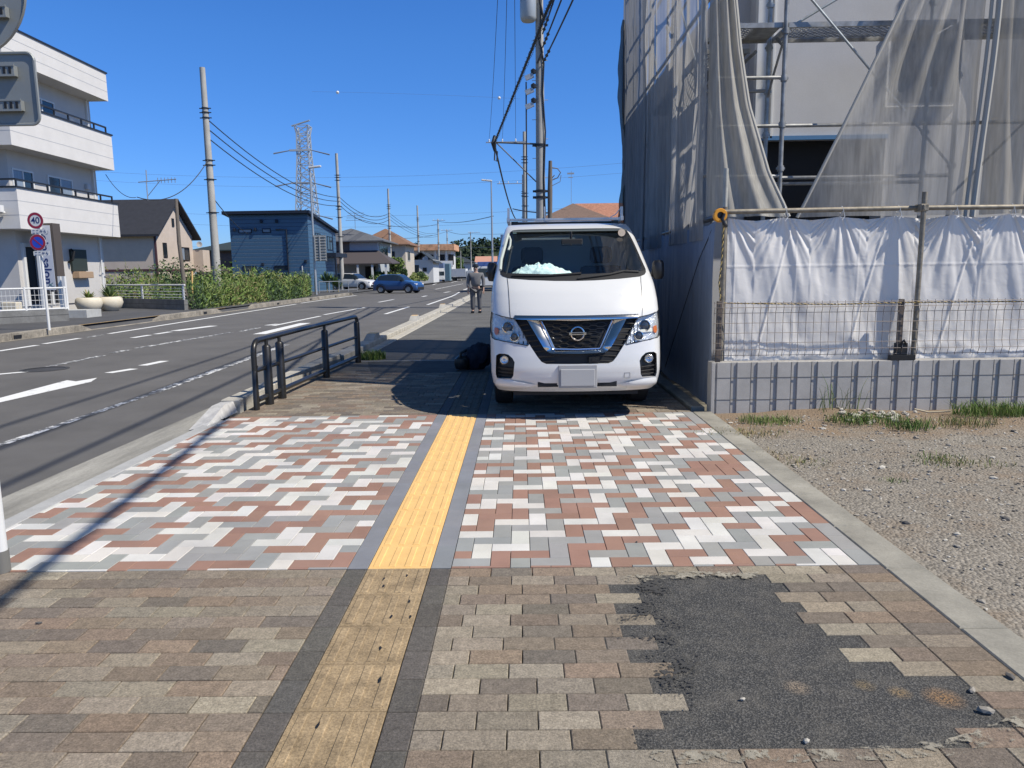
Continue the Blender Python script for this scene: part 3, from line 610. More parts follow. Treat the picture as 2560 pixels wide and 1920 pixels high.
# netting
def netmat(name, col, alpha, tl=.4):
    m, t, b = newmat(name); L = t.links.new
    tc = N(t, 'TexCoord'); n = N(t, 'TexNoise', i_Scale=5.0, i_Detail=6.0); mp = N(t, 'Mapping'); mp.inputs['Scale'].default_value = (6, 6, .5); L(tc.outputs['Object'], mp.inputs[0]); L(mp.outputs[0], n.inputs[0])
    mr = N(t, 'MapRange'); mr.inputs[1].default_value = .3; mr.inputs[2].default_value = .7; mr.inputs[3].default_value = .82; mr.inputs[4].default_value = 1.18; L(n.outputs['Fac'], mr.inputs[0])
    vm = N(t, 'VectorMath', operation='SCALE'); vm.inputs[0].default_value = col; L(mr.outputs[0], vm.inputs['Scale'])
    d = N(t, 'BsdfDiffuse'); tr = N(t, 'BsdfTranslucent'); tp_ = N(t, 'BsdfTransparent')
    L(vm.outputs[0], d.inputs[0]); L(vm.outputs[0], tr.inputs[0])
    m1 = N(t, 'MixShader'); m1.inputs[0].default_value = tl; L(d.outputs[0], m1.inputs[1]); L(tr.outputs[0], m1.inputs[2])
    m2 = N(t, 'MixShader'); m2.inputs[0].default_value = alpha; L(tp_.outputs[0], m2.inputs[1]); L(m1.outputs[0], m2.inputs[2])
    L(m2.outputs[0], t.nodes['Material Output'].inputs[0]); return m
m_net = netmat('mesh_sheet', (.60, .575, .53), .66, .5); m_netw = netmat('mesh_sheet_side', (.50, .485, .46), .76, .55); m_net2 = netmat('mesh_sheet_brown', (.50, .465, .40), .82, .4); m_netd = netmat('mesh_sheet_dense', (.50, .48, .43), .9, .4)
def ltab(t_, x): 
    if x <= t_[0][0]: return t_[0][1]
    for (a, b_), (c_, d) in zip(t_, t_[1:]):
        if x <= c_: return b_+(d-b_)*(x-a)/(c_-a)
    return t_[-1][1]
G_ = 'mesh sheets hung on the scaffold'
XR = [(1.98, 2.86), (2.09, 2.81), (2.44, 2.63), (3.13, 2.41), (3.7, 2.31), (4.26, 2.24), (5, 2.22), (7, 2.2)]
c = MB((2.1, 8.3, 2)); c.smooth = 'all'
def fnl(a, b_):
    z = 1.98+4.8*b_; xr = ltab(XR, z); x = 2.0+(xr-2.0)*a
    return (x, 8.22-.10*(1-b_)-.18*sin(pi*a)*max(0, 1-b_*1.6)+.045*sin(a*17+z*.5)*(1.2-a*.4)+.02*noise.noise(Vector((a*9, z, 1))), z)
c.grid(fnl, 60, 60)
o = c.build('netting', m_netd); tag(o, 'grey mesh sheet swept in a curve at the left corner of the scaffold opening', 'netting', G_)
c = MB(o.location); c.smooth = True; c.tube([Vector(fnl(1, k/60))+Vector((0, -.01, 0)) for k in range(61)], .022, 8)
hm = c.build('hem', M('net_hem', (.44, .42, .37), .8), None); hm.parent = o; hm.location = (0, 0, 0)
XL = [(1.98, 3.0), (2.08, 3.05), (2.81, 3.38), (3.51, 3.69), (4.2, 4.01), (5, 4.35), (7, 4.6)]
c = MB((4.0, 8.3, 2)); c.smooth = 'all'
def fnr(a, b_):
    z = 1.98+4.8*b_; x0 = ltab(XL, z); x1 = 4.87-.02*b_; x = x0+(x1-x0)*a; k = min(1, (z-2)/2.2)
    return (x, 8.22-.15*sin(pi*a)*(1-k)*.6+.05*k*sin(a*26+1.5*sin(z))+.045*sin(a*9+z*1.4)+.03*noise.noise(Vector((a*6+z*.6, z*.8, 5))), z)
c.grid(fnr, 140, 70)
o = c.build('netting', m_net); tag(o, 'see-through grey mesh sheet drawn aside in slanting folds right of the opening', 'netting', G_)
c = MB(o.location); c.smooth = True; c.tube([Vector(fnr(0, k/60))+Vector((0, -.008, 0)) for k in range(61)], .018, 8)
hm = c.build('hem', bpy.data.materials['net_hem'], None); hm.parent = o; hm.location = (0, 0, 0)
c = MB((4.9, 8.2, 2)); c.smooth = 'all'
c.grid(lambda a, b_: (4.86+.06*(1-b_)+a*2.6, 8.14+.06*sin(a*34+.7*sin((1.98+b_*4.8)*1.1))+.03*sin(a*71)+.06*noise.noise(Vector((a*7, b_*2, 9))), 1.98+4.8*b_), 200, 40)
tag(c.build('netting', m_net2), 'brownish mesh sheet hanging in dense upright folds at the right edge of the photo', 'netting', G_)
c = MB((4.8, 8.2, 2)); c.smooth = True; c.tube([(4.86-.06*sin(z*1.1), 8.10, z) for z in [1.95+.2*k for k in range(25)]], .03, 8); c.tube([(4.80-.06*sin(z*1.1), 8.13, z) for z in [1.95+.2*k for k in range(25)]], .018, 8)
tag(c.build('net_roll', bpy.data.materials['net_hem']), 'gathered pale edge of mesh sheet running down beside the scaffold post', 'netting', G_)
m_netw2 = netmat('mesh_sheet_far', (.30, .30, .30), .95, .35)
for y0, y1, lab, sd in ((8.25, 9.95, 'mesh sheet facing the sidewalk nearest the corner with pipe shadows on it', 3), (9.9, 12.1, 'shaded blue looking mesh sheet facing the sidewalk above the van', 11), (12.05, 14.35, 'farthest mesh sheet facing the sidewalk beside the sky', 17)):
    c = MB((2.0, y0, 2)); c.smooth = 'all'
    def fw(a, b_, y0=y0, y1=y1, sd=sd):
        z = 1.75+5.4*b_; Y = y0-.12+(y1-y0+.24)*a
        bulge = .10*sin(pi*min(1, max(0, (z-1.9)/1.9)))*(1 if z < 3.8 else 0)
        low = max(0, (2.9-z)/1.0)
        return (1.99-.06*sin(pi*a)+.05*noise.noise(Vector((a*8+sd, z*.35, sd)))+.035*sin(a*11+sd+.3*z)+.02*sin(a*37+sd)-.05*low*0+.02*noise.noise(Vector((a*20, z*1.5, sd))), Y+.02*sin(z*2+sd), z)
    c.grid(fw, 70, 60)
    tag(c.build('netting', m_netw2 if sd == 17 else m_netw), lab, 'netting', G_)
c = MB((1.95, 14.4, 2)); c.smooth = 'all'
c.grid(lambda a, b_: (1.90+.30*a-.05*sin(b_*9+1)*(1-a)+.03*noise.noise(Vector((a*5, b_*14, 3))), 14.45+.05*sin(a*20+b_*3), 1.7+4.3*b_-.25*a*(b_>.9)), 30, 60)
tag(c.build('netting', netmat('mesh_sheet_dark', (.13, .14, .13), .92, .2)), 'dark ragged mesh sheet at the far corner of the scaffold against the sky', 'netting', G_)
# ------------------------------------------------------------------ weeds
gmt = [M('grass_green', (.13, .21, .04), .7), M('grass_olive', (.19, .23, .07), .7), M('grass_dry', (.36, .29, .14), .8), M('grass_dark', (.055, .10, .03), .7)]
rg = random.Random(11)
def blades(mb, cx, cy, z, n, h, sp, mats=(0, 1), w=.006, lean=.6, spy=None):
    for _ in range(n):
        a = rg.uniform(0, 2*pi); q = rg.random()**.7; x = cx+cos(a)*sp*q; y = cy+sin(a)*(spy or sp)*q
        hh = h*rg.uniform(.4, 1.1); d = rg.uniform(0, 2*pi); lx, ly = cos(d)*hh*lean*rg.random(), sin(d)*hh*lean*rg.random(); s = Vector((-sin(d), cos(d), 0)); s = Vector((cos(rg.uniform(0, 6)), sin(rg.uniform(0, 6)), 0)).normalized()*w*rg.uniform(.6, 1.3)
        p = Vector((x, y, z)); m1 = p+Vector((lx*.35, ly*.35, hh*.6)); t2 = p+Vector((lx, ly, hh*rg.uniform(.75, 1)))
        mb.add([p-s, p+s, m1+s*.8, m1-s*.8, t2], [(0, 1, 2, 3), (3, 2, 4)], rg.choice(mats))
def leaves(mb, c, R_, n, size, mats=(0, 1), flat=1.0):
    for _ in range(n):
        v = Vector((rg.gauss(0, 1), rg.gauss(0, 1), rg.gauss(0, 1))).normalized()*(rg.random()**.45)
        p = Vector(c)+Vector((v.x*R_[0], v.y*R_[1], v.z*R_[2])); s = size*rg.uniform(.5, 1.3)
        a = Vector((rg.uniform(-1, 1), rg.uniform(-1, 1), rg.uniform(-.6, .6))).normalized(); b_ = a.orthogonal().normalized(); b_ = (b_*cos(rg.uniform(0, 3))+a.cross(b_)*sin(rg.uniform(0, 3)))
        mb.add([p-a*s, p-b_*s*.45, p+a*s, p+b_*s*.45], [(0, 1, 2, 3)], rg.choice(mats))
W = [((1925, 1052), 700, .07, .20, (0, 1, 1), 'green weed clump on the dirt at the left end of the ribbed wall'),
     ((1990, 985), 60, .34, .16, (1, 1, 0, 2), 'tall wispy weeds leaning on the ribbed wall'),
     ((2165, 1055), 900, .09, .26, (3, 0, 0, 1), 'green weed clump spreading in front of the pale rubble'),
     ((2275, 1068), 500, .08, .14, (0, 0, 3), 'small bright green weed tuft right of the pale rubble'),
     ((2500, 1040), 1500, .13, .30, (0, 0, 1), 'largest green grass clump at the right edge below the wall'),
     ((2400, 1062), 500, .08, .25, (1, 1, 2), 'thin yellowish weeds between the two green clumps'),
     ((1850, 1080), 500, .05, .28, (2, 2, 1), 'dry straw coloured weeds beside the end of the edging'),
     ((1900, 1130), 220, .035, .16, (2, 2), 'dry brown weeds on the gravel next to the edging'),
     ((2010, 1150), 200, .035, .14, (2, 2, 1), 'dry yellow weed patch on the gravel'),
     ((2350, 1148), 260, .05, .15, (1, 2, 0), 'thin low weeds in the middle of the gravel lot'),
     ((2410, 1155), 260, .04, .25, (1, 2), 'sparse flattened weeds trailing right over the gravel'),
     ((2230, 1195), 90, .03, .07, (1, 0), 'single tiny green tuft low on the gravel')]
for (p, n, h_, sp, mt, lab) in W:
    c0 = gp(*p); mb = MB((c0.x, c0.y, 0)); zz = gz(c0.x, c0.y)-.004 if c0.y < 7.4 else .0
    blades(mb, c0.x, min(c0.y, 7.34), zz, int(n*.6), h_*1.2, sp*1.5, mt, w=.003, lean=1.0, spy=min(sp*1.2, .2))
    if 'thin' in lab or 'sparse' in lab or 'dry' in lab or 'tiny' in lab or 'wispy' in lab: tag(mb.build('sparse_weeds', gmt), kind='stuff')['label'] = lab
    else: tag(mb.build('weed_clump', gmt), lab, 'weeds', 'weeds on the vacant lot')
mb = MB((-2.55, 12.45, 0)); blades(mb, -2.55, 12.6, 0, 700, .17, .22, (0, 1), w=.007, lean=.8)
tag(mb.build('weed_clump', gmt), 'green grass tuft at the far end of the black guard rail', 'weeds')
mb = MB((3.9, 7.25, 0))
for _ in range(70):
    c0 = gp(rg.gauss(2200, 55), rg.gauss(1043, 7)); stone(mb, c0.x, c0.y, gz(c0.x, c0.y)+.01, rg.uniform(.012, .04), 1 if rg.random() < .8 else 0)
tag(mb.build('rubble', gm), kind='stuff')['label'] = 'pale broken concrete rubble at the foot of the ribbed wall'
mb = MB((4.5, 7.2, 0)); a = gp(2285, 1035); b2 = gp(2375, 1037); mb.tube([a+Vector((0, 0, .05)), a.lerp(b2, .4)+Vector((0, 0, .02)), b2+Vector((0, 0, .035))], .009, 6)
tag(mb.build('stick', M('pale_wood', (.45, .38, .26), .8)), 'pale bent stick lying below the wall at right', 'stick')
mb = MB((4.2, 7.3, 0)); a = gp(2220, 1022); b2 = gp(2350, 1014); mb.tube([a+Vector((0, 0, .045)), b2+Vector((0, 0, .055))], .013, 6)
tag(mb.build('stick', m_wood), 'dark straight stick lying along the foot of the wall', 'stick')
# ------------------------------------------------------------------ guard rail
gr = thing('guard_rail', 'black tubular pedestrian guard rail between sidewalk and road', 'railing', (-2.84, 7.86, 0))
def tp2(name, pts, r, n=12): c = MB(gr.location); c.tube(pts, r, n); c.smooth = True; return c.build(name, m_black, gr)
def xr_(Y): return -2.87+(Y-7.9)*.038
top = [(xr_(7.86), 7.86, 0)]+[(xr_(7.86), 7.86+.14*(1-cos(a)), .62+.12*sin(a)) for a in [k*pi/16 for k in range(9)]]+[(xr_(9.5), 9.5, .752), (xr_(11.9), 11.9, .752)]+[(xr_(12.2), 12.06+.14*sin(a), .63+.122*cos(a)) for a in [k*pi/16 for k in range(9)]]+[(xr_(12.2), 12.2, 0)]
tp2('top_rail', top, .030)
tp2('middle_rail', [(xr_(7.86), 7.88, .42), (xr_(12.2), 12.18, .42)], .022); tp2('lower_rail', [(xr_(7.86), 7.90, .10), (xr_(12.2), 12.15, .10)], .030)
tp2('end_hoop', [(xr_(7.9), 7.83, 0), (xr_(7.9), 7.84, .40), (xr_(7.9), 7.90, .47)], .026)
for Y in (8.2, 8.6, 10.36, 12.12):
    c = MB(gr.location); x = xr_(Y)+.012
    c.lathe((x, Y, 0), [(0.0, .0), (.048, 0), (.048, .655), (.034, .672), (.02, .676), (.02, .73)], 18); c.smooth = True; c.build('post', m_black, gr)
# ------------------------------------------------------------------ the white van
VX, VY = .537, 7.05
def lerp_tab(t, x): return ltab(t, x)
YF = [(.27, .13), (.30, .09), (.33, .05), (.40, .015), (.50, 0), (.62, .01), (.80, .04), (.95, .08), (1.05, .12), (1.15, .18), (1.25, .25), (1.33, .33), (1.386, .40), (1.5, .58), (1.65, .82), (1.8, 1.07), (1.90, 1.25), (1.94, 1.35), (1.965, 1.45), (1.985, 1.62), (1.99, 1.8)]
WT = [(.27, .79), (.34, .825), (.45, .842), (.6, .847), (.95, .848), (1.15, .842), (1.3, .828), (1.386, .812), (1.5, .792), (1.7, .755), (1.85, .725), (1.93, .70), (1.965, .675), (1.985, .64), (1.99, .60)]
CT = [(.27, .30), (.5, .33), (1.0, .38), (1.386, .34), (1.9, .22), (1.99, .12)]
PE = 4.5
def vy(x, z):
    w_ = ltab(WT, z); t_ = min(1, abs(x)/w_)
    return ltab(YF, z)+.09*t_*t_+ltab(CT, z)*(1-(1-t_**PE)**(1/PE))
# arc-length parameter across the nose
_T = []; _px, _py, _s = 0, 0, 0
for k in range(401):
    a = k/400*pi/2; X = sin(a)**(2/PE); Yv = .42*(1-cos(a)**(2/PE)) if k < 400 else .42
    if k: _s += sqrt((X-_px)**2+(Yv-_py)**2)
    _px, _py = X, Yv; _T.append((_s, X))
_T = [(s/_s, X) for s, X in _T]; _TI = [(X, s) for s, X in _T]
def XS(s): return math.copysign(ltab(_T, min(1, abs(s))), s)
def SX(x, z): t_ = min(1, abs(x)/ltab(WT, z)); return math.copysign(ltab(_TI, t_), x)
def region(outer, holes, mapf, step, stepv=None):
    stepv = stepv or step
    def dens(P):
        out = []; n = len(P)
        for i in range(n):
            a, b_ = Vector(P[i]), Vector(P[(i+1) % n]); k = max(1, int(max(abs(a.x-b_.x)/step, abs(a.y-b_.y)/stepv)+.5))
            out += [a.lerp(b_, j/k) for j in range(k)]
        return out
    loops = [dens(P) for P in [outer]+holes]; pts = []; edges = []
    for Lp in loops:
        b0 = len(pts); pts += Lp; edges += [(b0+i, b0+(i+1) % len(Lp)) for i in range(len(Lp))]
    xs = [p.x for p in loops[0]]; ys = [p.y for p in loops[0]]; nb_ = len(pts); bpts = pts[:]
    T = [[(p.x, p.y) for p in Lp] for Lp in loops]
    def inside(x, y): return inpoly(x, y, T[0]) and not any(inpoly(x, y, h_) for h_ in T[1:])
    x = min(xs)+step/2
    while x < max(xs):
        y = min(ys)+stepv/2
        while y < max(ys):
            if inside(x, y) and all(abs(p.x-x) > step*.4 or abs(p.y-y) > stepv*.4 for p in bpts): pts.append(Vector((x, y)))
            y += stepv
        x += step
    v, e_, f, *_ = delaunay_2d_cdt([Vector((p.x, p.y)) for p in pts], edges, [], 0, 1e-6)
    F = [tuple(q) for q in f if inside(sum(v[i].x for i in q)/3, sum(v[i].y for i in q)/3)]
    return [mapf(p.x, p.y) for p in v], F, [[mapf(p.x, p.y) for p in Lp] for Lp in loops]
van = thing('van', 'white delivery van with roof ladder rack parked facing the camera on the sidewalk', 'van', (VX, VY, 0))
def sf_(s, z, off=0.0): x = XS(s)*ltab(WT, z); return Vector((x, vy(x, z)-off, z))
def S(P): return [(SX(x, z), z) for x, z in P]
def mir(P): return [(-x, z) for x, z in reversed(P)]
def vpart(name, vs, fs, mat, parent=None, smooth='all', extra=None):
    mb = MB(); mb.add(vs, fs)
    if extra: extra(mb)
    mb.smooth = smooth; return mb.build(name, mat, parent or van)
m_vw, t, b = newmat('van_white_paint'); L = t.links.new
b.inputs['Base Color'].default_value = (.66, .66, .645, 1); b.inputs['Roughness'].default_value = .32; b.inputs['Coat Weight'].default_value = .8; b.inputs['Coat Roughness'].default_value = .03
tc = N(t, 'TexCoord'); n = N(t, 'TexNoise', i_Scale=3.0, i_Detail=6.0); L(tc.outputs['Object'], n.inputs[0]); mr = N(t, 'MapRange'); mr.inputs[1].default_value = .35; mr.inputs[2].default_value = .7; mr.inputs[3].default_value = .26; mr.inputs[4].default_value = .42; L(n.outputs['Fac'], mr.inputs[0]); L(mr.outputs[0], b.inputs['Roughness'])
m_chr = M('chrome', (.66, .64, .61), .14, metal=1)
m_plb = M('black_plastic', (.012, .012, .013), .35, spec=.5); m_pld = M('matt_black_plastic', (.02, .02, .021), .65)
m_ws, t, b = newmat('windscreen_glass'); L = t.links.new
tr = N(t, 'BsdfTransparent'); tr.inputs[0].default_value = (.93, .97, .98, 1); gl = N(t, 'BsdfGlossy', i_Roughness=.02); fr = N(t, 'LayerWeight', i_Blend=.5); fp_ = N(t, 'Math', operation='POWER'); fp_.inputs[1].default_value = 3.0; t.links.new(fr.outputs['Facing'], fp_.inputs[0]); fm_ = N(t, 'Math', operation='MULTIPLY_ADD'); fm_.inputs[1].default_value = .75; fm_.inputs[2].default_value = .06; t.links.new(fp_.outputs[0], fm_.inputs[0]); fr = fm_; ms = N(t, 'MixShader')
L(fr.outputs[0], ms.inputs[0]); L(tr.outputs[0], ms.inputs[1]); L(gl.outputs[0], ms.inputs[2]); L(ms.outputs[0], t.nodes['Material Output'].inputs[0])
m_clear, t, b = newmat('clear_lens'); L = t.links.new
tr = N(t, 'BsdfTransparent'); tr.inputs[0].default_value = (.93, .95, .96, 1); gl = N(t, 'BsdfGlossy', i_Roughness=.03); fr = N(t, 'LayerWeight', i_Blend=.5); fp_ = N(t, 'Math', operation='POWER'); fp_.inputs[1].default_value = 3.0; t.links.new(fr.outputs['Facing'], fp_.inputs[0]); fm_ = N(t, 'Math', operation='MULTIPLY_ADD'); fm_.inputs[1].default_value = .6; fm_.inputs[2].default_value = .03; t.links.new(fp_.outputs[0], fm_.inputs[0]); fr = fm_; ms = N(t, 'MixShader')
L(fr.outputs[0], ms.inputs[0]); L(tr.outputs[0], ms.inputs[1]); L(gl.outputs[0], ms.inputs[2]); L(ms.outputs[0], t.nodes['Material Output'].inputs[0])
WSO = [(0, 1.90), (-.30, 1.902), (-.55, 1.902), (-.615, 1.898), (-.645, 1.878), (-.662, 1.84), (-.69, 1.74), (-.735, 1.52), (-.750, 1.45), (-.744, 1.42), (-.72, 1.395), (-.66, 1.375), (-.45, 1.357), (-.2, 1.345), (0, 1.342)]
WSO = WSO+[(-x, z) for x, z in reversed(WSO[1:-1])]
WSI = [(0, 1.883), (-.55, 1.885), (-.61, 1.88), (-.636, 1.862), (-.655, 1.80), (-.70, 1.58), (-.712, 1.49), (-.706, 1.45), (-.68, 1.428), (-.3, 1.412), (0, 1.407)]
WSI = WSI+[(-x, z) for x, z in reversed(WSI[1:-1])]
GR = [(-.592, .978), (-.52, .86), (-.446, .722), (-.38, .622), (-.345, .578), (-.30, .557), (0, .553)]
GR = GR+[(-x, z) for x, z in reversed(GR[:-1])]+[(.592, .985), (-.592, .985)]
HLP = [(-.832, 1.045), (-.77, 1.022), (-.711, 1.007), (-.60, .988), (-.57, .945), (-.535, .885), (-.485, .79), (-.462, .745), (-.478, .733), (-.585, .752), (-.717, .772), (-.80, .785), (-.826, .80), (-.842, .85), (-.844, .95)]
HR = mir(HLP)
FG = [(-.785, .63), (-.755, .65), (-.70, .652), (-.665, .645), (-.625, .612), (-.604, .572), (-.618, .44), (-.638, .408), (-.78, .404), (-.792, .44)]
SL = [(-.372, .368), (-.195, .368), (-.195, .341), (-.372, .341)]
body = MB(); body.smooth = 'all'
ztop = 1.99
outer = [(-1, .27), (1, .27), (1, ztop), (-1, ztop)]
vs, fs, loops = region(outer, [S(WSO), S(GR), S(HLP), S(HR), S(FG), S(mir(FG)), S(SL), S(mir(SL))], sf_, .045, .03)
body.add(vs, fs)
# returns (depth) around each opening
for lp, dep in zip(loops[1:], (.02, .05, .03, .03, .07, .07, .04, .04)):
    n = len(lp); body.add(lp+[p+Vector((0, dep, 0)) for p in lp], [(i, (i+1) % n, (i+1) % n+n, i+n) for i in range(n)])
YB = 4.72
for sg in (-1, 1):
    arch = [[(yc+.40*cos(a), max(.27, .33+.40*sin(a))) for a in [pi*k/16 for k in range(-1, 18)]] for yc in (1.12, 3.68)]
    front = [(ltab(YF, z)+.09+ltab(CT, z), z) for z in [ztop-(ztop-.27)*k/40 for k in range(41)]]
    P = front+[(.72, .27)]+[q for q in reversed(arch[0])]+[(2.4, .27)]+[q for q in reversed(arch[1])]+[(YB, .27), (YB, ztop)]
    P = [p for i, p in enumerate(P) if i == 0 or (Vector(p)-Vector(P[i-1])).length > 1e-4]
    P = [p for p in P if p[0] > 1e-3]
    vs, fs, _ = region(P, [], lambda y, z, sg=sg: Vector((sg*ltab(WT, z), y, z)), .15, .06); body.add(vs, fs)
wr = ltab(WT, ztop)
body.grid(lambda a, b_: Vector((-wr+2*wr*a, max(sf_(2*a-1, ztop).y, 0)*(1-b_)+YB*b_, ztop+.012*(1-(2*a-1)**2)*min(1, b_*6))), 24, 14)
body.grid(lambda a, b_: Vector(((2*a-1)*ltab(WT, .27+(ztop-.27)*b_), YB, .27+(ztop-.27)*b_)), 10, 20)
body.build('body', m_vw, van)
# underside, dark
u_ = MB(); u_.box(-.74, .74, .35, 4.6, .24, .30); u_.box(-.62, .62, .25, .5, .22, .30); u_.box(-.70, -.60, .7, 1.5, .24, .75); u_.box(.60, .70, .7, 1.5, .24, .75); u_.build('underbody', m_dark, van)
def drape(name, P, mat, off, par=None, step=.04, stepv=.03, thick=0):
    vs, fs, lp = region(S(P), [], lambda s, z: sf_(s, z, off), step, stepv)
    ex = None
    if thick:
        def ex(mb):
            l_ = lp[0]; n = len(l_); mb.add(l_+[p+Vector((0, thick, 0)) for p in l_], [(i, (i+1) % n, (i+1) % n+n, i+n) for i in range(n)])
    return vpart(name, vs, fs, mat, par, extra=ex)
# windscreen: black border, clear glass, cowl
vs, fs, lp = region(S(WSO), [S(WSI)], lambda s, z: sf_(s, z, -.004), .05, .04); vpart('windscreen_border', vs, fs, m_plb)
drape('windscreen', WSI, m_ws, -.006, None, .05, .05)
COW = [(-.735, 1.44), (-.66, 1.425), (0, 1.405), (.66, 1.425), (.735, 1.44), (.744, 1.42), (.72, 1.397), (.66, 1.378), (.45, 1.36), (.2, 1.348), (0, 1.345), (-.2, 1.348), (-.45, 1.36), (-.66, 1.378), (-.72, 1.397), (-.744, 1.42)]
drape('cowl', COW, m_pld, .006, None, .05, .02)
# interior
it = MB(); it.box(-.69, .69, .60, 1.05, 1.10, 1.385); it.build('dashboard', m_pld, van, bevel=.03)
it = MB(); it.box(-.78, .78, 2.3, 2.34, .5, 1.9); it.build('bulkhead', M('cabin_dark', (.38, .48, .60), .8), van)
for sx in (-.40, .40):
    it = MB(); it.box(sx-.24, sx+.24, 1.62, 1.76, .8, 1.50); it.box(sx-.13, sx+.13, 1.64, 1.74, 1.53, 1.72); it.build('seat', M('seat_cloth', (.05, .055, .07), .9), van, bevel=.05)
it = MB(); it.tube([(-.38+.17*cos(a), 1.02+.10*sin(a), 1.37+.12*sin(a)) for a in [2*pi*k/24 for k in range(25)]], .014, 8); it.smooth = True; it.build('steering_wheel', m_pld, van)
it = MB(); it.box(-.62, .62, 1.16, 1.42, 1.868, 1.885); it.box(-.52, .06, 1.12, 1.13, 1.78, 1.80) ; it.build('sun_visor', M('visor_grey', (.20, .22, .20), .8), van)
it = MB(); it.tube([(-.655, 1.10, 1.82), (-.64, 1.06, 1.78), (-.645, 1.02, 1.72), (-.665, .98, 1.67)], .012, 8); it.smooth = True; it.build('grab_handle', M('pale_trim', (.42, .46, .42), .6), van)
it = MB(); it.tube([(-.667, 1.11, 1.84), (-.70, .88, 1.70), (-.735, .66, 1.56), (-.742, .55, 1.46)], .016, 8); it.smooth = True; it.build('pillar_trim', bpy.data.materials['pale_trim'], van)
it = MB(); it.box(-.10, .13, .98, 1.01, 1.71, 1.78); it.box(.0, .02, 1.0, 1.1, 1.77, 1.86); it.build('rear_view_mirror', m_pld, van, bevel=.01)
it = MB(); it.box(-.615, -.575, 1.205, 1.21, 1.853, 1.875); it.build('sticker', M('sticker_green', (.50, .68, .58), .6), van)
it = MB(); it.lathe((.565, 1.14, 1.845), [(0, 0), (.04, 0), (.04, .003), (0, .003)], 20, 0, 'Y'); it.build('sticker', M('sticker_round', (.75, .60, .45), .6), van)
# wipers
for pts in ([(-.62, .40-.01, 1.40), (-.30, .36, 1.395), (.12, .40, 1.415)], [(.03, .355, 1.365), (.35, .36, 1.40), (.50, .42, 1.43), (.68, .50, 1.42)]):
    wv = MB(); P = []
    for i in range(len(pts)-1):
        for k in range(8):
            q = Vector(pts[i]).lerp(Vector(pts[i+1]), k/8); P.append(Vector((q.x, vy(q.x, q.z)-.025, q.z)))
    wv.tube(P, .0085, 6); wv.tube([p+Vector((0, .008, .008)) for p in P], .006, 6); wv.build('wiper', m_pld, van, smooth=True)
# green cloth on the dashboard
cl = MB((VX-.29, VY+.78, 1.34)); rc = random.Random(4)
def clf(a, b_):
    ang = a*2*pi; r_ = b_
    x = cos(ang)*r_*.30*(1+.14*sin(ang*5+1)); y = sin(ang)*r_*.12
    h_ = .105*(1-r_**2.2)+.040*noise.noise(Vector((cos(ang)*r_*5, sin(ang)*r_*5, 2)))+.045*abs(noise.noise(Vector((cos(ang)*r_*8, sin(ang)*r_*5, 8))))-.01
    return (VX-.335+x, VY+.76+y, 1.40+max(.002, h_))
cl.grid(clf, 60, 22); cl.smooth = 'all'
tag(cl.build('cloth', M('mint_cloth', (.80, .98, .90), .9, bump=.004, bscale=30)), 'crumpled mint green cloth on the dashboard behind the windscreen', 'cloth')
# hood seams
for sg in (-1, 1):
    sm = MB(); P = [Vector((sg*x, vy(x, z)-.0015, z)) for x, z in ((.672, 1.375), (.664, 1.33), (.657, 1.25), (.650, 1.15), (.646, 1.06), (.640, 1.0))]; sm.tube(P, .0028, 5); sm.build('panel_seam', m_plb, van)
# grille
gl_ = MB(); gl_.grid(lambda a, b_: Vector(((2*a-1)*.60, vy((2*a-1)*.60, .54+.46*b_)+.045, .54+.46*b_)), 30, 12); gl_.build('grille_back', m_dark, van, smooth=True)
def hw(z): return ltab([(.553, .28), (.578, .345), (.622, .38), (.722, .446), (.86, .52), (.985, .592)], z)
sh = MB()
for z in (.585, .635, .685, .735, .785, .835, .885, .935):
    for sg in (-1, 1):
        x1 = hw(z)-.012; x0 = max(.0, ltab([(.66, .0), (.67, .30), (.98, .50)], z)) if z > .66 else .20
        if z < .66: x0 = .22
        P = [Vector((sg*(x0+(x1-x0)*k/5), vy(x0+(x1-x0)*k/5, z)+.012, z-.010*k/5)) for k in range(6)]
        sh.tube(P, [.004+.004*k/5 for k in range(6)], 6)
sh.build('side_slats', m_plb, van, smooth=True)
VO = [(-.478, .976), (-.40, .843), (-.322, .712), (-.303, .690), (-.275, .670), (-.245, .661), (0, .657)]; VO = VO+[(-x, z) for x, z in reversed(VO[:-1])]
VI = [(-.345, .966), (-.285, .84), (-.226, .717), (-.216, .704), (-.20, .699), (0, .697)]; VI = VI+[(-x, z) for x, z in reversed(VI[:-1])]
VOC = VO+[(x, z) for x, z in reversed(VI)]
vs, fs, lp = region(VOC, [], lambda x, z: Vector((x, vy(x, z)-.014, z)), .03)
def ridge(mb):
    l_ = lp[0]; n = len(l_); mb.add(l_+[p+Vector((0, .05, 0)) for p in l_], [(i, (i+1) % n, (i+1) % n+n, i+n) for i in range(n)])
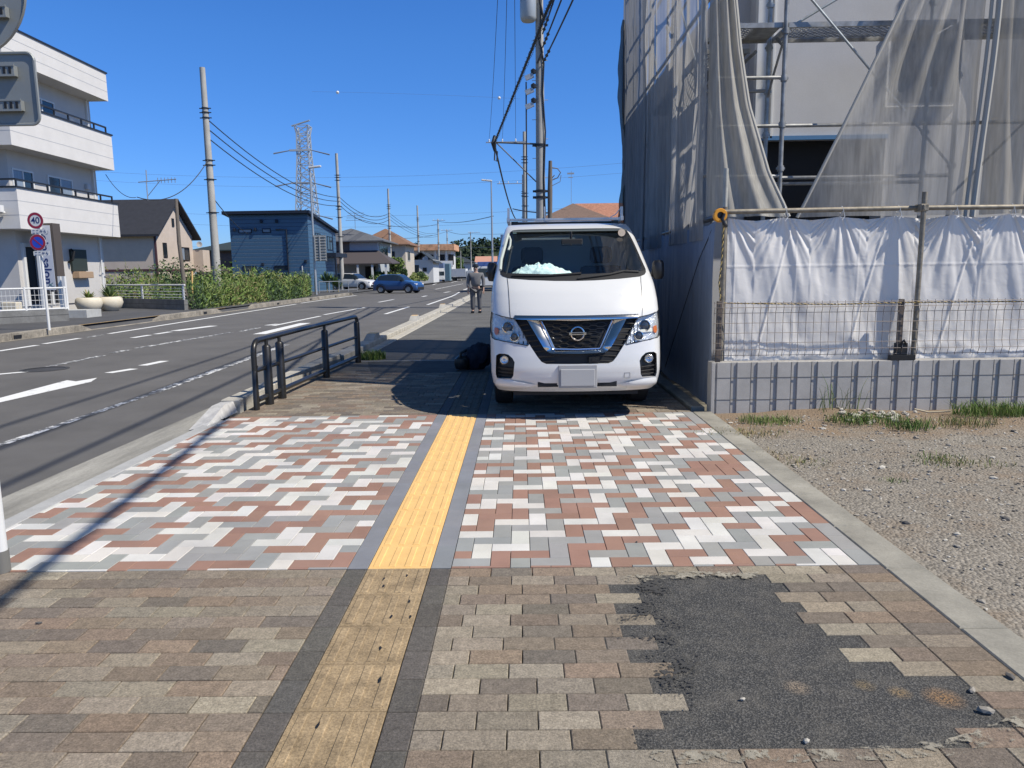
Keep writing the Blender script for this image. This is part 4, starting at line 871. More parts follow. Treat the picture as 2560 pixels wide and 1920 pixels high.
# bevel the chrome so it catches sky and ground: shift depth across its width
def vdist(x, z):
    x = abs(x); zc = z
    if zc > .70: xo_ = ltab([(.70, .31), (.976, .478)], zc); xi_ = ltab([(.70, .212), (.966, .345)], zc); return min(1, max(0, (xo_-x)/(xo_-xi_)))
    return min(1, max(0, (z-.66)/.04))
vs, fs, lp = region(VOC, [], lambda x, z: Vector((x, vy(x, z)-.020+.05*vdist(x, z)**1.5, z)), .02)
vpart('grille_chrome', vs, fs, m_chr, extra=ridge)
bl = MB(); P = [Vector((x, vy(x, z)+.0, z)) for x, z in [(-.338, .962), (-.285, .85), (-.222, .712), (-.21, .701), (0, .696), (.21, .701), (.222, .712), (.285, .85), (.338, .962)]]; bl.tube(P, .0065, 6); bl.smooth = True; bl.build('grille_trim', M('blue_tint_chrome', (.50, .62, .78), .2, metal=.8), van)
# honeycomb inner grille
hc = MB()
for r_ in range(9):
    z = .715+r_*.0275
    hwid = ltab([(.70, .20), (.966, .335)], z)-.015; P = []
    k = 0; x = -hwid
    while x <= hwid:
        ph = (int((x+1)/.07)+r_) % 2; zz = z+(.009 if ph else -.004); P.append(Vector((x, vy(x, z)+.012, zz))); x += .0175
    hc.tube(P, .0052, 6)
hc.build('honeycomb_grille', m_plb, van, smooth=True)
BAR = [(-.598, 1.022), (0, 1.016), (.598, 1.022), (.604, 1.0), (.59, .984), (0, .966), (-.59, .984), (-.604, 1.0)]
vs, fs, lp = region(BAR, [], lambda x, z: Vector((x, vy(x, z)-.022-.012*sin(pi*min(1, max(0, (z-.966)/.055))), z)), .03, .01)
vpart('hood_bar', vs, fs, m_chr, extra=ridge2 if False else (lambda mb: mb.add(lp[0]+[p+Vector((0, .04, 0)) for p in lp[0]], [(i, (i+1) % len(lp[0]), (i+1) % len(lp[0])+len(lp[0]), i+len(lp[0])) for i in range(len(lp[0]))])))
em = MB(); em.lathe((.003, vy(0, .846)-.02, .846), [(.054, .012), (.054, -.004), (.060, -.010), (.068, -.008), (.073, .0), (.072, .012)], 36, 0, 'Y')
em.smooth = True; eo = em.build('emblem', m_chr, van)
em = MB(); em.box(-.080, .086, vy(0, .846)-.030, vy(0, .846)-.008, .833, .861); em.build('emblem_bar', m_chr, eo, bevel=.004)
em = MB(); em.box(-.053, .059, vy(0, .846)-.0325, vy(0, .846)-.029, .842, .852); em.build('emblem_panel', m_plb, eo)
em = MB(); em.box(.11, .21, vy(.15, .60)-.0, vy(.15, .60)+.03, .565, .625); em.box(.135, .185, vy(.15, .60)-.006, vy(.15, .60)+.0, .58, .61); em.build('radar_panel', m_plb, van, bevel=.004)
# number plate, left blank
pl = MB(); pl.box(-.165, .165, -.030, -.012, .345, .51); pl.build('number_plate', M('plate_grey', (.40, .40, .395), .5), van, bevel=.006)
pl = MB(); pl.box(-.183, .187, -.012, .006, .325, .548); pl.build('plate_holder', M('plate_holder_grey', (.36, .36, .36), .5), van, bevel=.006)
for sg in (-1, 1):
    sl_ = MB(); P = SL if sg < 0 else mir(SL); x0, x1 = min(p[0] for p in P), max(p[0] for p in P); sl_.box(x0-.01, x1+.01, .045, .06, .33, .38); sl_.build('lower_slot', m_dark, van)
tc_ = MB(); x0 = .455; tc_.tube([(x0, vy(x0, .44)-.001, .41), (x0+.055, vy(x0+.055, .44)-.001, .41), (x0+.055, vy(x0+.055, .46)-.001, .462), (x0, vy(x0, .46)-.001, .462), (x0, vy(x0, .44)-.001, .41)], .0018, 5); tc_.build('tow_cover', m_concd, van)
# headlights
m_refl = M('headlight_reflector', (.74, .73, .71), .22, metal=.45, var=.2, scale=30, bump=.012, bscale=22)
m_orng = M('orange_lens', (.62, .16, .03), .25)
for sg in (-1, 1):
    P = HLP if sg < 0 else HR
    vs, fs, lp = region(S(P), [], lambda s, z: sf_(s, z, -.045), .03, .03)
    hl = vpart('headlight', vs, fs, m_refl)
    def disc(x, z, r_, dy=.03, mat=m_plb, nm='bulb_lens'):
        x *= sg; y = vy(x, z)+dy; q = MB(); q.lathe((x, y, z), [(r_+.008, .02), (r_+.010, -.012), (r_+.002, -.016), (r_, -.004)], 24, 1, 'Y'); q.lathe((x, y, z), [(r_, -.004), (r_*.8, -.012), (r_*.45, -.018), (0, -.021)], 24, 0, 'Y'); q.smooth = True; q.build(nm, [mat, m_chr], hl)
    m_proj = m_plb
    disc(-.667, .905, .046, .028, M('projector_glass', (.05, .055, .06), .08, spec=.9) if sg < 0 else bpy.data.materials['projector_glass'])
    disc(-.603, .812, .034, .028, bpy.data.materials['projector_glass'])
    q = MB(); OP = [(-.80, .90), (-.765, .895), (-.757, .87), (-.765, .835), (-.79, .825), (-.806, .85)]; OP = OP if sg < 0 else mir(OP)
    vs, fs, lp = region(S(OP), [], lambda s, z: sf_(s, z, -.028), .03, .03); q.add(vs, fs); q.build('turn_signal', m_orng, hl)
    q = MB(); OP = [(-.75, .875), (-.62, .868), (-.625, .84), (-.75, .845)]; OP = OP if sg < 0 else mir(OP); vs, fs, lp = region(S(OP), [], lambda s, z: sf_(s, z, -.026), .03, .02); q.add(vs, fs); q.build('reflector_band', M('lamp_band', (.75, .72, .62), .3) if sg < 0 else bpy.data.materials['lamp_band'], hl)
    vs, fs, lp = region(S(P), [], lambda s, z: sf_(s, z, .001), .03, .03); q = MB(); q.add(vs, fs); q.smooth = 'all'; q.build('lens_cover', m_clear, hl)
    q = MB(); LL = [Vector(sf_(s, z, .003)) for s, z in S(P)]; q.tube(LL+[LL[0]], .004, 6); q.build('lens_seal', m_plb, hl)
    # fog light pocket
    FP = FG if sg < 0 else mir(FG)
    vs, fs, lp = region(S([(x*1.0, z) for x, z in FP]), [], lambda s, z: sf_(s, z, -.065), .03, .03); fp = vpart('fog_light_pocket', vs, fs, m_plb)
    x = sg*.705; q = MB(); y = vy(x, .588)+.03; q.lathe((x, y, .588), [(.040, .03), (.042, -.006), (.036, -.012), (.032, 0), (.015, .004), (0, -.004)], 24, 0, 'Y'); q.smooth = True; q.build('fog_lamp', M('fog_chrome', (.65, .67, .68), .12, metal=.85, bump=.006, bscale=40) if sg < 0 else bpy.data.materials['fog_chrome'], fp)
    q = MB()
    for z in (.44, .475, .515): q.tube([Vector((sg*xx, vy(xx, z)+.04, z-.008*(.78-xx)/.15)) for xx in (.77, .72, .67, .63)], .006, 6)
    q.build('pocket_slats', m_pld, fp)
    # bright lip under the pocket
    LP = [(-.790, .392), (-.74, .40), (-.65, .396), (-.53, .376), (-.40, .352), (-.47, .318), (-.52, .298), (-.65, .286), (-.755, .282), (-.79, .31)]; LP = LP if sg < 0 else mir(LP)
    def lipf(s, z):
        x = XS(s)*ltab(WT, z); k = min(1, max(0, (abs(x)-.40)/.12)); b_ = sin(pi*min(1, max(0, (z-.28)/.118)))
        return Vector((x, vy(x, z)-.004-.028*k*b_, z))
    vs, fs, lp = region(S(LP), [], lipf, .03, .012); vpart('bumper_lip', vs, fs, m_vw)
    # mirror
    q = MB(); q.lathe((0, 0, 0), [(0, -.11), (.045, -.105), (.062, -.07), (.066, 0), (.062, .08), (.045, .11), (0, .118)], 18); q.smooth = True
    mo = q.build('mirror', m_plb, van); mo.location = (sg*(.84 if sg < 0 else .925), .92, 1.44); mo.scale = (1.0 if sg > 0 else .8, .75, .9)
    q = MB(); q.tube([(sg*.80, .95, 1.36), (sg*.87, .93, 1.40), (sg*.89, .92, 1.45)], .022, 8); q.smooth = True; q.build('mirror_arm', m_plb, van)
    q = MB(); y0 = 1.45; q.add([(sg*.815, .95, 1.40), (sg*.817, 1.9, 1.40), (sg*.763, 1.9, 1.72), (sg*.765, 1.45, 1.72)], [(0, 1, 2, 3)]); q.build('side_window', m_glass, van)
# wheels
for y in (1.12, 3.68):
    for sg in (-1, 1):
        q = MB(); x = sg*.735; q.lathe((x, y, .325), [(.20, -.10), (.29, -.10), (.318, -.085), (.325, -.05), (.325, .05), (.318, .085), (.29, .10), (.20, .10)], 40, 0, 'X'); q.smooth = True
        tw = q.build('wheel', M('tyre_rubber', (.02, .02, .02), .85, var=.2, scale=20) if 'tyre_rubber' not in bpy.data.materials else bpy.data.materials['tyre_rubber'], van)
        q = MB(); q.lathe((x, y, .325), [(.20, -.09), (.20, .09), (.185, .07), (.06, .06), (.0, .075)] if sg > 0 else [(.20, .09), (.20, -.09), (.185, -.07), (.06, -.06), (0, -.075)], 24, 0, 'X'); q.smooth = True; q.build('rim', m_galv, tw)
# roof rack
rk = MB(); y0, y1 = 1.95, 4.55
rk.box(-.66, .66, y0, y0+.03, 2.038, 2.066); rk.box(-.66, .66, y1-.03, y1, 2.035, 2.072)
for y in (2.45, 2.95, 3.45, 3.95): rk.box(-.65, .65, y, y+.03, 2.04, 2.065)
for sg in (-1, 1): rk.box(sg*.675-.018, sg*.675+.018, y0-.015, y1+.01, 2.03, 2.078)
ro = rk.build('roof_rack', m_galv if False else M('rack_aluminium', (.80, .79, .76), .45), van, bevel=.004)
rk = MB()
for sg in (-1, 1):
    for y in (y0, y1-.03):
        rk.box(sg*.672-.014, sg*.672+.014, y-.01, y+.035, 2.06, 2.19)
    rk.tube([(sg*.672, y0+.05, 2.185), (sg*.60, y0+.01, 2.10), (sg*.54, y0, 2.07)], .006, 6) if sg > 0 else None
rk.tube([(-.24, y0, 2.06), (-.245, y0, 2.20)], .008, 6)
rk.build('end_stop', bpy.data.materials['rack_aluminium'], ro)
rk = MB()
for sg in (-1, 1):
    for y in (y0+.05, 2.9, 3.8, y1-.08): rk.box(sg*.60-.04, sg*.60+.04, y, y+.05, 1.985, 2.035)
rk.box(-.62, .62, y0+.1, y0+.14, 2.0, 2.028)
rk.build('rack_foot', m_black, ro)
# dark bag on the ground by the van
bg_ = MB((-.72, 11.1, 0)); bg_.smooth = 'all'
def bagf(a, b_):
    ang = 2*pi*a; ph = pi*b_
    d = Vector((cos(ang)*sin(ph), sin(ang)*sin(ph), cos(ph))); k = 1+.22*noise.noise(d*2.2)+.12*noise.noise(d*5)
    return Vector((-.66+.23*d.x*k+.05*d.z, 11.1+.17*d.y*k, max(.0, .18+.21*d.z*k)))
bg_.grid(bagf, 36, 22)
bo = bg_.build('bag', M('navy_nylon', (.012, .014, .026), .7, bump=.006, bscale=20)); tag(bo, 'dark navy bag slumped on the sidewalk in the shade by the side of the van', 'bag')
q = MB((-.72, 11.1, 0)); q.tube([(-.82, 11.0, .30), (-.90, 10.94, .26), (-.92, 10.95, .12), (-.84, 10.96, .05)], .022, 8); q.smooth = True; so_ = q.build('strap', m_black, None); so_.parent = bo; so_.location = (0, 0, 0)
q = MB((-.72, 11.1, 0)); q.lathe((-.89, 11.0, .0), [(.10, .02), (.12, .08), (.11, .17), (.05, .22), (0, .225)], 16); q.smooth = True; so_ = q.build('side_pocket', m_black, None); so_.parent = bo; so_.location = (0, 0, 0)
# ------------------------------------------------------------------ text helper
def text_geo(s, size=1.0):
    cu = bpy.data.curves.new('t', 'FONT'); cu.body = s; cu.size = size; cu.align_x = 'CENTER'; cu.align_y = 'CENTER'; cu.offset = .012*size
    o = bpy.data.objects.new('t', cu); sc.collection.objects.link(o); bpy.context.view_layer.update()
    me = o.to_mesh(); vs = [v.co.copy() for v in me.vertices]; fs = [tuple(p.vertices) for p in me.polygons]
    o.to_mesh_clear(); bpy.data.objects.remove(o); bpy.data.curves.remove(cu); return vs, fs
def put_text(mb, s, size, c, ax, ay, mi=0):
    vs, fs = text_geo(s, size); c = Vector(c); ax = Vector(ax).normalized(); ay = Vector(ay).normalized()
    mb.add([c+ax*v.x+ay*v.y for v in vs], fs, mi)
def strokes(mb, P, c, ax, ay, s, r):
    c = Vector(c); ax = Vector(ax).normalized(); ay = Vector(ay).normalized()
    for st in P: mb.tube([c+ax*(p[0]*s)+ay*(p[1]*s) for p in st], r, 4)
KO = [[(-.3, .32), (.05, .36), (.3, .3)], [(-.32, -.25), (-.2, -.38), (.1, -.4), (.35, -.34)]]
KA = [[(-.38, .15), (.1, .22), (.16, .1), (.08, -.3), (-.04, -.4)], [(-.08, .42), (-.16, .1), (-.34, -.35)], [(.25, .3), (.4, .02)]]
RA = [[(-.1, .42), (.12, .34)], [(-.22, .2), (-.26, -.12), (-.1, .0), (.15, .05), (.3, -.1), (.2, -.34), (-.12, -.42)]]
# ------------------------------------------------------------------ sign posts
sp = thing('sign_post', 'white sign post at the left edge with the grey backs of two road signs', 'sign post', (-2.585, 3.46, 0))
m_signback = M('sign_back_grey', (.25, .265, .26), .55, metal=.3, var=.08, scale=6)
q = MB(sp.location); q.tube([(-2.585, 3.46, 0), (-2.585, 3.46, 3.2)], .034, 20); q.smooth = True; q.build('post', m_white, sp)
q = MB(sp.location); q.lathe((-2.585, 3.46, 0), [(.038, 0), (.038, .11), (.034, .11)], 20); q.smooth = True; q.build('base_band', M('band_grey', (.16, .155, .14), .7), sp)
yS = 3.50
def rrect(x0, x1, z0, z1, r_, n=6):
    P = []
    for cx, cz, a0 in ((x1-r_, z1-r_, 0), (x0+r_, z1-r_, pi/2), (x0+r_, z0+r_, pi), (x1-r_, z0+r_, 3*pi/2)):
        P += [(cx+r_*cos(a0+pi/2*k/n), cz+r_*sin(a0+pi/2*k/n)) for k in range(n+1)]
    return P
def plate(x0, x1, z0, z1, r_, nm, lab):
    q = MB(sp.location); P = rrect(x0, x1, z0, z1, r_); q.prism(P, 'Y', yS-.0, yS+.004)
    q.tube([(p[0], yS-.004, p[1]) for p in P+[P[0]]], .007, 6); o = q.build(nm, m_signback, sp); return o
def chan(z, xw, par):
    q = MB(sp.location); q.box(-2.8, xw, yS-.030, yS-.002, z-.022, z+.022); q.box(-2.8, xw+.004, yS-.034, yS-.030, z-.026, z-.018); q.box(-2.8, xw+.004, yS-.034, yS-.030, z+.018, z+.026)
    q.build('channel', m_signback, par)
    q = MB(sp.location)
    for k in (0, 1, 2): q.box(xw-.022-.026*k, xw-.012-.026*k, yS-.0335, yS-.029, z-.014, z+.014)
    q.build('slot', m_dark, par)
pr = plate(-2.75, -2.185, 2.13, 2.44, .035, 'rectangular_sign', None); chan(2.36, -2.265, pr); chan(2.21, -2.25, pr)
q = MB(sp.location); q.lathe((-2.49, yS, 2.72), [(0, 0), (.29, 0), (.30, -.010), (.30, .006), (0, .006)], 48, 0, 'Y'); q.smooth = True
rs_ = q.build('round_sign', m_signback, sp); chan(2.76, -2.28, rs_); chan(2.61, -2.275, rs_)
# 40 km/h and no parking signs
g0 = Vector((-12.42, 19.34, .10)); rsn = thing('road_sign', 'white post with a 40 speed limit disc above a blue and red no parking disc', 'road sign', g0)
m_red = M('sign_red', (.30, .02, .045), .45); m_blue = M('sign_blue', (.02, .07, .50), .45); m_navy = M('sign_navy', (.015, .03, .14), .5)
q = MB(g0); q.tube([g0, g0+Vector((0, 0, 2.95))], .034, 14); q.smooth = True; q.build('post', m_white, rsn)
def discs(zc, nm):
    c = g0+Vector((-.02, -.06, zc)); q = MB(g0); q.lathe(c, [(0, 0), (.21, 0), (.21, -.006), (0, -.006)], 40, 0, 'Y'); return q, c
q, c = discs(2.82, 0); o1 = q.build('speed_limit_sign', m_white, rsn)
q = MB(g0); q.lathe(c, [(.143, -.009), (.203, -.009), (.203, -.006)], 40, 0, 'Y'); q.build('red_ring', m_red, o1)
q = MB(g0); put_text(q, '40', .225, c+Vector((0, -.010, .0)), (1, 0, 0), (0, 0, 1)); q.build('number', m_navy, o1)
q, c = discs(2.27, 0); o2 = q.build('no_parking_sign', m_white, rsn)
q = MB(g0); q.lathe(c, [(.143, -.009), (.203, -.009), (.203, -.006)], 40, 0, 'Y'); q.obox(c+Vector((0, -.0105, 0)), (1, 0, -.9), (0, 1, 0), (.9, 0, 1), .155, .0008, .015); q.build('red_ring', m_red, o2)
q = MB(g0); q.lathe(c, [(0, -.008), (.144, -.008)], 40, 0, 'Y'); q.build('blue_disc', m_blue, o2)
for zc, dx in ((2.545, .05), (1.99, .05)):
    c = g0+Vector((dx, -.06, zc)); q = MB(g0); q.prism([(c.x+x, c.z+z) for x, z in rrect(-.21, .21, -.06, .06, .02)], 'Y', c.y-.006, c.y); o3 = q.build('sub_plate', m_white, rsn)
    q = MB(g0)
    for k, G3 in enumerate((KO, KO, KA, RA)): strokes(q, G3, c+Vector((-.14+.095*k, -.010, 0)), (1, 0, 0), (0, 0, 1), .09, .0042)
    q.build('writing', m_navy, o3)
# ------------------------------------------------------------------ houses helper
def part_box(par, name, mat, boxes, bevel=0):
    q = MB(par.location)
    for b_ in boxes: q.box(*b_)
    return q.build(name, mat, par, bevel=bevel)
def win_front(par, x0, x1, z0, z1, y, fmat, pmat=None, fr=.05, split=True):     # on a wall facing the camera
    o = part_box(par, 'window', fmat, [(x0, x1, y-.05, y, z0, z0+fr), (x0, x1, y-.05, y, z1-fr, z1), (x0, x0+fr, y-.05, y, z0+fr, z1-fr), (x1-fr, x1, y-.05, y, z0+fr, z1-fr)]+([((x0+x1)/2-fr/2, (x0+x1)/2+fr/2, y-.045, y, z0+fr, z1-fr)] if split else []))
    q = MB(); s = par.location; q.box(x0+fr-s.x, x1-fr-s.x, y-.02-s.y, y-.004-s.y, z0+fr-s.z, z1-fr-s.z); q.build('pane', pmat or m_glass, o)
    return o
def win_side(par, y0, y1, z0, z1, x, fmat, fr=.05, mats=None):                 # on a wall facing the road (+X)
    o = part_box(par, 'window', fmat, [(x, x+.05, y0, y1, z0, z0+fr), (x, x+.05, y0, y1, z1-fr, z1), (x, x+.05, y0, y0+fr, z0+fr, z1-fr), (x, x+.05, y1-fr, y1, z0+fr, z1-fr), (x, x+.045, (y0+y1)/2-fr/2, (y0+y1)/2+fr/2, z0+fr, z1-fr)])
    s = par.location; ms_ = mats or (m_glass, m_glass); ym = (y0+y1)/2
    for (a, b_), mm in zip(((y0+fr, ym), (ym, y1-fr)), ms_):
        q = MB(); q.box(x+.004-s.x, x+.02-s.x, a-s.y, b_-s.y, z0+fr-s.z, z1-fr-s.z); q.build('pane', mm, o)
    return o
def gable_roof(par, x0, x1, y0, y1, ze, zr, axis, mat, oh=.5, th=.14, nm='roof'):
    q = MB(par.location)
    if axis == 'X':   # ridge along X, slopes face camera and away
        ym = (y0+y1)/2; s = (zr-ze)/(ym-y0); a = y0-oh; b_ = y1+oh; zl = ze-oh*s
        q.prism([(a, zl), (ym, zr), (b_, zl), (b_, zl+th), (ym, zr+th), (a, zl+th)][::1], 'X', x0-oh, x1+oh)
    else:
        xm = (x0+x1)/2; s = (zr-ze)/(xm-x0); a = x0-oh; b_ = x1+oh; zl = ze-oh*s
        q.prism([(a, zl), (xm, zr), (b_, zl), (b_, zl+th), (xm, zr+th), (a, zl+th)], 'Y', y0-oh, y1+oh)
    return q.build(nm, mat, par)
def hip_roof(par, x0, x1, y0, y1, ze, zr, mat, oh=.5, nm='roof', rl=.35):
    q = MB(par.location); a, b_, c, d = x0-oh, x1+oh, y0-oh, y1+oh; w_ = b_-a; dd = d-c
    if w_ > dd: r0, r1 = (a+dd*.45, (c+d)/2), (b_-dd*.45, (c+d)/2)
    else: r0, r1 = ((a+b_)/2, c+w_*.45), ((a+b_)/2, d-w_*.45)
    V = [(a, c, ze), (b_, c, ze), (b_, d, ze), (a, d, ze), (a, c, ze+.12), (b_, c, ze+.12), (b_, d, ze+.12), (a, d, ze+.12), (r0[0], r0[1], zr), (r1[0], r1[1], zr)]
    F = [(0, 3, 2, 1), (0, 1, 5, 4), (1, 2, 6, 5), (2, 3, 7, 6), (3, 0, 4, 7)]
    F += [(4, 5, 9, 8), (5, 6, 9), (6, 7, 8, 9), (7, 4, 8)] if w_ > dd else [(4, 5, 8), (5, 6, 9, 8), (6, 7, 9), (7, 4, 8, 9)]
    q.add(V, F); return q.build(nm, mat, par)
# ------------------------------------------------------------------ white building with balconies
bd = thing('apartment_building', 'white three storey building with wide balconies and a salon sign at the far left', 'building', (-18.35, 32.85, .1))
m_stw = M('white_stucco', (.62, .60, .57), .85, var=.05, scale=1.5, var2=.04, scale2=60, bump=.003, bscale=60)
m_stg = M('grey_stucco', (.50, .51, .52), .85, var=.05, scale=2)
wb_ = MB(bd.location); wb_.box(-30, -18.35, 27.2, 32.85, .45, 9.0); wb_.box(-30, -18.4, 27.25, 32.8, .1, .45); wb_.build('wall', M('lower_wall', (.52, .50, .47), .85, var=.05, scale=1.5), bd)
for z0, z1, cap in ((3.20, 4.60, 1), (6.04, 7.48, 1), (8.90, 10.02, 0)):
    X = -17.52
    o = part_box(bd, 'balcony' if cap else 'parapet', m_stw, [(-30, X, 26.3, 32.85, z0, z0+.18), (X-.16, X, 26.3, 32.85, z0+.18, z1), (-30, X-.16, 26.3, 26.46, z0+.18, z1), (-18.35, X-.16, 32.7, 32.85, z0+.18, z1)])
    s = bd.location; q = MB()
    for f_ in (.33, .68):
        zz = z0+(z1-z0)*f_; q.box(X-s.x, X+.004-s.x, 26.3-s.y, 32.85-s.y, zz-s.z, zz+.018-s.z); q.box(-30-s.x, X-s.x, 26.296-s.y, 26.3-s.y, zz-s.z, zz+.018-s.z)
    q.build('panel_joint', M('joint_grey', (.40, .41, .43), .9) if z0 == 3.20 else bpy.data.materials['joint_grey'], o)
    q = MB(); q.box(X-.20-s.x, X+.04-s.x, 26.26-s.y, 32.9-s.y, z1-s.z, z1+.06-s.z); q.box(-30-s.x, X-.2-s.x, 26.26-s.y, 26.5-s.y, z1-s.z, z1+.06-s.z); q.build('coping', m_black, o)
    if cap:
        q = MB(); q.box(X-.12-s.x, X-.05-s.x, 26.35-s.y, 32.6-s.y, z1+.27-s.z, z1+.33-s.z); q.box(-30-s.x, X-.12-s.x, 26.35-s.y, 26.42-s.y, z1+.27-s.z, z1+.33-s.z)
        Y = 26.4
        while Y < 32.7: q.box(X-.11-s.x, X-.06-s.x, Y-s.y, Y+.06-s.y, z1+.06-s.z, z1+.27-s.z); Y += .88
        q.build('railing', m_black, o)
q = MB(bd.location); q.box(-30, -18.35, 27.2, 32.85, 9.0, 9.95); q.build('roof', m_stg, bd)
for z, ys in ((6.25, ((28.7, 30.3),)), (3.38, ((27.35, 28.55), (29.4, 31.0)))):
    for k, (a, b_) in enumerate(ys): win_side(bd, a, b_, z, z+2.05, -18.35, m_white, .06, (m_curtain, m_glass) if not k else (m_glass, m_curtain))
for Y, z in ((31.4, 7.55), (31.9, 5.15)):
    part_box(bd, 'wall_lamp', m_stg, [(-18.35, -18.2, Y, Y+.22, z, z+.24)], .03)
part_box(bd, 'down_pipe', m_white, [(-18.35, -18.27, 32.5, 32.58, .2, 8.9)]); part_box(bd, 'air_conditioner', m_stg, [(-18.3, -18.0, 28.5, 29.2, 3.4, 4.0), (-18.3, -18.0, 31.2, 31.9, 6.25, 6.85)], .03)
# ground floor shop front
part_box(bd, 'door_glass', m_dark, [(-18.37, -18.34, 27.55, 29.6, .5, 2.62)])
part_box(bd, 'door_frame', m_white, [(-18.35, -18.26, 27.42, 27.55, .45, 2.75), (-18.35, -18.26, 28.15, 28.28, .45, 2.62), (-18.35, -18.26, 28.85, 28.95, .45, 2.62), (-18.35, -18.26, 29.6, 29.78, .45, 2.75), (-18.35, -18.26, 27.55, 29.6, 2.62, 2.75)])
part_box(bd, 'wall_board', M('board_dark', (.03, .04, .035), .6), [(-18.35, -18.25, 30.35, 31.4, 1.75, 2.62)])
part_box(bd, 'flower_box', M('tan_box', (.36, .25, .16), .7), [(-18.35, -18.05, 30.42, 31.45, 1.45, 1.72)], .02)
q = MB(bd.location); q.tube([(-18.3, 30.2, 2.1), (-18.1, 30.15, 2.2), (-18.05, 30.2, 2.5), (-18.2, 30.25, 2.6)], .05, 8); q.build('wreath', m_dark, bd)
q = MB(bd.location); q.obox((-18.5, 26.0, 3.62), (1, 0, .28), (0, 1, 0), (-.28, 0, 1), .55, .25, .03); q.box(-18.05, -17.9, 25.9, 26.1, 3.75, 3.98); q.build('awning', m_white, bd)
# salon sign
sg = thing('shop_sign', 'tall narrow white shop sign reading salon in a brown box projecting from the white building', 'sign', (-17.5, 27.5, .96))
m_brn = M('sign_brown', (.085, .07, .06), .6); q = MB(sg.location); q.box(-17.86, -17.14, 27.5, 27.95, .96, 3.46); q.build('sign_box', m_brn, sg)
q = MB(sg.location); q.box(-17.80, -17.24, 27.485, 27.499, 1.03, 3.38); so1 = q.build('sign_face', M('sign_face_white', (.52, .54, .60), .4), sg)
q = MB(); put_text(q, 'Soin  salon', .46, Vector((-17.50, 27.478, 2.25))-sg.location, (0, 0, -1), (1, 0, 0)); q.build('writing', m_navy, so1)
q = MB(); c = Vector((-17.4, 27.478, 1.2))-sg.location; 
for P in ([(-.12, -.03), (-.02, .03), (.08, .10)], [(-.02, .03), (.06, -.04), (.12, -.02)], [(.0, .0), (-.06, .08)]): q.tube([c+Vector((p[0], 0, p[1])) for p in P], .008, 4)
c = Vector((-17.55, 27.478, 3.22))-sg.location
for P in ([(-.10, -.03), (0, .03), (.10, .04)], [(-.0, .03), (.08, -.05)]): q.tube([c+Vector((p[0], 0, p[1])) for p in P], .008, 4)
q.build('leaf_drawing', M('sign_teal', (.05, .16, .14), .6), so1)
# forecourt: low block wall, white mesh fence, porch posts
m_cb = M('block_grey', (.17, .17, .165), .9, var=.3, scale=2, var2=.15, scale2=50)
bw = MB((-14.6, 23.6, .1)); P0, P1 = Vector((-14.56, 23.7, .1)), Vector((-19.0, 18.6, .1)); d = (P1-P0).normalized(); nn = Vector((-d.y, d.x, 0))
bw.obox((P0+P1)/2+Vector((0, 0, .17)), d, nn, (0, 0, 1), (P1-P0).length/2, .07, .2); bw.obox((P0+P1)/2+Vector((0, 0, .20)), d, nn, (0, 0, 1), (P1-P0).length/2+.002, .072, .006, 1)
tag(bw.build('low_wall', [m_cb, m_dark]), 'low grey block wall in front of the salon forecourt behind the speed sign', 'wall')
wf = thing('white_fence', 'white steel mesh fence on the low block wall in front of the salon', 'fence', (-14.6, 23.7, .45))
def onl(t, z): return P0+d*t+Vector((0, 0, z-.1))
Lf = (P1-P0).length
q = MB(wf.location); q.tube([onl(0, 1.15), onl(Lf, 1.15)], .028, 6); q.tube([onl(0, .50), onl(Lf, .50)], .03, 6); q.build('rail', m_white, wf)
q = MB(wf.location); t_ = 0
while t_ < Lf: q.tube([onl(t_, .5), onl(t_, 1.15)], .005, 4); t_ += .11
for z in (.62, .78, .94): q.tube([onl(0, z), onl(Lf, z)], .008, 4)
q.build('mesh', m_white, wf)
for t_ in (.05, 1.15, 3.1, 5.2): q = MB(wf.location); q.tube([onl(t_, .45), onl(t_, 1.2)], .035, 8); q.build('post', m_white, wf)
pf = thing('porch_frame', 'tall white posts of the open porch frame beside the salon entrance', 'porch', (-15.9, 25.2, .1))
for (x, y, h_) in ((-15.75, 25.6, 1.42), (-15.95, 25.7, 1.42), (-17.25, 26.7, 2.3)):
    q = MB(pf.location); q.box(x-.05, x+.05, y-.05, y+.05, .1, .1+h_+.0); q.build('post', m_white, pf)
stp = MB((-15.8, 26.2, .1)); stp.box(-16.4, -14.9, 25.3, 26.2, .1, .36); tag(stp.build('step', M('step_grey', (.42, .42, .40), .9, var=.1)), 'pale concrete step slab between the low wall and the planters', 'step')
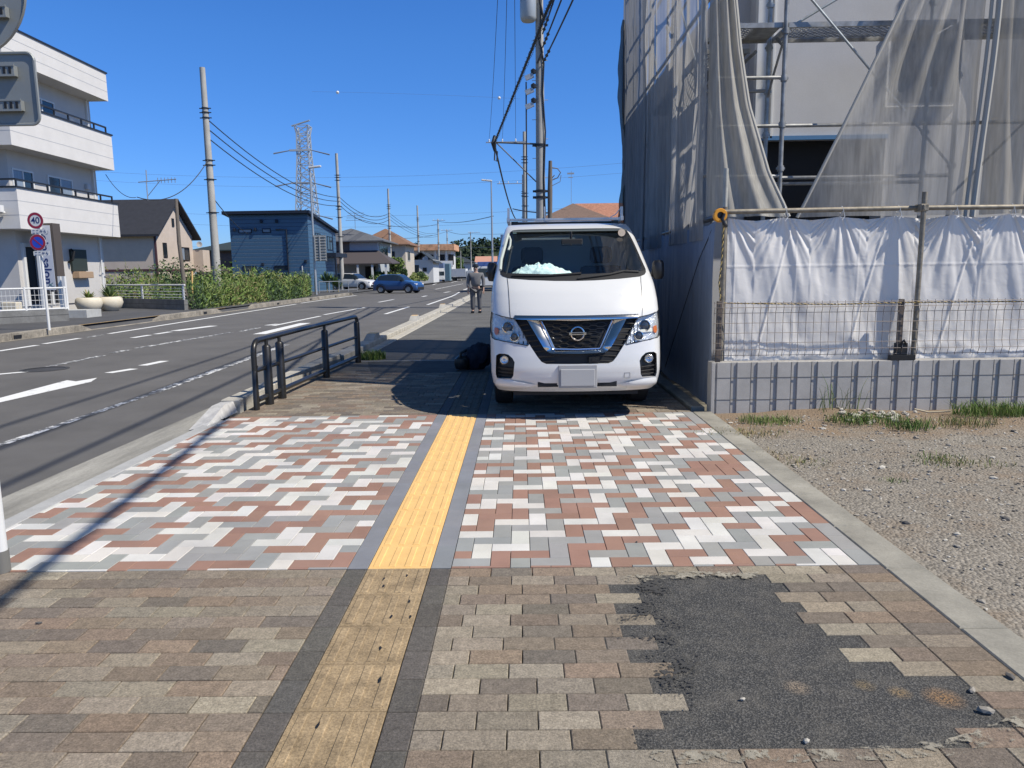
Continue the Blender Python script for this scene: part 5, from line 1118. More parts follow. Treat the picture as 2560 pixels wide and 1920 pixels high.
for i, (x, y, r_, lab, plab, lf) in enumerate(((-17.3, 29.6, .50, 'round cream planter with pale spiky plant standing nearer the low wall', '', .40), (-16.95, 30.5, .50, 'round cream planter with tall dark green spiky plant beside the pipe fence', '', .62))):
    pt = thing('planter', lab, 'planter', (x, y, .1)); q = MB(pt.location); q.lathe((x, y, .1), [(.0, 0), (.26, 0), (.42, .14), (.50, .34), (.47, .52), (.40, .58), (.36, .58), (.36, .50), (0, .50)], 28); q.smooth = True; q.build('pot', M('cream_pot', (.62, .56, .44), .7, var=.08) if not i else bpy.data.materials['cream_pot'], pt)
    q = MB(pt.location)
    for k in range(60):
        a = rg.uniform(0, 2*pi); e_ = rg.uniform(.15, 1.35); Ln = lf*rg.uniform(.7, 1.2); dv = Vector((cos(a)*cos(e_), sin(a)*cos(e_), sin(e_))); s_ = dv.cross(Vector((0, 0, 1))).normalized()*.032; b0 = Vector((x, y, .6)); m0 = b0+dv*Ln*.55+Vector((0, 0, .03)); e0 = b0+dv*Ln
        q.add([b0-s_*.6, b0+s_*.6, m0+s_, m0-s_, e0], [(0, 1, 2, 3), (3, 2, 4)], rg.choice((0, 1, 2) if not i else (3, 3, 1)))
    q.build('leaves', gmt, pt)
q = MB((-17.3, 22.9, .1)); leaves(q, (-17.2, 22.9, .75), (.75, .4, .4), 500, .05, (1, 2, 0)); q.tube([(-17.2, 22.9, .1), (-17.2, 22.9, .8)], .03, 6, 2)
tag(q.build('potted_shrub', gmt), 'pale leafy potted shrub behind the white mesh fence', 'shrub')
q = MB((-16.3, 23.6, .1)); q.box(-16.5, -16.0, 23.4, 23.7, .45, .72); tag(q.build('flower_pot', bpy.data.materials['cream_pot'], bevel=.03), 'small square cream pot on the forecourt behind the white mesh fence', 'pot')
# pipe fence along the lot
A0, A1 = Vector((-19.6, 34.9, .1)), Vector((-13.75, 30.4, .1)); d2 = (A1-A0).normalized(); n2 = Vector((-d2.y, d2.x, 0))
q = MB(A1); q.obox((A0+A1)/2+Vector((0, 0, .2)), d2, n2, (0, 0, 1), (A1-A0).length/2, .08, .22); q.obox((A0+A1)/2+Vector((0, 0, .21)), d2, n2, (0, 0, 1), (A1-A0).length/2+.001, .082, .006, 1)
tag(q.build('low_wall', [m_cb, m_dark]), 'low grey block wall under the pipe fence at the weedy lot', 'wall')
pf2 = thing('pipe_railing', 'white pipe railing on a low block wall in front of the weeds', 'fence', A1); L2 = (A1-A0).length
q = MB(A1)
for z, r_ in ((1.12, .035), (.98, .012), (.85, .012), (.72, .012), (.6, .012)): q.tube([A0+Vector((0, 0, z-.1)), A1+Vector((0, 0, z-.1))], r_, 6)
q.build('rail', m_white, pf2)
for t_ in (.15, .5*L2, L2-.15): q = MB(A1); c = A0+d2*t_; q.tube([c+Vector((0, 0, .35)), c+Vector((0, 0, 1.02))], .045, 8); q.build('post', m_white, pf2)
# leaning service pole
q = MB((-15.06, 31.4, 0)); a = pp(468, 773, 31.2); b_ = pp(440, 497, 31.4); q.tube([a, a.lerp(b_, .25)+Vector((-.02, 0, 0)), a.lerp(b_, .6)+Vector((-.06, 0, 0)), b_], [.09, .085, .08, .07], 10); q.smooth = True
tag(q.build('service_pole', m_wood), 'thin grey leaning pole at the end of the white pipe railing', 'pole')
q = MB((-14.3, 31.6, 0)); c = pp(478, 775, 31.6); q.box(c.x-.16, c.x+.16, 31.5, 31.7, 0, .75); tag(q.build('boundary_post', m_concd), 'short broken concrete block post at the foot of the leaning pole', 'post')
q = MB((-15.3, 33.5, 0)); a = pp(478, 718, 33.5); b_ = pp(480, 678, 33.5); q.tube([a-Vector((0, 0, .8)), b_], .04, 6); tag(q.build('marker_pole', m_yellow), 'yellow sleeve on a guy wire rising from the weeds', 'guy guard')
# ------------------------------------------------------------------ weeds on the far lot
wmt = gmt+[M('weed_tan', (.26, .22, .10), .8), M('weed_blue_green', (.07, .11, .055), .7)]
wq = MB((-15, 40, .05))
for _ in range(42000):
    Y = 30.5+28*rg.random(); X = -13.35-13*rg.random()**2.1
    if Y < 34.2 and X < -13.6-(Y-30.5)*1.0: continue
    if X < -24 or X > -.283*Y+.0: continue
    k = noise.noise(Vector((X*.35, Y*.22, 2)))+.5*noise.noise(Vector((X*1.1, Y*.6, 5))); h_ = max(.35, 1.35+1.5*k)*(.8+.2*min(1, (-13.2-X)/1.2))
    mt = 3 if k < -.25 else rg.choice((0, 1, 1, 0, 5)) if k < .15 else rg.choice((0, 1, 0, 1, 4))
    if noise.noise(Vector((X*.5, Y*.3, 9))) > .15: mt = rg.choice((5, 3, 5, 0))
    z0 = .05+h_*.75*rg.random(); d_ = rg.uniform(0, 6.28); tall = rg.random() < .14; Ln = rg.uniform(.3, .65) if tall else rg.uniform(.12, .3); e_ = rg.uniform(.9, 1.5) if tall else rg.uniform(.1, 1.4); dv = Vector((cos(d_)*cos(e_), sin(d_)*cos(e_), sin(e_))); s_ = dv.cross(Vector((rg.uniform(-1, 1), rg.uniform(-1, 1), .3))).normalized()*(rg.uniform(.008, .02) if tall else rg.uniform(.015, .04)); p = Vector((X, Y, z0))
    wq.add([p-s_*.5, p+dv*Ln*.5-s_, p+dv*Ln, p+dv*Ln*.5+s_], [(0, 1, 2, 3)], mt)
for _ in range(46):
    Y = 33+20*rg.random(); X = -13.9-7*rg.random(); R_ = rg.uniform(.45, 1.15)
    if (Y < 35 and X < -14.6) or X > -.283*Y-R_*.6: continue
    leaves(wq, (X, Y, R_*.9+rg.uniform(0, .5)), (R_, R_*1.3, R_), 420, .085, rg.choice(((0, 1, 0), (1, 1, 4), (3, 0, 5), (0, 3, 1), (3, 5, 3))))
tag(wq.build('weeds', wmt, smooth=False), kind='stuff')['label'] = 'tall tangled green weeds filling the vacant lot across the road'
lg = MB(); lg.quad((-13.9, 30, .09), (-13.9, 62, .09), (-60, 62, .09), (-60, 33, .09)); tag(lg.build('vacant_lot_ground', M('lot_soil', (.09, .085, .045), .95, var=.3, scale=2)), kind='structure')
def bushy(name, lab, cat, c, R_, n, size, mats, trunk=None, group=None, lumps=6):
    t_ = thing(name, lab, cat, (c[0], c[1], 0), 0, group); q = MB(t_.location)
    for k in range(lumps):
        v = Vector((rg.uniform(-1, 1)*R_[0]*.6, rg.uniform(-1, 1)*R_[1]*.6, rg.uniform(-.8, .8)*R_[2]*.6)); leaves(q, Vector(c)+v, [r_*rg.uniform(.35, .6) for r_ in R_], n//lumps, size, (rg.choice(mats), rg.choice(mats), rg.choice(mats)))
    q.build('crown', wmt, t_)
    q = MB(t_.location); h_ = c[2]; q.tube([(c[0], c[1], 0), (c[0]+.1, c[1], h_*.6), (c[0], c[1], h_)], [trunk or .1, (trunk or .1)*.7, .03], 8)
    for k in range(4): a = k*1.7; q.tube([(c[0]+.05, c[1], h_*.55), (c[0]+cos(a)*R_[0]*.5, c[1]+sin(a)*R_[1]*.5, h_+R_[2]*.2)], [(trunk or .1)*.5, .02], 6)
    q.build('trunk', m_wood, t_); return t_
# ------------------------------------------------------------------ beige house
hb = thing('house', 'beige two storey house with steep dark roof behind the weeds', 'house', (-30.2, 62, 0)); m_beige = M('beige_stucco', (.52, .44, .37), .9, var=.07, scale=1.2)
q = MB(hb.location); q.box(-43, -30.2, 62, 69, 0, 5.2); q.prism([(62, 5.2), (65.5, 7.9), (69, 5.2)], 'X', -43, -30.21); q.build('wall', m_beige, hb)
gable_roof(hb, -43, -30.2, 62, 69, 5.25, 7.98, 'X', M('slate_roof', (.028, .03, .038), .75, var=.15, scale=3), .6, .18)
part_box(hb, 'band', M('maroon_trim', (.075, .035, .04), .7), [(-43, -30.17, 61.96, 62, 1.95, 2.15), (-30.2, -30.16, 62, 69, 1.95, 2.15), (-30.28, -30.15, 61.92, 62.08, .4, 5.2)])
for x0, x1, z0, z1 in ((-40.9, -39.9, 3.5, 4.3), (-35.4, -34.0, .2, 1.0), (-42.3, -42.0, 3.2, 4.4)): win_front(hb, x0, x1, z0, z1, 62, m_black)
win_side(hb, 63.2, 63.9, 3.1, 4.35, -30.2, m_black); win_side(hb, 66.3, 68.2, 2.9, 4.1, -30.2, m_black, .08, (m_curtain, m_glass)); win_side(hb, 65.2, 65.6, 5.8, 6.5, -30.2, m_black)
part_box(hb, 'bay', m_beige, [(-30.2, -29.3, 69, 70.5, 1.9, 3.9)])
q = MB(hb.location); q.lathe((-29.5, 68.9, 4.4), [(0, .05), (.25, 0), (.27, -.02), (0, .02)], 14, 0, 'Y'); q.build('satellite_dish', m_white, hb)
dk = thing('house', 'low dark roofed house partly hidden behind the large near pole', 'house', (-27, 78, 0)); part_box(dk, 'wall', M('dim_wall', (.16, .14, .13), .9, var=.2, scale=2), [(-33, -25.6, 76, 84, 0, 4.0)]); hip_roof(dk, -33, -25.6, 76, 84, 4.0, 5.3, M('dark_green_roof', (.03, .045, .05), .8)); win_front(dk, -29.5, -28, 1.2, 2.8, 76, m_black)
rd = thing('house', 'red roofed house just left of the blue house', 'house', (-27, 74, 0)); part_box(rd, 'wall', M('pinkish_wall', (.40, .38, .38), .9), [(-27.2, -23.5, 72, 80, 0, 3.6)]); gable_roof(rd, -27.2, -23.5, 72, 80, 3.7, 5.6, 'Y', M('dark_red_roof', (.16, .03, .045), .7), .4); win_front(rd, -26.6, -25.8, 2.2, 3.2, 72, m_black)
# ------------------------------------------------------------------ blue house
hl_ = thing('house', 'navy blue ribbed metal clad house with a single sloping roof', 'house', (-17.3, 61.4, 0))
m, t, b = newmat('blue_siding'); L = t.links.new; tc = N(t, 'TexCoord'); wv = N(t, 'TexWave', wave_type='BANDS', bands_direction='Z', wave_profile='SAW', i_Scale=1.05); L(tc.outputs['Object'], wv.inputs[0]); cr = N(t, 'ValToRGB'); e = cr.color_ramp.elements; e[0].color = (.024, .055, .11, 1); e[0].position = .0; e[1].color = (.062, .14, .235, 1); e[1].position = .22; L(wv.outputs['Color'], cr.inputs[0])
L(cr.outputs[0], b.inputs['Base Color']); b.inputs['Roughness'].default_value = .5; bp = N(t, 'Bump', i_Strength=1.0, i_Distance=.03); L(wv.outputs['Fac'], bp.inputs['Height']); L(bp.outputs[0], b.inputs['Normal']); m_siding = m
q = MB(hl_.location); q.box(-23.7, -17.3, 61.4, 70.5, 0, 4.6); q.add([(-23.7, 61.4, 4.6), (-17.3, 61.4, 4.6), (-17.3, 61.4, 6.42), (-23.7, 61.4, 6.42), (-23.7, 70.5, 4.6), (-17.3, 70.5, 4.6), (-17.3, 70.5, 5.35), (-23.7, 70.5, 5.35)], [(0, 1, 2, 3), (1, 5, 6, 2), (5, 4, 7, 6), (4, 0, 3, 7), (3, 2, 6, 7)]); q.build('wall', m_siding, hl_)
m_nvy = M('navy_trim', (.012, .018, .032), .6)
q = MB(hl_.location); q.add([(-24.1, 60.9, 6.42), (-17.0, 60.9, 6.42), (-17.0, 70.9, 5.32), (-24.1, 70.9, 5.32), (-24.1, 60.9, 6.66), (-17.0, 60.9, 6.66), (-17.0, 70.9, 5.5), (-24.1, 70.9, 5.5)], [(0, 3, 2, 1), (4, 5, 6, 7), (0, 1, 5, 4), (1, 2, 6, 5), (2, 3, 7, 6), (3, 0, 4, 7)]); q.build('roof', m_nvy, hl_)
for x0, x1, z0, z1, pm in ((-23.0, -21.9, 4.92, 5.28, m_curtain), (-21.05, -20.35, 4.92, 5.28, m_curtain), (-22.85, -21.7, 1.9, 2.28, m_glass), (-20.25, -19.1, 1.9, 2.28, m_glass)): win_front(hl_, x0, x1, z0, z1, 61.4, m_nvy, pm, .07, False)
for x, z in ((-21.05, 5.85), (-19.8, 5.85), (-23.3, 5.2), (-21.6, 5.2), (-21.15, 2.4), (-17.6, 2.6)): part_box(hl_, 'vent_hood', m_nvy, [(x-.1, x+.1, 61.2, 61.4, z-.12, z+.12)], .03)
q = MB(hl_.location); q.tube([(-19.9, 61.3, 5.18), (-19.05, 61.3, 5.18), (-19.05, 61.3, .9), (-18.98, 61.3, .2)], .06, 6); q.build('drain_pipe', m_nvy, hl_)
for y0, y1, z0, z1 in ((63.4, 65.0, 4.3, 5.0), (67.3, 69.1, 3.7, 4.9)): win_side(hl_, y0, y1, z0, z1, -17.3, m_nvy)
part_box(hl_, 'porch', m_nvy, [(-17.3, -16.3, 66.2, 70.5, 3.05, 3.4), (-16.45, -16.3, 66.2, 66.35, 0, 3.05)])
q = MB((-18.2, 58.5, 0)); c = pp(757, 697, 58.5); q.box(c.x-.03, c.x+.03, 58.5, 58.56, 0, c.z+1.0); q.box(c.x, c.x+.45, 58.5, 58.54, c.z+.1, c.z+.14); q.box(c.x+.4, c.x+.5, 58.48, 58.56, c.z-.1, c.z+.4)
tag(q.build('bracket_post', m_white), 'white post with side arm in front of the blue house', 'post')
# road lamp with direction board back
def lampost(px_, pyb, Y, top, lab, arm, board=False):
    b0 = pp(px_, pyb, Y); x = b0.x; t_ = thing('street_lamp', lab, 'street lamp', (x, Y, 0)); q = MB(t_.location); q.tube([(x, Y, 0), (x, Y, 2.5), (x, Y, top)], [.10, .085, .05], 10); q.smooth = True; q.build('pole', m_galv, t_)
    q = MB(t_.location); q.obox((x+arm*.35, Y, top+.05), (1, 0, .1*arm), (0, 1, 0), (0, 0, 1), .42, .13, .06); q.build('lamp_head', m_white, t_, bevel=.03); return t_, x
lp1, lx = lampost(789, 705, 51.6, 8.65, 'tall grey street lamp with a direction board seen from behind by the blue house', 1)
bx0 = pp(786, 620, 51.5).x; bx1 = pp(816, 620, 51.5).x; z1 = pp(800, 588, 51.5).z; z0 = pp(800, 653, 51.5).z
q = MB(lp1.location); q.box(bx0, bx1, 51.45, 51.5, z0, z1); bo2 = q.build('direction_board', m_signback, lp1)
q = MB(); s = lp1.location
for k in range(9): z = z0+(z1-z0)*(k+.5)/9; q.box(bx0+.03-s.x, bx1-.03-s.x, 51.38-s.y, 51.45-s.y, z-.035, z+.035)
for x in (bx0+.08, (bx0+bx1)/2): q.box(x-.04-s.x, x+.04-s.x, 51.34-s.y, 51.38-s.y, z0+.02, z1-.02)
q.build('stiffener', M('stiffener_grey', (.36, .37, .37), .6), bo2)
for z in (z0+.25, z1-.4): q = MB(); q.tube([(lx-s.x, -.05, z), (bx0+.35-s.x, -.12, z)], .05, 6); q.build('clamp_arm', m_white, bo2)
lampost(1232, 690, 60, 8.6, 'slim street lamp with a flat white head beside the right hand poles', -1)
# ------------------------------------------------------------------ utility poles
def pole(lab, x, Y, top, r=.19, arms=(), group='concrete utility poles along the road', bands=True):
    t_ = thing('utility_pole', lab, 'utility pole', (x, Y, 0), 0, group); q = MB(t_.location); q.tube([(x, Y, 0), (x, Y, top)], [r, r*.62], 16); q.smooth = True; q.build('shaft', m_pole, t_)
    if bands:
        q = MB(t_.location)
        for z in (top-1.9, top-2.1, top-2.35, top*.62, top*.60, top*.54, top*.40): rr = r-(r*.38)*z/top+.02; q.lathe((x, Y, z), [(rr-.03, -.03), (rr+.012, -.03), (rr+.012, .03), (rr-.03, .03)], 14); q.box(x-rr-.12, x+rr+.12, Y-.03, Y+.03, z-.02, z+.02)
        q.build('band', m_black, t_)
    for (za, xa, xb) in arms:
        q = MB(t_.location); q.box(x+xa, x+xb, Y-.25, Y-.17, za-.04, za+.04); ao = q.build('crossarm', m_galv, t_)
        q = MB()
        for k in range(3): xx = xa+(xb-xa)*(k+.25)/3; q.lathe((xx, -.21, za), [(0, .04), (.06, .05), (.035, .12), (.06, .16), (.03, .24), (0, .26)], 10)
        q.build('insulator', m_white, ao)
    return t_
pole('tallest grey concrete pole rising from the weeds beside the white building', -15.36, 37.7, 11.5, .21)
pole('grey concrete pole standing in front of the blue house corner', -16.5, 69, 12.3, .20)
pole('concrete pole in front of the brown roofed house', -15.76, 91, 11.6, .17)
pole('bare concrete pole right of the brown roofed house', -15.97, 118, 12.0, .18)
pole('pole with crossarms in front of the terracotta edged flats', -15.2, 140, 11.5, .18, ((11.2, -1.0, 1.4),))
pole('thin dark pole with a forked top right of the flats', -16.0, 165, 11.0, .16, ((10.8, -1.3, 1.3),))
pole('slim pole with small crossarm against the wooded hill', -11.3, 172, 10.8, .15, ((10.6, -.6, 2.2),))
pole('thin plain pole in front of the wooded hill', -11.9, 150, 5.9, .10, bands=False)
pole('short pale pole nearest the far bend of the road', -15.0, 160, 6.2, .10, bands=False)
# main pole on the right with transformer
mp_ = thing('utility_pole', 'large concrete pole with transformer and cable bracket behind the van', 'utility pole', (.86, 31, 0)); PX = .86
q = MB(mp_.location); q.tube([(PX, 31, 0), (PX, 31, 14)], [.21, .145], 20); q.smooth = True; q.build('shaft', m_pole, mp_)
q = MB(mp_.location); q.tube([(PX+.16, 30.85, 0), (PX+.19, 30.83, 3), (PX+.13, 30.84, 5.2), (PX+.20, 30.85, 7), (PX+.10, 30.83, 8.5), (PX+.16, 30.83, 9.6), (PX+.02, 30.82, 10.4), (PX+.1, 30.82, 13)], .035, 6)
q.tube([(PX-.1, 30.80, 9.6), (PX+.1, 30.78, 10), (PX-.05, 30.78, 10.6), (PX+.15, 30.8, 11.3), (PX, 30.8, 12)], .045, 6); q.build('riser_cable', m_wire, mp_)
q = MB(mp_.location); tx, tz = .42, 11.15; q.lathe((tx, 30.75, tz), [(0, 0), (.25, .0), (.29, .05), (.32, .12), (.32, 1.3), (.28, 1.4), (0, 1.45)], 24); q.smooth = True; q.build('transformer', M('transformer_grey', (.40, .42, .42), .4, metal=.3), mp_)
q = MB(mp_.location); q.tube([(-.98, 31, 6.65), (PX, 31, 6.55)], .035, 6); q.tube([(-.90, 31, 6.62), (PX-.1, 31, 5.0)], .025, 6); q.build('bracket_arm', M('dull_arm_grey', (.13, .135, .14), .7), mp_)
q = MB(mp_.location)
for z in (6.5, 4.7, 4.45): q.lathe((PX, 31, z), [(.17, -.05), (.22, -.05), (.22, .05), (.17, .05)], 16); q.box(PX-.32, PX+.32, 30.95, 31.05, z-.04, z+.04)
for z in (9.3, 8.75, 8.2): q.lathe((PX-.26, 30.8, z), [(0, -.12), (.10, -.08), (.11, .05), (0, .12)], 12)
q.build('band', m_black, mp_)
q = MB(mp_.location)
for z in (9.1, 8.55, 8.0): q.obox((PX-.42, 30.8, z), (1, 0, .4), (0, 1, 0), (-.4, 0, 1), .17, .06, .09)
q.build('fuse_cutout', m_galv, mp_)
q = MB(mp_.location)
for k, z in enumerate([3+.75*i for i in range(12)]): sgn = 1 if k % 2 else -1; q.tube([(PX+sgn*.15, 31, z), (PX+sgn*.32, 31, z)], .012, 5)
q.build('step_bolt', m_galv, mp_)
q = MB(mp_.location); q.box(-1.0, .5, 30.6, 30.7, 12.15, 12.25)
for x in (-.75, -.4, -.1): q.lathe((x, 30.65, 12.15), [(0, 0), (.06, -.02), (.06, -.12), (0, -.14)], 8)
q.build('crossarm', m_galv, mp_)
pole('second concrete pole behind the transformer pole with three insulators', .42, 60, 12.3, .19, ((11.5, -3.0, .1),), 'poles on the right hand side'); pole('third concrete pole half hidden behind the second one', .42, 88, 12.6, .19, ((11.6, -3.0, .1),), 'poles on the right hand side')
q = MB((1.25, 30, 0)); q.tube([(1.2, 30, 0), (1.19, 30, 3), (1.2, 30, 4.6), (1.22, 30, 5.75)], [.10, .085, .10, .07], 10); q.tube([(1.22, 30, 5.5), (1.5, 30, 5.45), (1.62, 30, 5.3), (1.5, 30, 5.1), (1.24, 30, 5.0)], .02, 5); q.tube([(1.24, 30, 5.05), (1.38, 30, 5.2)], .02, 5); q.tube([(1.64, 30, 5.2), (1.6, 30, 4.95), (1.28, 30, 4.8)], .012, 5); q.smooth = True
tag(q.build('service_pole', m_wood), 'short dark service pole with looped cable right of the transformer pole', 'pole')
# ------------------------------------------------------------------ wires
def sag(p, q_, s_, n=18): p, q_ = Vector(p), Vector(q_); return [p.lerp(q_, k/n)-Vector((0, 0, 4*s_*(k/n)*(1-k/n))) for k in range(n+1)]
def wire(lab, p, q_, s_, r=.018, group='overhead lines', mat=None, extra=None):
    mb = MB(p); P = sag(p, q_, s_); mb.tube(P, r, 5); mb.smooth = True
    if extra: extra(mb, P)
    o = mb.build('overhead_cable', mat or m_wire); return tag(o, lab, 'cable', group)
def coil(mb, P):
    out = []
    for i in range(len(P)-1):
        for k in range(10):
            q_ = P[i].lerp(P[i+1], k/10); a = (i*10+k)*1.9; out.append(q_+Vector((.07*cos(a), 0, .07*sin(a)-.02)))
    mb.tube(out, .006, 4)
def smooth_path(K, n=10):
    out = []; K = [Vector(k) for k in K]; K = [K[0]*2-K[1]]+K+[K[-1]*2-K[-2]]
    for i in range(1, len(K)-2):
        for k in range(n):
            t_ = k/n; p0, p1, p2, p3 = K[i-1:i+3]; out.append(.5*((2*p1)+(-p0+p2)*t_+(2*p0-5*p1+4*p2-p3)*t_*t_+(-p0+3*p1-3*p2+p3)*t_**3))
    return out+[K[-2]]
mb = MB((-.98, 31, 6.65)); P = smooth_path([(-.98, 31, 6.65), (.35, 21, 7.3), (.95, 16.5, 7.5), (2.4, 5.6, 7.1), (3.1, .8, 7.05), (4.2, -6, 7.2)]); mb.tube(P, .036, 6); coil(mb, P); tag(mb.build('overhead_cable', m_wire, smooth=True), 'thick cable bundle wrapped in spiral wire running overhead from the bracket arm', 'cable', 'overhead lines')
wire('thick cable running from the bracket arm down the road past the van roof', (-.98, 31, 6.55), (-.30, 60, 5.6), .5, .04)
wire('cable linking the low bracket to the short service pole', (-.4, 44, 5.1), (1.2, 30, 3.75), .05, .03)
q = MB((-.98, 31, 6.4)); q.tube([(-.98, 31, 6.9), (-1.02, 30.9, 6.6), (-.98, 31, 6.3)], [.06, .11, .05], 8); q.tube([(-.98, 31, 6.3), (-1.0, 31, 5.95), (-.9, 31, 5.9), (-.88, 31, 6.3)], .03, 6); q.smooth = True
tag(q.build('cable_splice', m_wire), 'black cable splice and loop at the tip of the bracket arm', 'splice')
for k, (z, x1) in enumerate(((10.7, 3.0), (10.2, 3.3), (9.6, 3.7))):
    def beads(mb, P): 
        for i in (1, 2, 3): mb.tube([P[0].lerp(P[1], .35*i-.08), P[0].lerp(P[1], .35*i), P[0].lerp(P[1], .35*i+.08)], [.03, .07, .03], 6)
    wire(['upper', 'middle', 'lower'][k]+' of the three thick cables leaving the transformer pole to the upper right', (PX+.12, 30.8, z), (x1, -2, z-.3), .35, .030, 'cables from the transformer pole', None, beads)
for k, x in enumerate((-.75, -.4, -.1)): wire(['left', 'middle', 'right'][k]+'most thin line dropping from the top crossarm to the second pole', (x, 30.6, 12.1), (.42-3.0+3.1*(k+.25)/3, 60, 11.8), .4, .012, 'thin lines between the right hand poles')
wire('thin dark cable hanging down left of the transformer pole', (PX-.55, 30.8, 8.9), (PX-.60, 30.8, 0), .0, .03)
def rr_(a, b_, s_, lab, r=.018): wire(lab, a, b_, s_, r, 'lines along the far side poles')
for k, (z1, z2) in enumerate(((9.0, 7.15), (8.55, 6.8), (8.1, 6.4))):
    rr_((-15.2, 37.7, z1), (-16.4, 69, z2+1.3), .9, ['top', 'middle', 'bottom'][k]+' line sagging from the tallest pole to the pole by the blue house', .028)
    rr_((-16.4, 69, z2+1.3), (-15.7, 91, z2+1.6), 1.0, ['top', 'middle', 'bottom'][k]+' beaded line between the blue house pole and the next pole', .028)
    rr_((-15.7, 91, z2+1.6), (-15.2, 140, 9.0-.3*k), 1.0, ['top', 'middle', 'bottom'][k]+' line beyond the brown roofed house', .022)
rr_((-15.2, 37.7, 5.2), (-26, 74, 5.4), .5, 'cable with a dark splice leaving the tallest pole toward the houses', .025)
rr_((-15.3, 37.7, 7.3), (-15.9, 31.4, 4.75), .8, 'cable curving from the tallest pole down to the leaning pole', .02)
rr_((-18, 33.0, 5.9), (-16.0, 31.5, 4.75), .3, 'thin line from the white building to the leaning pole', .014)
rr_((-17.5, 80, 7.4), (-15.2, 140, 10.6), .8, 'long line from the tiled roof house to the crossarm pole', .03)
rr_((-15.2, 140, 11.1), (-2.1, 60, 5.9), .4, 'line crossing the road from the crossarm pole to the slim lamp', .03); rr_((-18, 98, 6.2), (-16, 165, 10.6), .6, 'low line toward the forked pole', .03); rr_((-16, 165, 10.7), (-11.3, 172, 10.4), .4, 'short line between the forked pole and the slim pole', .04); rr_((-11.3, 172, 10.4), (5, 120, 8.2), .4, 'line from the slim pole to the right behind the lamp', .03)
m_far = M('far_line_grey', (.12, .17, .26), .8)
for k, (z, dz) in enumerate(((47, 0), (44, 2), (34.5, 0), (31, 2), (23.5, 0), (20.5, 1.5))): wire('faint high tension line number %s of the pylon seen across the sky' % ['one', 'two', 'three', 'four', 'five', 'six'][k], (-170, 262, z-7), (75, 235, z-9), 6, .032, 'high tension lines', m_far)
for (px_, py_, lab) in ((844, 231, 'left white aviation marker ball on the high line'), (1248, 245, 'right pale aviation marker ball on the high line')):
    c = pp(px_, py_, 240); q = MB(c); q.lathe(c, [(0, -.5), (.35, -.35), (.5, 0), (.35, .35), (0, .5)], 12); q.smooth = True; tag(q.build('marker_ball', m_white), lab, 'marker ball', 'balls on the high tension line')
a = pp(780, 229, 240); b2 = pp(1300, 247, 240); wire('highest earth wire carrying the marker balls', a, b2, -.3, .025, 'high tension lines', m_far)
# pylon
py = thing('pylon', 'grey steel lattice pylon rising behind the blue house', 'pylon', (-70.3, 250, 0)); m_pyl = M('pylon_steel', (.38, .42, .46), .6, metal=.1)
q = MB(py.location); cx = -70.3
def hwp(z): return ltab([(0, 4.6), (22, 3.0), (40, 1.9), (47, 1.75), (50, 2.3)], z)
lv = [0, 4, 8, 12, 16, 19.5, 22.5, 25.5, 28.5, 31.5, 34.5, 37.5, 40, 42.5, 45, 47, 49.5]
cr_ = lambda z: [(cx-hwp(z), 250-hwp(z), z), (cx+hwp(z), 250-hwp(z), z), (cx+hwp(z), 250+hwp(z), z), (cx-hwp(z), 250+hwp(z), z)]
for a, b_ in zip(lv, lv[1:]):
    A, B = cr_(a), cr_(b_)
    for i in range(4):
        j = (i+1) % 4; q.tube([A[i], B[i]], .24, 4); q.tube([A[i], B[j]], .13, 4); q.tube([A[j], B[i]], .13, 4); q.tube([B[i], B[j]], .15, 4)
q.build('lattice', m_pyl, py)
q = MB(py.location); q.obox((cx-.4, 249, 50.3), (1, 0, .28), (0, 1, 0), (-.28, 0, 1), 3.1, .5, .12); q.build('top_bar', m_pyl, py)
m_insu = M('insulator_grey', (.16, .19, .24), .6)
for z in (41.6, 31.3, 21.2):
    q = MB(py.location); q.box(cx-4.2, cx+2.4, 247.6, 248.4, z-.2, z+.35); q.build('cross_beam', m_pyl, py)
    for x0, x1, dz in ((-3.2, -9.2, -1.0), (2.3, 9.0, -1.6)): q = MB(py.location); q.tube([(cx+x0, 248, z+.2), (cx+x1, 247, z+dz)], [.14, .24], 6); q.build('insulator_string', m_insu, py)
# ------------------------------------------------------------------ houses along the far road
m_tile = M('grey_roof_tile', (.11, .115, .125), .8, var=.15, scale=4); m_brt = M('brown_roof', (.20, .115, .075), .85, var=.12, scale=3); m_drk = M('near_black_roof', (.035, .045, .055), .8, var=.2, scale=3)
m_gw = M('pale_blue_wall', (.40, .43, .45), .9, var=.06); m_cw = M('cream_wall', (.50, .44, .36), .9, var=.08, scale=2); m_ww = M('offwhite_wall', (.58, .58, .56), .9, var=.06)
h1 = thing('house', 'grey tiled two storey house with lean-to roof behind the white car', 'house', (-18, 80, 0)); part_box(h1, 'wall', m_gw, [(-22, -15.2, 80, 88, 0, 5.0)]); hip_roof(h1, -22, -15.2, 80, 88, 4.9, 6.5, m_tile, .8)
q = MB(h1.location); q.add([(-22, 77, 2.6), (-13.2, 77, 2.6), (-15.2, 80, 4.0), (-22, 80, 4.0), (-13.2, 82, 2.7), (-22, 77, 2.5), (-13.2, 77, 2.5), (-13.2, 82, 2.6)], [(0, 1, 2, 3), (1, 4, 2), (5, 6, 1, 0), (6, 7, 4, 1)]); q.build('lean_to_roof', M('brown_grey_roof', (.07, .06, .062), .8), h1)
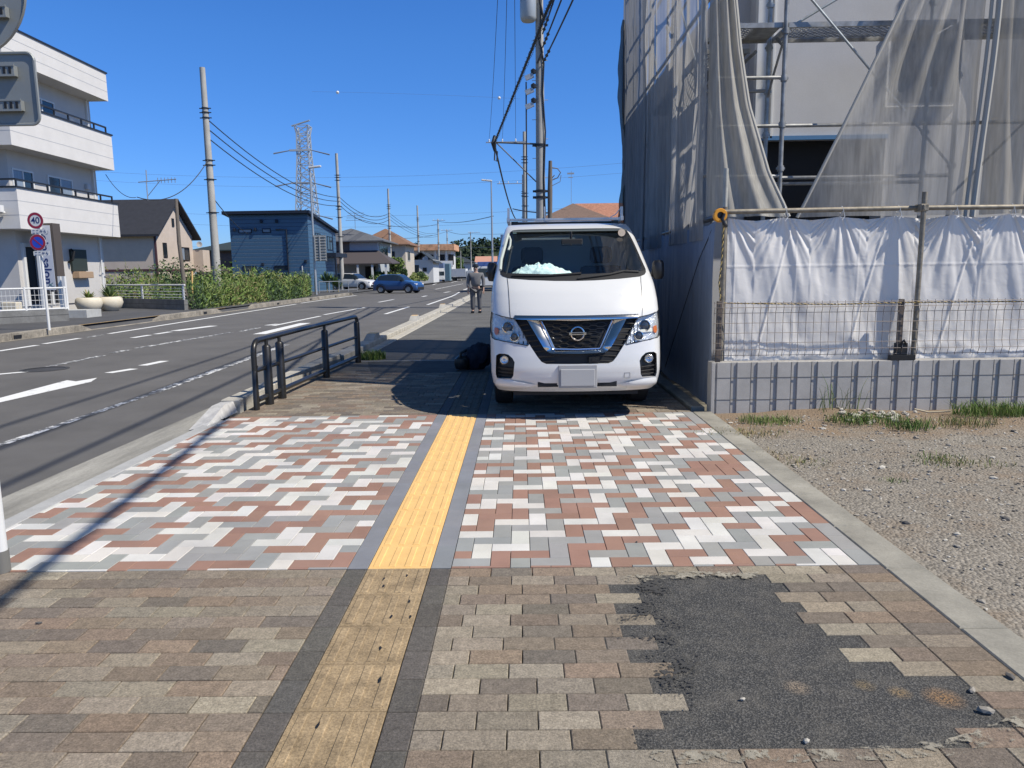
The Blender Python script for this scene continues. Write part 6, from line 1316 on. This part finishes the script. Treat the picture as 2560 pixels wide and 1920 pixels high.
part_box(h1, 'shutter', m_wood, [(-19.6, -18.2, 79.95, 80, 3.9, 4.9)]); win_side(h1, 81, 86, 3.0, 4.6, -15.2, m_cw); part_box(h1, 'post', m_white, [(-16.9, -16.7, 77.1, 77.3, 0, 2.5), (-15.4, -15.2, 77.1, 77.3, 0, 2.5), (-14.0, -13.8, 77.1, 77.3, 0, 2.5)]); part_box(h1, 'door', m_dark, [(-16.6, -15.5, 79.9, 80, 0, 2.3)])
q = MB((-17.6, 80.5, 6.4)); q.tube([(-17.6, 80.5, 6.3), (-17.6, 80.5, 8.0)], .03, 4)
for k in range(4): q.tube([(-18.6+.1*k, 80.5, 7.2+.25*k), (-16.6, 80.5, 7.2+.25*k)], .03, 4)
tag(q.build('tv_antenna', m_galv), 'tv antenna on the grey tiled roof', 'antenna')
h2 = thing('house', 'large brown hipped roof house behind the utility pole', 'house', (-18, 98, 0)); part_box(h2, 'wall', m_cw, [(-21, -15.0, 98, 106, 0, 5.2)]); hip_roof(h2, -21, -15.0, 98, 106, 5.2, 7.5, m_brt, .7); win_front(h2, -17.2, -16.4, 3.4, 4.4, 98, m_black); win_side(h2, 99.5, 102, 3.2, 4.5, -15.0, m_white); part_box(h2, 'canopy', m_ww, [(-18, -16, 97, 98, 2.6, 2.75)])
h3 = thing('house', 'small dark roofed house in front of the flats', 'house', (-16, 115, 0)); part_box(h3, 'wall', m_ww, [(-17, -13.4, 115, 123, 0, 3.6)]); gable_roof(h3, -17, -13.4, 115, 123, 3.4, 4.7, 'Y', m_drk, .5); win_front(h3, -16.4, -15.6, 1.6, 2.8, 115, m_black); win_front(h3, -15, -14.4, 1.8, 2.4, 115, m_black)
fl = thing('apartment_building', 'white block of flats with a terracotta tiled parapet in the distance', 'building', (-17, 150, 0)); part_box(fl, 'wall', m_ww, [(-22, -14, 152, 162, 0, 6.2)]); part_box(fl, 'balcony', m_white, [(-22, -13.6, 150.6, 150.8, 2.9, 4.0), (-22, -13.6, 150.6, 152, 2.8, 2.95), (-22, -13.6, 150.6, 150.8, .4, 1.2)])
q = MB(fl.location); q.box(-22.2, -13.2, 150, 162, 6.1, 7.3); q.build('parapet', M('terracotta_tiles', (.55, .30, .17), .85, var=.4, scale=1.2), fl)
for x in (-21, -18.7, -16.4, -14.6): part_box(fl, 'window', m_dark, [(x, x+1.1, 151.95, 152, 3.2, 5.3)]); 
for x in (-19.6, -17.2, -15): part_box(fl, 'column', m_white, [(x, x+.2, 150.8, 151.2, .2, 6.1)])
h4 = thing('house', 'dark hipped roof house below the wooded hill', 'house', (-12, 175, 0)); part_box(h4, 'wall', m_ww, [(-17.5, -11.5, 175, 185, 0, 3.9)]); hip_roof(h4, -17.5, -11.5, 175, 185, 3.9, 5.6, m_drk, .8); win_front(h4, -14.5, -13, 1.5, 3, 175, m_black)
h5 = thing('house', 'small house with a pinkish terracotta roof right of the dark roofed one', 'house', (-8.5, 190, 0)); part_box(h5, 'wall', m_cw, [(-11, -6.5, 190, 198, 0, 4.0)]); gable_roof(h5, -11, -6.5, 190, 198, 4.2, 5.6, 'X', M('pink_roof', (.48, .25, .18), .85, var=.15), .6); win_front(h5, -10, -9, 1.5, 3, 190, m_black)
h6 = thing('house', 'low brown roofed house at the far right of the road end', 'house', (-5, 200, 0)); part_box(h6, 'wall', m_cw, [(-5.9, -1.5, 200, 208, 0, 3.5)]); gable_roof(h6, -5.9, -1.5, 200, 208, 3.5, 5.2, 'X', m_brt, .6); win_front(h6, -5, -4, 1.2, 2.5, 200, m_black)
h7 = thing('house', 'brown tiled hipped roof visible over the van', 'house', (5, 65, 0)); part_box(h7, 'wall', m_cw, [(1.6, 8.4, 65.6, 73, 0, 5.0)]); hip_roof(h7, 1.6, 8.0, 65.6, 72, 5.4, 7.55, M('brown_shingle', (.17, .115, .09), .85, var=.2, scale=6), .9); win_front(h7, 3, 4.4, 2.8, 4.2, 65.6, m_black)
h8 = thing('house', 'reddish tiled roof behind the brown one beside the netting', 'house', (9, 78, 0)); part_box(h8, 'wall', m_cw, [(6.4, 14, 77, 85, 0, 5.8)]); gable_roof(h8, 6.4, 14, 77, 85, 5.8, 8.5, 'X', M('red_shingle', (.36, .17, .11), .85, var=.3, scale=5), .5); win_front(h8, 8, 9.4, 3, 4.5, 77, m_black)
q = MB((4.6, 67, 7.5)); q.tube([(4.55, 67, 7.4), (4.55, 67, 10.2)], .025, 4); q.box(4.2, 4.8, 66.98, 67.02, 9.9, 10.05); q.box(4.3, 4.7, 66.98, 67.02, 9.6, 9.68); tag(q.build('tv_antenna', m_galv), 'thin tv antenna above the brown roof over the van', 'antenna')
q = MB((-31.5, 63, 8)); q.tube([(-32.2, 65.4, 7.9), (-32.2, 65.4, 9.6)], .05, 5); q.tube([(-32.9, 65.4, 9.6), (-29.6, 65.4, 9.8)], .04, 5); q.tube([(-32.2, 65.4, 8.4), (-31.0, 65.4, 9.7)], .03, 5)
for k in range(6): q.tube([(-31.2+.3*k, 65.4, 9.5), (-31.2+.3*k, 65.4, 9.95)], .03, 4)
q.tube([(-32.15, 65.4, 9.6), (-32.15, 65.4, 10.6)], .05, 5); tag(q.build('tv_antenna', m_galv), 'long tv antenna on the dark roof of the beige house', 'antenna')
# gardens
bushy('tree', 'round green garden tree by the concrete pole left of the flats', 'tree', (-14.9, 88, 2.1), (1.9, 2.5, 1.7), 5000, .16, (0, 1, 3), .12); bushy('hedge', 'green hedge behind the blue car', 'hedge', (-14.6, 80, 1.1), (1.4, 5, 1.0), 3500, .14, (0, 5, 3, 1), .1); bushy('hedge', 'yellow green hedge trailing along the kerb right of the blue car', 'hedge', (-14.5, 104, 1.1), (1.0, 8, 1.2), 3500, .16, (1, 0, 1, 3), .1)
bushy('shrub', 'dark rounded conifer right above the blue car bonnet', 'shrub', (-13.6, 86, 1.4), (.7, .8, .9), 1800, .10, (3, 3), .1); bushy('tree', 'green tree between the flats and the far houses', 'tree', (-13.6, 165, 3), (1.6, 3, 2.2), 1800, .22, (3, 0), .15); bushy('shrub', 'bush below the dark roofed house behind the tall pole', 'shrub', (-26.5, 70, 1.3), (1.5, 1.5, 1.1), 1500, .15, (3, 0, 3), .1)
q = MB((-15.2, 58, .1))
for cx_, h_ in ((-15.6, 1.7), (-15.1, 1.4), (-14.7, 1.0)):
    for k in range(40):
        a = rg.uniform(0, 6.28); e_ = rg.uniform(.2, 1.4); dv = Vector((cos(a)*cos(e_), sin(a)*cos(e_), sin(e_))); s_ = dv.cross(Vector((0, 0, 1))).normalized()*.07; b0 = Vector((cx_, 60, h_*.45)); q.add([b0-s_*.5, b0+dv*h_*.4-s_, b0+dv*h_*.62, b0+dv*h_*.4+s_], [(0, 1, 2, 3)], rg.choice((3, 5, 0)))
    q.tube([(cx_, 60, 0), (cx_, 60, h_*.5)], .06, 5, 2)
tag(q.build('yucca', wmt), 'dark spiky yucca plants at the corner of the blue house', 'shrub')
q = MB((-15, 56, .1)); a = gp(812, 741, .1); b_ = gp(935, 730, .1); a, b_ = Vector((-15.3, 56.5, .1)), Vector((-13.6, 62, .1))
for z in (.15, .85): q.tube([a+Vector((0, 0, z)), b_+Vector((0, 0, z))], .03, 5)
for k in range(5): c = a.lerp(b_, k/4); q.tube([c, c+Vector((0, 0, .85))], .03, 5)
tag(q.build('garden_fence', m_galv), 'low grey pipe fence at the corner of the blue house', 'fence')
# far trees on the hill: one wooded mass
hm_ = MB((-60, 480, 0)); 
def hz(x): return ltab([(-220, 8), (-140, 12), (-95, 19), (-80, 22.5), (-72, 21.5), (-60, 18.5), (-52, 20), (-44, 23), (-36, 24.5), (-30, 25), (-18, 24), (0, 25), (40, 22), (120, 12), (220, 6)], x)
hg = MB(); hg.grid(lambda a, b_: (-220+440*a, 470+120*b_, -.1+(hz(-220+440*a)-2.5)*sin(min(1, b_*1.6)*pi/2)), 60, 10); tag(hg.build('hill', M('hill_floor', (.03, .045, .02), .95, var=.2, scale=.1)), kind='structure')
for _ in range(900):
    x = -200+400*rg.random(); v = rg.random(); y = 466+75*v; z = (hz(x)-2.5)*sin(min(1, (y-470)/120*1.6)*pi/2) if y > 470 else 0; R_ = rg.uniform(1.8, 3.6); c = Vector((x, y, z+R_*.5)); mi = rg.choice((0, 1, 2))
    if not -140 < x < 40: R_ *= 1.6
    for k in range(34):
        d_ = Vector((rg.gauss(0, 1), rg.gauss(0, 1), rg.gauss(0, 1))).normalized(); p = c+Vector((d_.x*R_, d_.y*R_, d_.z*R_*1.15)); s_ = rg.uniform(.5, 1.1); a = d_.orthogonal().normalized(); b_ = d_.cross(a); th = rg.uniform(0, 3); u1 = a*cos(th)+b_*sin(th); u2 = d_*.5+b_*cos(th)-a*sin(th)
        hm_.add([p-u1*s_, p-u2*s_, p+u1*s_, p+u2*s_], [(0, 1, 2, 3)], mi)
tag(hm_.build('forest', [M('forest_dark', (.025, .048, .02), .9), M('forest_mid', (.045, .075, .028), .9), M('forest_deep', (.018, .035, .018), .9)]), kind='stuff')['label'] = 'dark green wooded hill behind the houses'
# ------------------------------------------------------------------ cars
def car(lab, x, y, rz, paint, two=None, Lc=4.4, Wc=1.8, Hc=1.55, suv=True, z=0):
    t_ = thing('parked_car' if not suv else 'car', lab, 'car', (x, y, z), rz)
    # stations along length: s from rear(0) to front(1): belt height, roof height or None
    ST = [(0, .62, .62, .80), (.02, .95, .95, .88), (.07, 1.03, 1.12, .95), (.13, 1.05, 1.42, .98), (.20, 1.05, 1.52, 1), (.35, 1.03, 1.56, 1), (.50, 1.01, 1.55, 1), (.58, 1.0, 1.50, 1), (.66, .99, 1.30, 1), (.72, .98, 1.05, 1), (.76, .97, .985, 1), (.85, .93, .95, .98), (.93, .87, .89, .93), (.98, .74, .76, .85), (1.0, .55, .56, .76)]
    k_ = Hc/1.56; V = []; n = 14; hw = Wc/2
    for s, be, ro, wf_ in ST:
        be *= k_; ro *= k_; X = -Lc/2+Lc*s; w0 = hw*wf_; wr_ = w0*(.78 if ro-be > .2 else .93 if ro-be > .05 else .9)
        half = [(w0*.90, .22), (w0*.98, .34), (w0, .55*k_), (w0*.985, be-.12), (w0*.95, be), (wr_, max(be+.005, ro-.05)), (wr_*.8, ro)]
        V += [(X, -a, b_) for a, b_ in half]+[(X, a, b_) for a, b_ in reversed(half)]
    q = MB(); g_ = MB(); nS = len(ST)
    for i in range(nS-1):
        for j in range(n-1):
            f = [V[i*n+j], V[i*n+j+1], V[(i+1)*n+j+1], V[(i+1)*n+j]]
            sm = (ST[i][0]+ST[i+1][0])/2; isg = (j in (4, 8) and .10 < sm < .70 and not (.335 < sm < .36)) or (j in (5, 6, 7) and (.58 <= sm <= .735)) or (j in (5, 6, 7) and .06 < sm < .14)
            (g_ if isg else q).add([Vector(p)+(Vector((0, 0, .0))) for p in f], [(0, 1, 2, 3)])
    q.add([V[j] for j in range(n)], [tuple(range(n))]); q.add([V[(nS-1)*n+j] for j in range(n)], [tuple(range(n))])
    # merge for smooth shading
    bo = q.build('body', paint, t_, smooth='all'); bm_ = bmesh.new(); bm_.from_mesh(bo.data); bmesh.ops.remove_doubles(bm_, verts=bm_.verts, dist=.001); bmesh.ops.recalc_face_normals(bm_, faces=bm_.faces); bm_.to_mesh(bo.data); bm_.free()
    for p in bo.data.polygons: p.use_smooth = True
    g_.build('window', m_glass, t_)
    for xx in (-Lc*.30, Lc*.31):
        for sg in (-1, 1):
            q = MB(); q.lathe((xx, sg*(hw-.1), .33), [(.2, -.11), (.33, -.11), (.335, .0), (.33, .11), (.2, .11)], 24, 0, 'Y'); q.smooth = True; wo_ = q.build('wheel', bpy.data.materials['tyre_rubber'], t_)
            q = MB(); q.lathe((xx, sg*(hw-.1), .33), [(.22, sg*.10), (.20, sg*.085), (.05, sg*.09), (0, sg*.1)], 10, 0, 'Y'); q.build('rim', m_galv, wo_)
            q = MB(); q.lathe((xx, sg*(hw-.09), .34), [(.33, sg*.06), (.42, sg*.10), (.42, -.02*sg)], 24, 0, 'Y', -.1, pi+.1); q.build('wheel_arch', m_pld, t_)
    q = MB(); q.box(-Lc/2-.02, -Lc/2+.2, -hw*.8, hw*.8, .25, .5); q.box(Lc/2-.25, Lc/2+.02, -hw*.75, hw*.75, .25, .48); q.box(-Lc*.22, Lc*.22, -hw*.97, hw*.97, .2, .32); q.build('bumper', m_pld, t_, bevel=.04)
    for sg in (-1, 1):
        q = MB(); q.box(Lc*.455, Lc*.485, sg*hw*.72-.14, sg*hw*.72+.14, .66*k_, .78*k_); q.build('headlight', m_clear if False else m_white, t_, bevel=.02)
        q = MB(); q.box(-Lc/2+.0, -Lc/2+.08, sg*hw*.72-.16, sg*hw*.72+.16, .78*k_, .90*k_); q.build('tail_light', M('tail_red', (.20, .01, .01), .3) if 'tail_red' not in bpy.data.materials else bpy.data.materials['tail_red'], t_, bevel=.02)
        q = MB(); q.box(Lc*.15, Lc*.19, sg*hw-.03 if sg > 0 else sg*hw-.17, sg*hw+.17 if sg > 0 else sg*hw+.03, .97*k_, 1.1*k_); q.build('mirror', m_plb, t_, bevel=.02)
    q = MB(); q.box(-Lc/2-.03, -Lc/2-.005, -.17, .17, .62*k_, .76*k_); q.build('number_plate', m_white, t_)
    q = MB(); q.box(-Lc*.18, Lc*.06, -hw*.66, -hw*.60, 1.53*k_, 1.56*k_); q.box(-Lc*.18, Lc*.06, hw*.60, hw*.66, 1.53*k_, 1.56*k_); q.build('roof_rail', m_galv, t_)
    return t_
cc = gp(985, 728, -.05)
car('metallic blue car turning across the road in the distance', -9.75, 59.5, radians(-14), M('metallic_blue', (.035, .095, .24), .3, metal=.35, coat=1), Lc=3.8, Hc=1.5, z=-.05)
cw_ = car('white car with black bonnet sides parked on the drive beside the blue house', -15.6, 69.5, radians(-16), m_vw, Lc=4.3, suv=False, z=.05)
# small lorry and van far up the road
def lorry(lab, x, y, rz, cab, box_, sc_=1.0):
    t_ = thing('lorry', lab, 'lorry', (x, y, 0), rz); part_box_l = lambda n, m_, B, bv=.03: (lambda q: [q.box(*b_) for b_ in B] and q.build(n, m_, t_, bevel=bv))(MB())
    part_box_l('cab', cab, [(-.85*sc_, .85*sc_, -2.6, -1.1, .45, 1.95*sc_)]); part_box_l('windscreen', m_glass, [(-.75*sc_, .75*sc_, -2.63, -2.59, 1.15, 1.8*sc_)]); part_box_l('cargo_box', box_, [(-.9*sc_, .9*sc_, -1.0, 2.4, .8, 2.35*sc_)]); part_box_l('chassis', m_dark, [(-.7, .7, -2.3, 2.3, .4, .75)])
    for yy in (-1.9, 1.5):
        for sg in (-1, 1): q = MB(); q.lathe((sg*.75, yy, .36), [(.0, -.1), (.35, -.1), (.35, .1), (0, .1)], 16, 0, 'X'); q.build('wheel', bpy.data.materials['tyre_rubber'], t_)
    for sg in (-1, 1): q = MB(); q.box(sg*.6-.12, sg*.6+.12, -2.63, -2.60, .7, .85); q.build('headlight', m_white, t_)
    return t_
lorry('blue and white vehicle facing us on the sidewalk side just left of the van mirror', -2.6, 62, 0, m_white, M('tarpaulin_blue', (.05, .10, .28), .6)); lorry('small white lorry parked in front of the small dark roofed house', -14.0, 128, radians(10), m_white, m_ww); lorry('grey lorry parked at the far bend of the road', -11.6, 148, radians(80), m_ww, m_stg)
for i, (x, y, h_, c_, lab) in enumerate(((-14.6, 137, 3.4, (.17, .22, .33), 'blue grey container standing left of the far bend'), (-13.7, 139, 3.3, (.12, .20, .24), 'teal container standing next to the blue grey one'))):
    q = MB((x, y, 0)); q.box(x-.55, x+.55, y, y+3, .1, h_)
    for k in range(6): q.box(x-.5+.19*k, x-.42+.19*k, y-.05, y, .15, h_-.08)
    tag(q.build('container', M('container_%s' % ('slate' if not i else 'teal'), c_, .6, var=.1), bevel=.02), lab, 'container')
q = MB((-9.4, 172, 0)); q.box(-10.4, -8.4, 172, 172.2, 1.4, 3.8); q.box(-10.0, -9.9, 172, 172.1, 0, 1.4); q.box(-8.9, -8.8, 172, 172.1, 0, 1.4); tag(q.build('billboard', M('pale_blue_board', (.50, .62, .75), .6, var=.25, scale=2)), 'pale blue board standing beside the far road', 'board')
# ------------------------------------------------------------------ pedestrian, body grown with a skin modifier
def skin(name, J, E_, mat, parent=None, root=0, sub=1):
    bm_ = bmesh.new(); lay = bm_.verts.layers.skin.verify(); vs = []
    for i, (x, y, z, r_) in enumerate(J):
        v = bm_.verts.new((x, y, z)); v[lay].radius = (r_[0], r_[1]) if isinstance(r_, tuple) else (r_, r_); v[lay].use_root = (i == root); vs.append(v)
    for a, b_ in E_: bm_.edges.new((vs[a], vs[b_]))
    me = bpy.data.meshes.new(name); bm_.to_mesh(me); bm_.free(); me.materials.append(mat); o = bpy.data.objects.new(name, me); sc.collection.objects.link(o)
    if parent: o.parent = parent
    mo = o.modifiers.new('skin', 'SKIN'); mo.use_smooth_shade = True; s_ = o.modifiers.new('sub', 'SUBSURF'); s_.levels = s_.render_levels = sub; return o
pz = thing('person', 'pedestrian in plain grey clothes standing on the sidewalk left of the van', 'person', (-1.62, 27.0, 0))
pz.scale = (1.15, 1.1, 1.0)
m_skin = M('skin_tone', (.42, .27, .20), .6); m_gcl = M('grey_clothes', (.15, .15, .155), .9, var=.08); m_gcl2 = M('grey_trousers', (.12, .12, .125), .9)
J = [(0, 0, .95, .07), (0, 0, 1.15, .09), (0, 0, 1.38, (.12, .08)), (0, 0, 1.48, .05), (0, -.01, 1.56, .075), (0, -.01, 1.66, .085), (.10, 0, .88, .06), (.11, .01, .50, .05), (.11, .03, .08, .04), (.12, -.10, .04, .035), (-.10, 0, .88, .06), (-.11, .01, .50, .05), (-.11, .03, .08, .04), (-.12, -.10, .04, .035), (.19, 0, 1.40, .05), (.24, 0, 1.12, .038), (.24, -.06, .87, .027), (.24, -.08, .79, .03), (-.19, 0, 1.40, .05), (-.24, 0, 1.12, .038), (-.24, -.06, .87, .027), (-.24, -.08, .79, .03)]
E0 = [(0, 1), (1, 2), (2, 3), (3, 4), (4, 5), (0, 6), (6, 7), (7, 8), (8, 9), (0, 10), (10, 11), (11, 12), (12, 13), (2, 14), (14, 15), (15, 16), (16, 17), (2, 18), (18, 19), (19, 20), (20, 21)]
for hnd, sg in ((17, 1), (21, -1)):
    hx, hy, hz_, _ = J[hnd]
    for k in range(4):
        b0 = len(J); dx = -.024+.016*k; J += [(hx+dx*.6, hy-.012, hz_-.035, .009), (hx+dx, hy-.02, hz_-.085-.01*(k in (1, 2)), .007)]; E0 += [(hnd, b0), (b0, b0+1)]
    b0 = len(J); J += [(hx-sg*.02, hy-.03, hz_-.02, .009), (hx-sg*.03, hy-.045, hz_-.05, .008)]; E0 += [(hnd, b0), (b0, b0+1)]
skin('body', J, E0, m_skin, pz)
skin('shirt', [(0, 0, .90, .18), (0, 0, 1.2, .155), (0, 0, 1.37, (.19, .135)), (0, 0, 1.45, .09), (.20, 0, 1.40, .07), (.245, 0, 1.12, .06), (.245, -.05, .92, .05), (-.20, 0, 1.40, .07), (-.245, 0, 1.12, .06), (-.245, -.05, .92, .05)], [(0, 1), (1, 2), (2, 3), (2, 4), (4, 5), (5, 6), (2, 7), (7, 8), (8, 9)], m_gcl, pz)
skin('trousers', [(0, 0, .97, .15), (.10, 0, .86, .11), (.11, .01, .5, .085), (.11, .03, .10, .07), (-.10, 0, .86, .11), (-.11, .01, .5, .085), (-.11, .03, .10, .07)], [(0, 1), (1, 2), (2, 3), (0, 4), (4, 5), (5, 6)], m_gcl2, pz)
q = MB(); q.lathe((0, .0, 1.66), [(.098, -.02), (.105, .03), (.09, .08), (.05, .105), (0, .112)], 18); q.smooth = True; q.build('hair', m_black, pz)
q = MB(); q.box(-.04, -.02, -.098, -.09, 1.63, 1.642); q.box(.02, .04, -.098, -.09, 1.63, 1.642); q.box(-.025, .025, -.09, -.082, 1.565, 1.575); q.build('eyes_and_mouth', m_dark, pz)
q = MB(); q.add([(-.012, -.09, 1.60), (.012, -.09, 1.60), (0, -.115, 1.595), (0, -.09, 1.64)], [(0, 1, 2), (1, 3, 2), (3, 0, 2)]); q.build('nose', m_skin, pz)

for x_ in (-.165, .065): q = MB(); q.box(x_, x_+.10, -.17, .09, 0, .085); q.build('shoe', m_black, pz, bevel=.02)
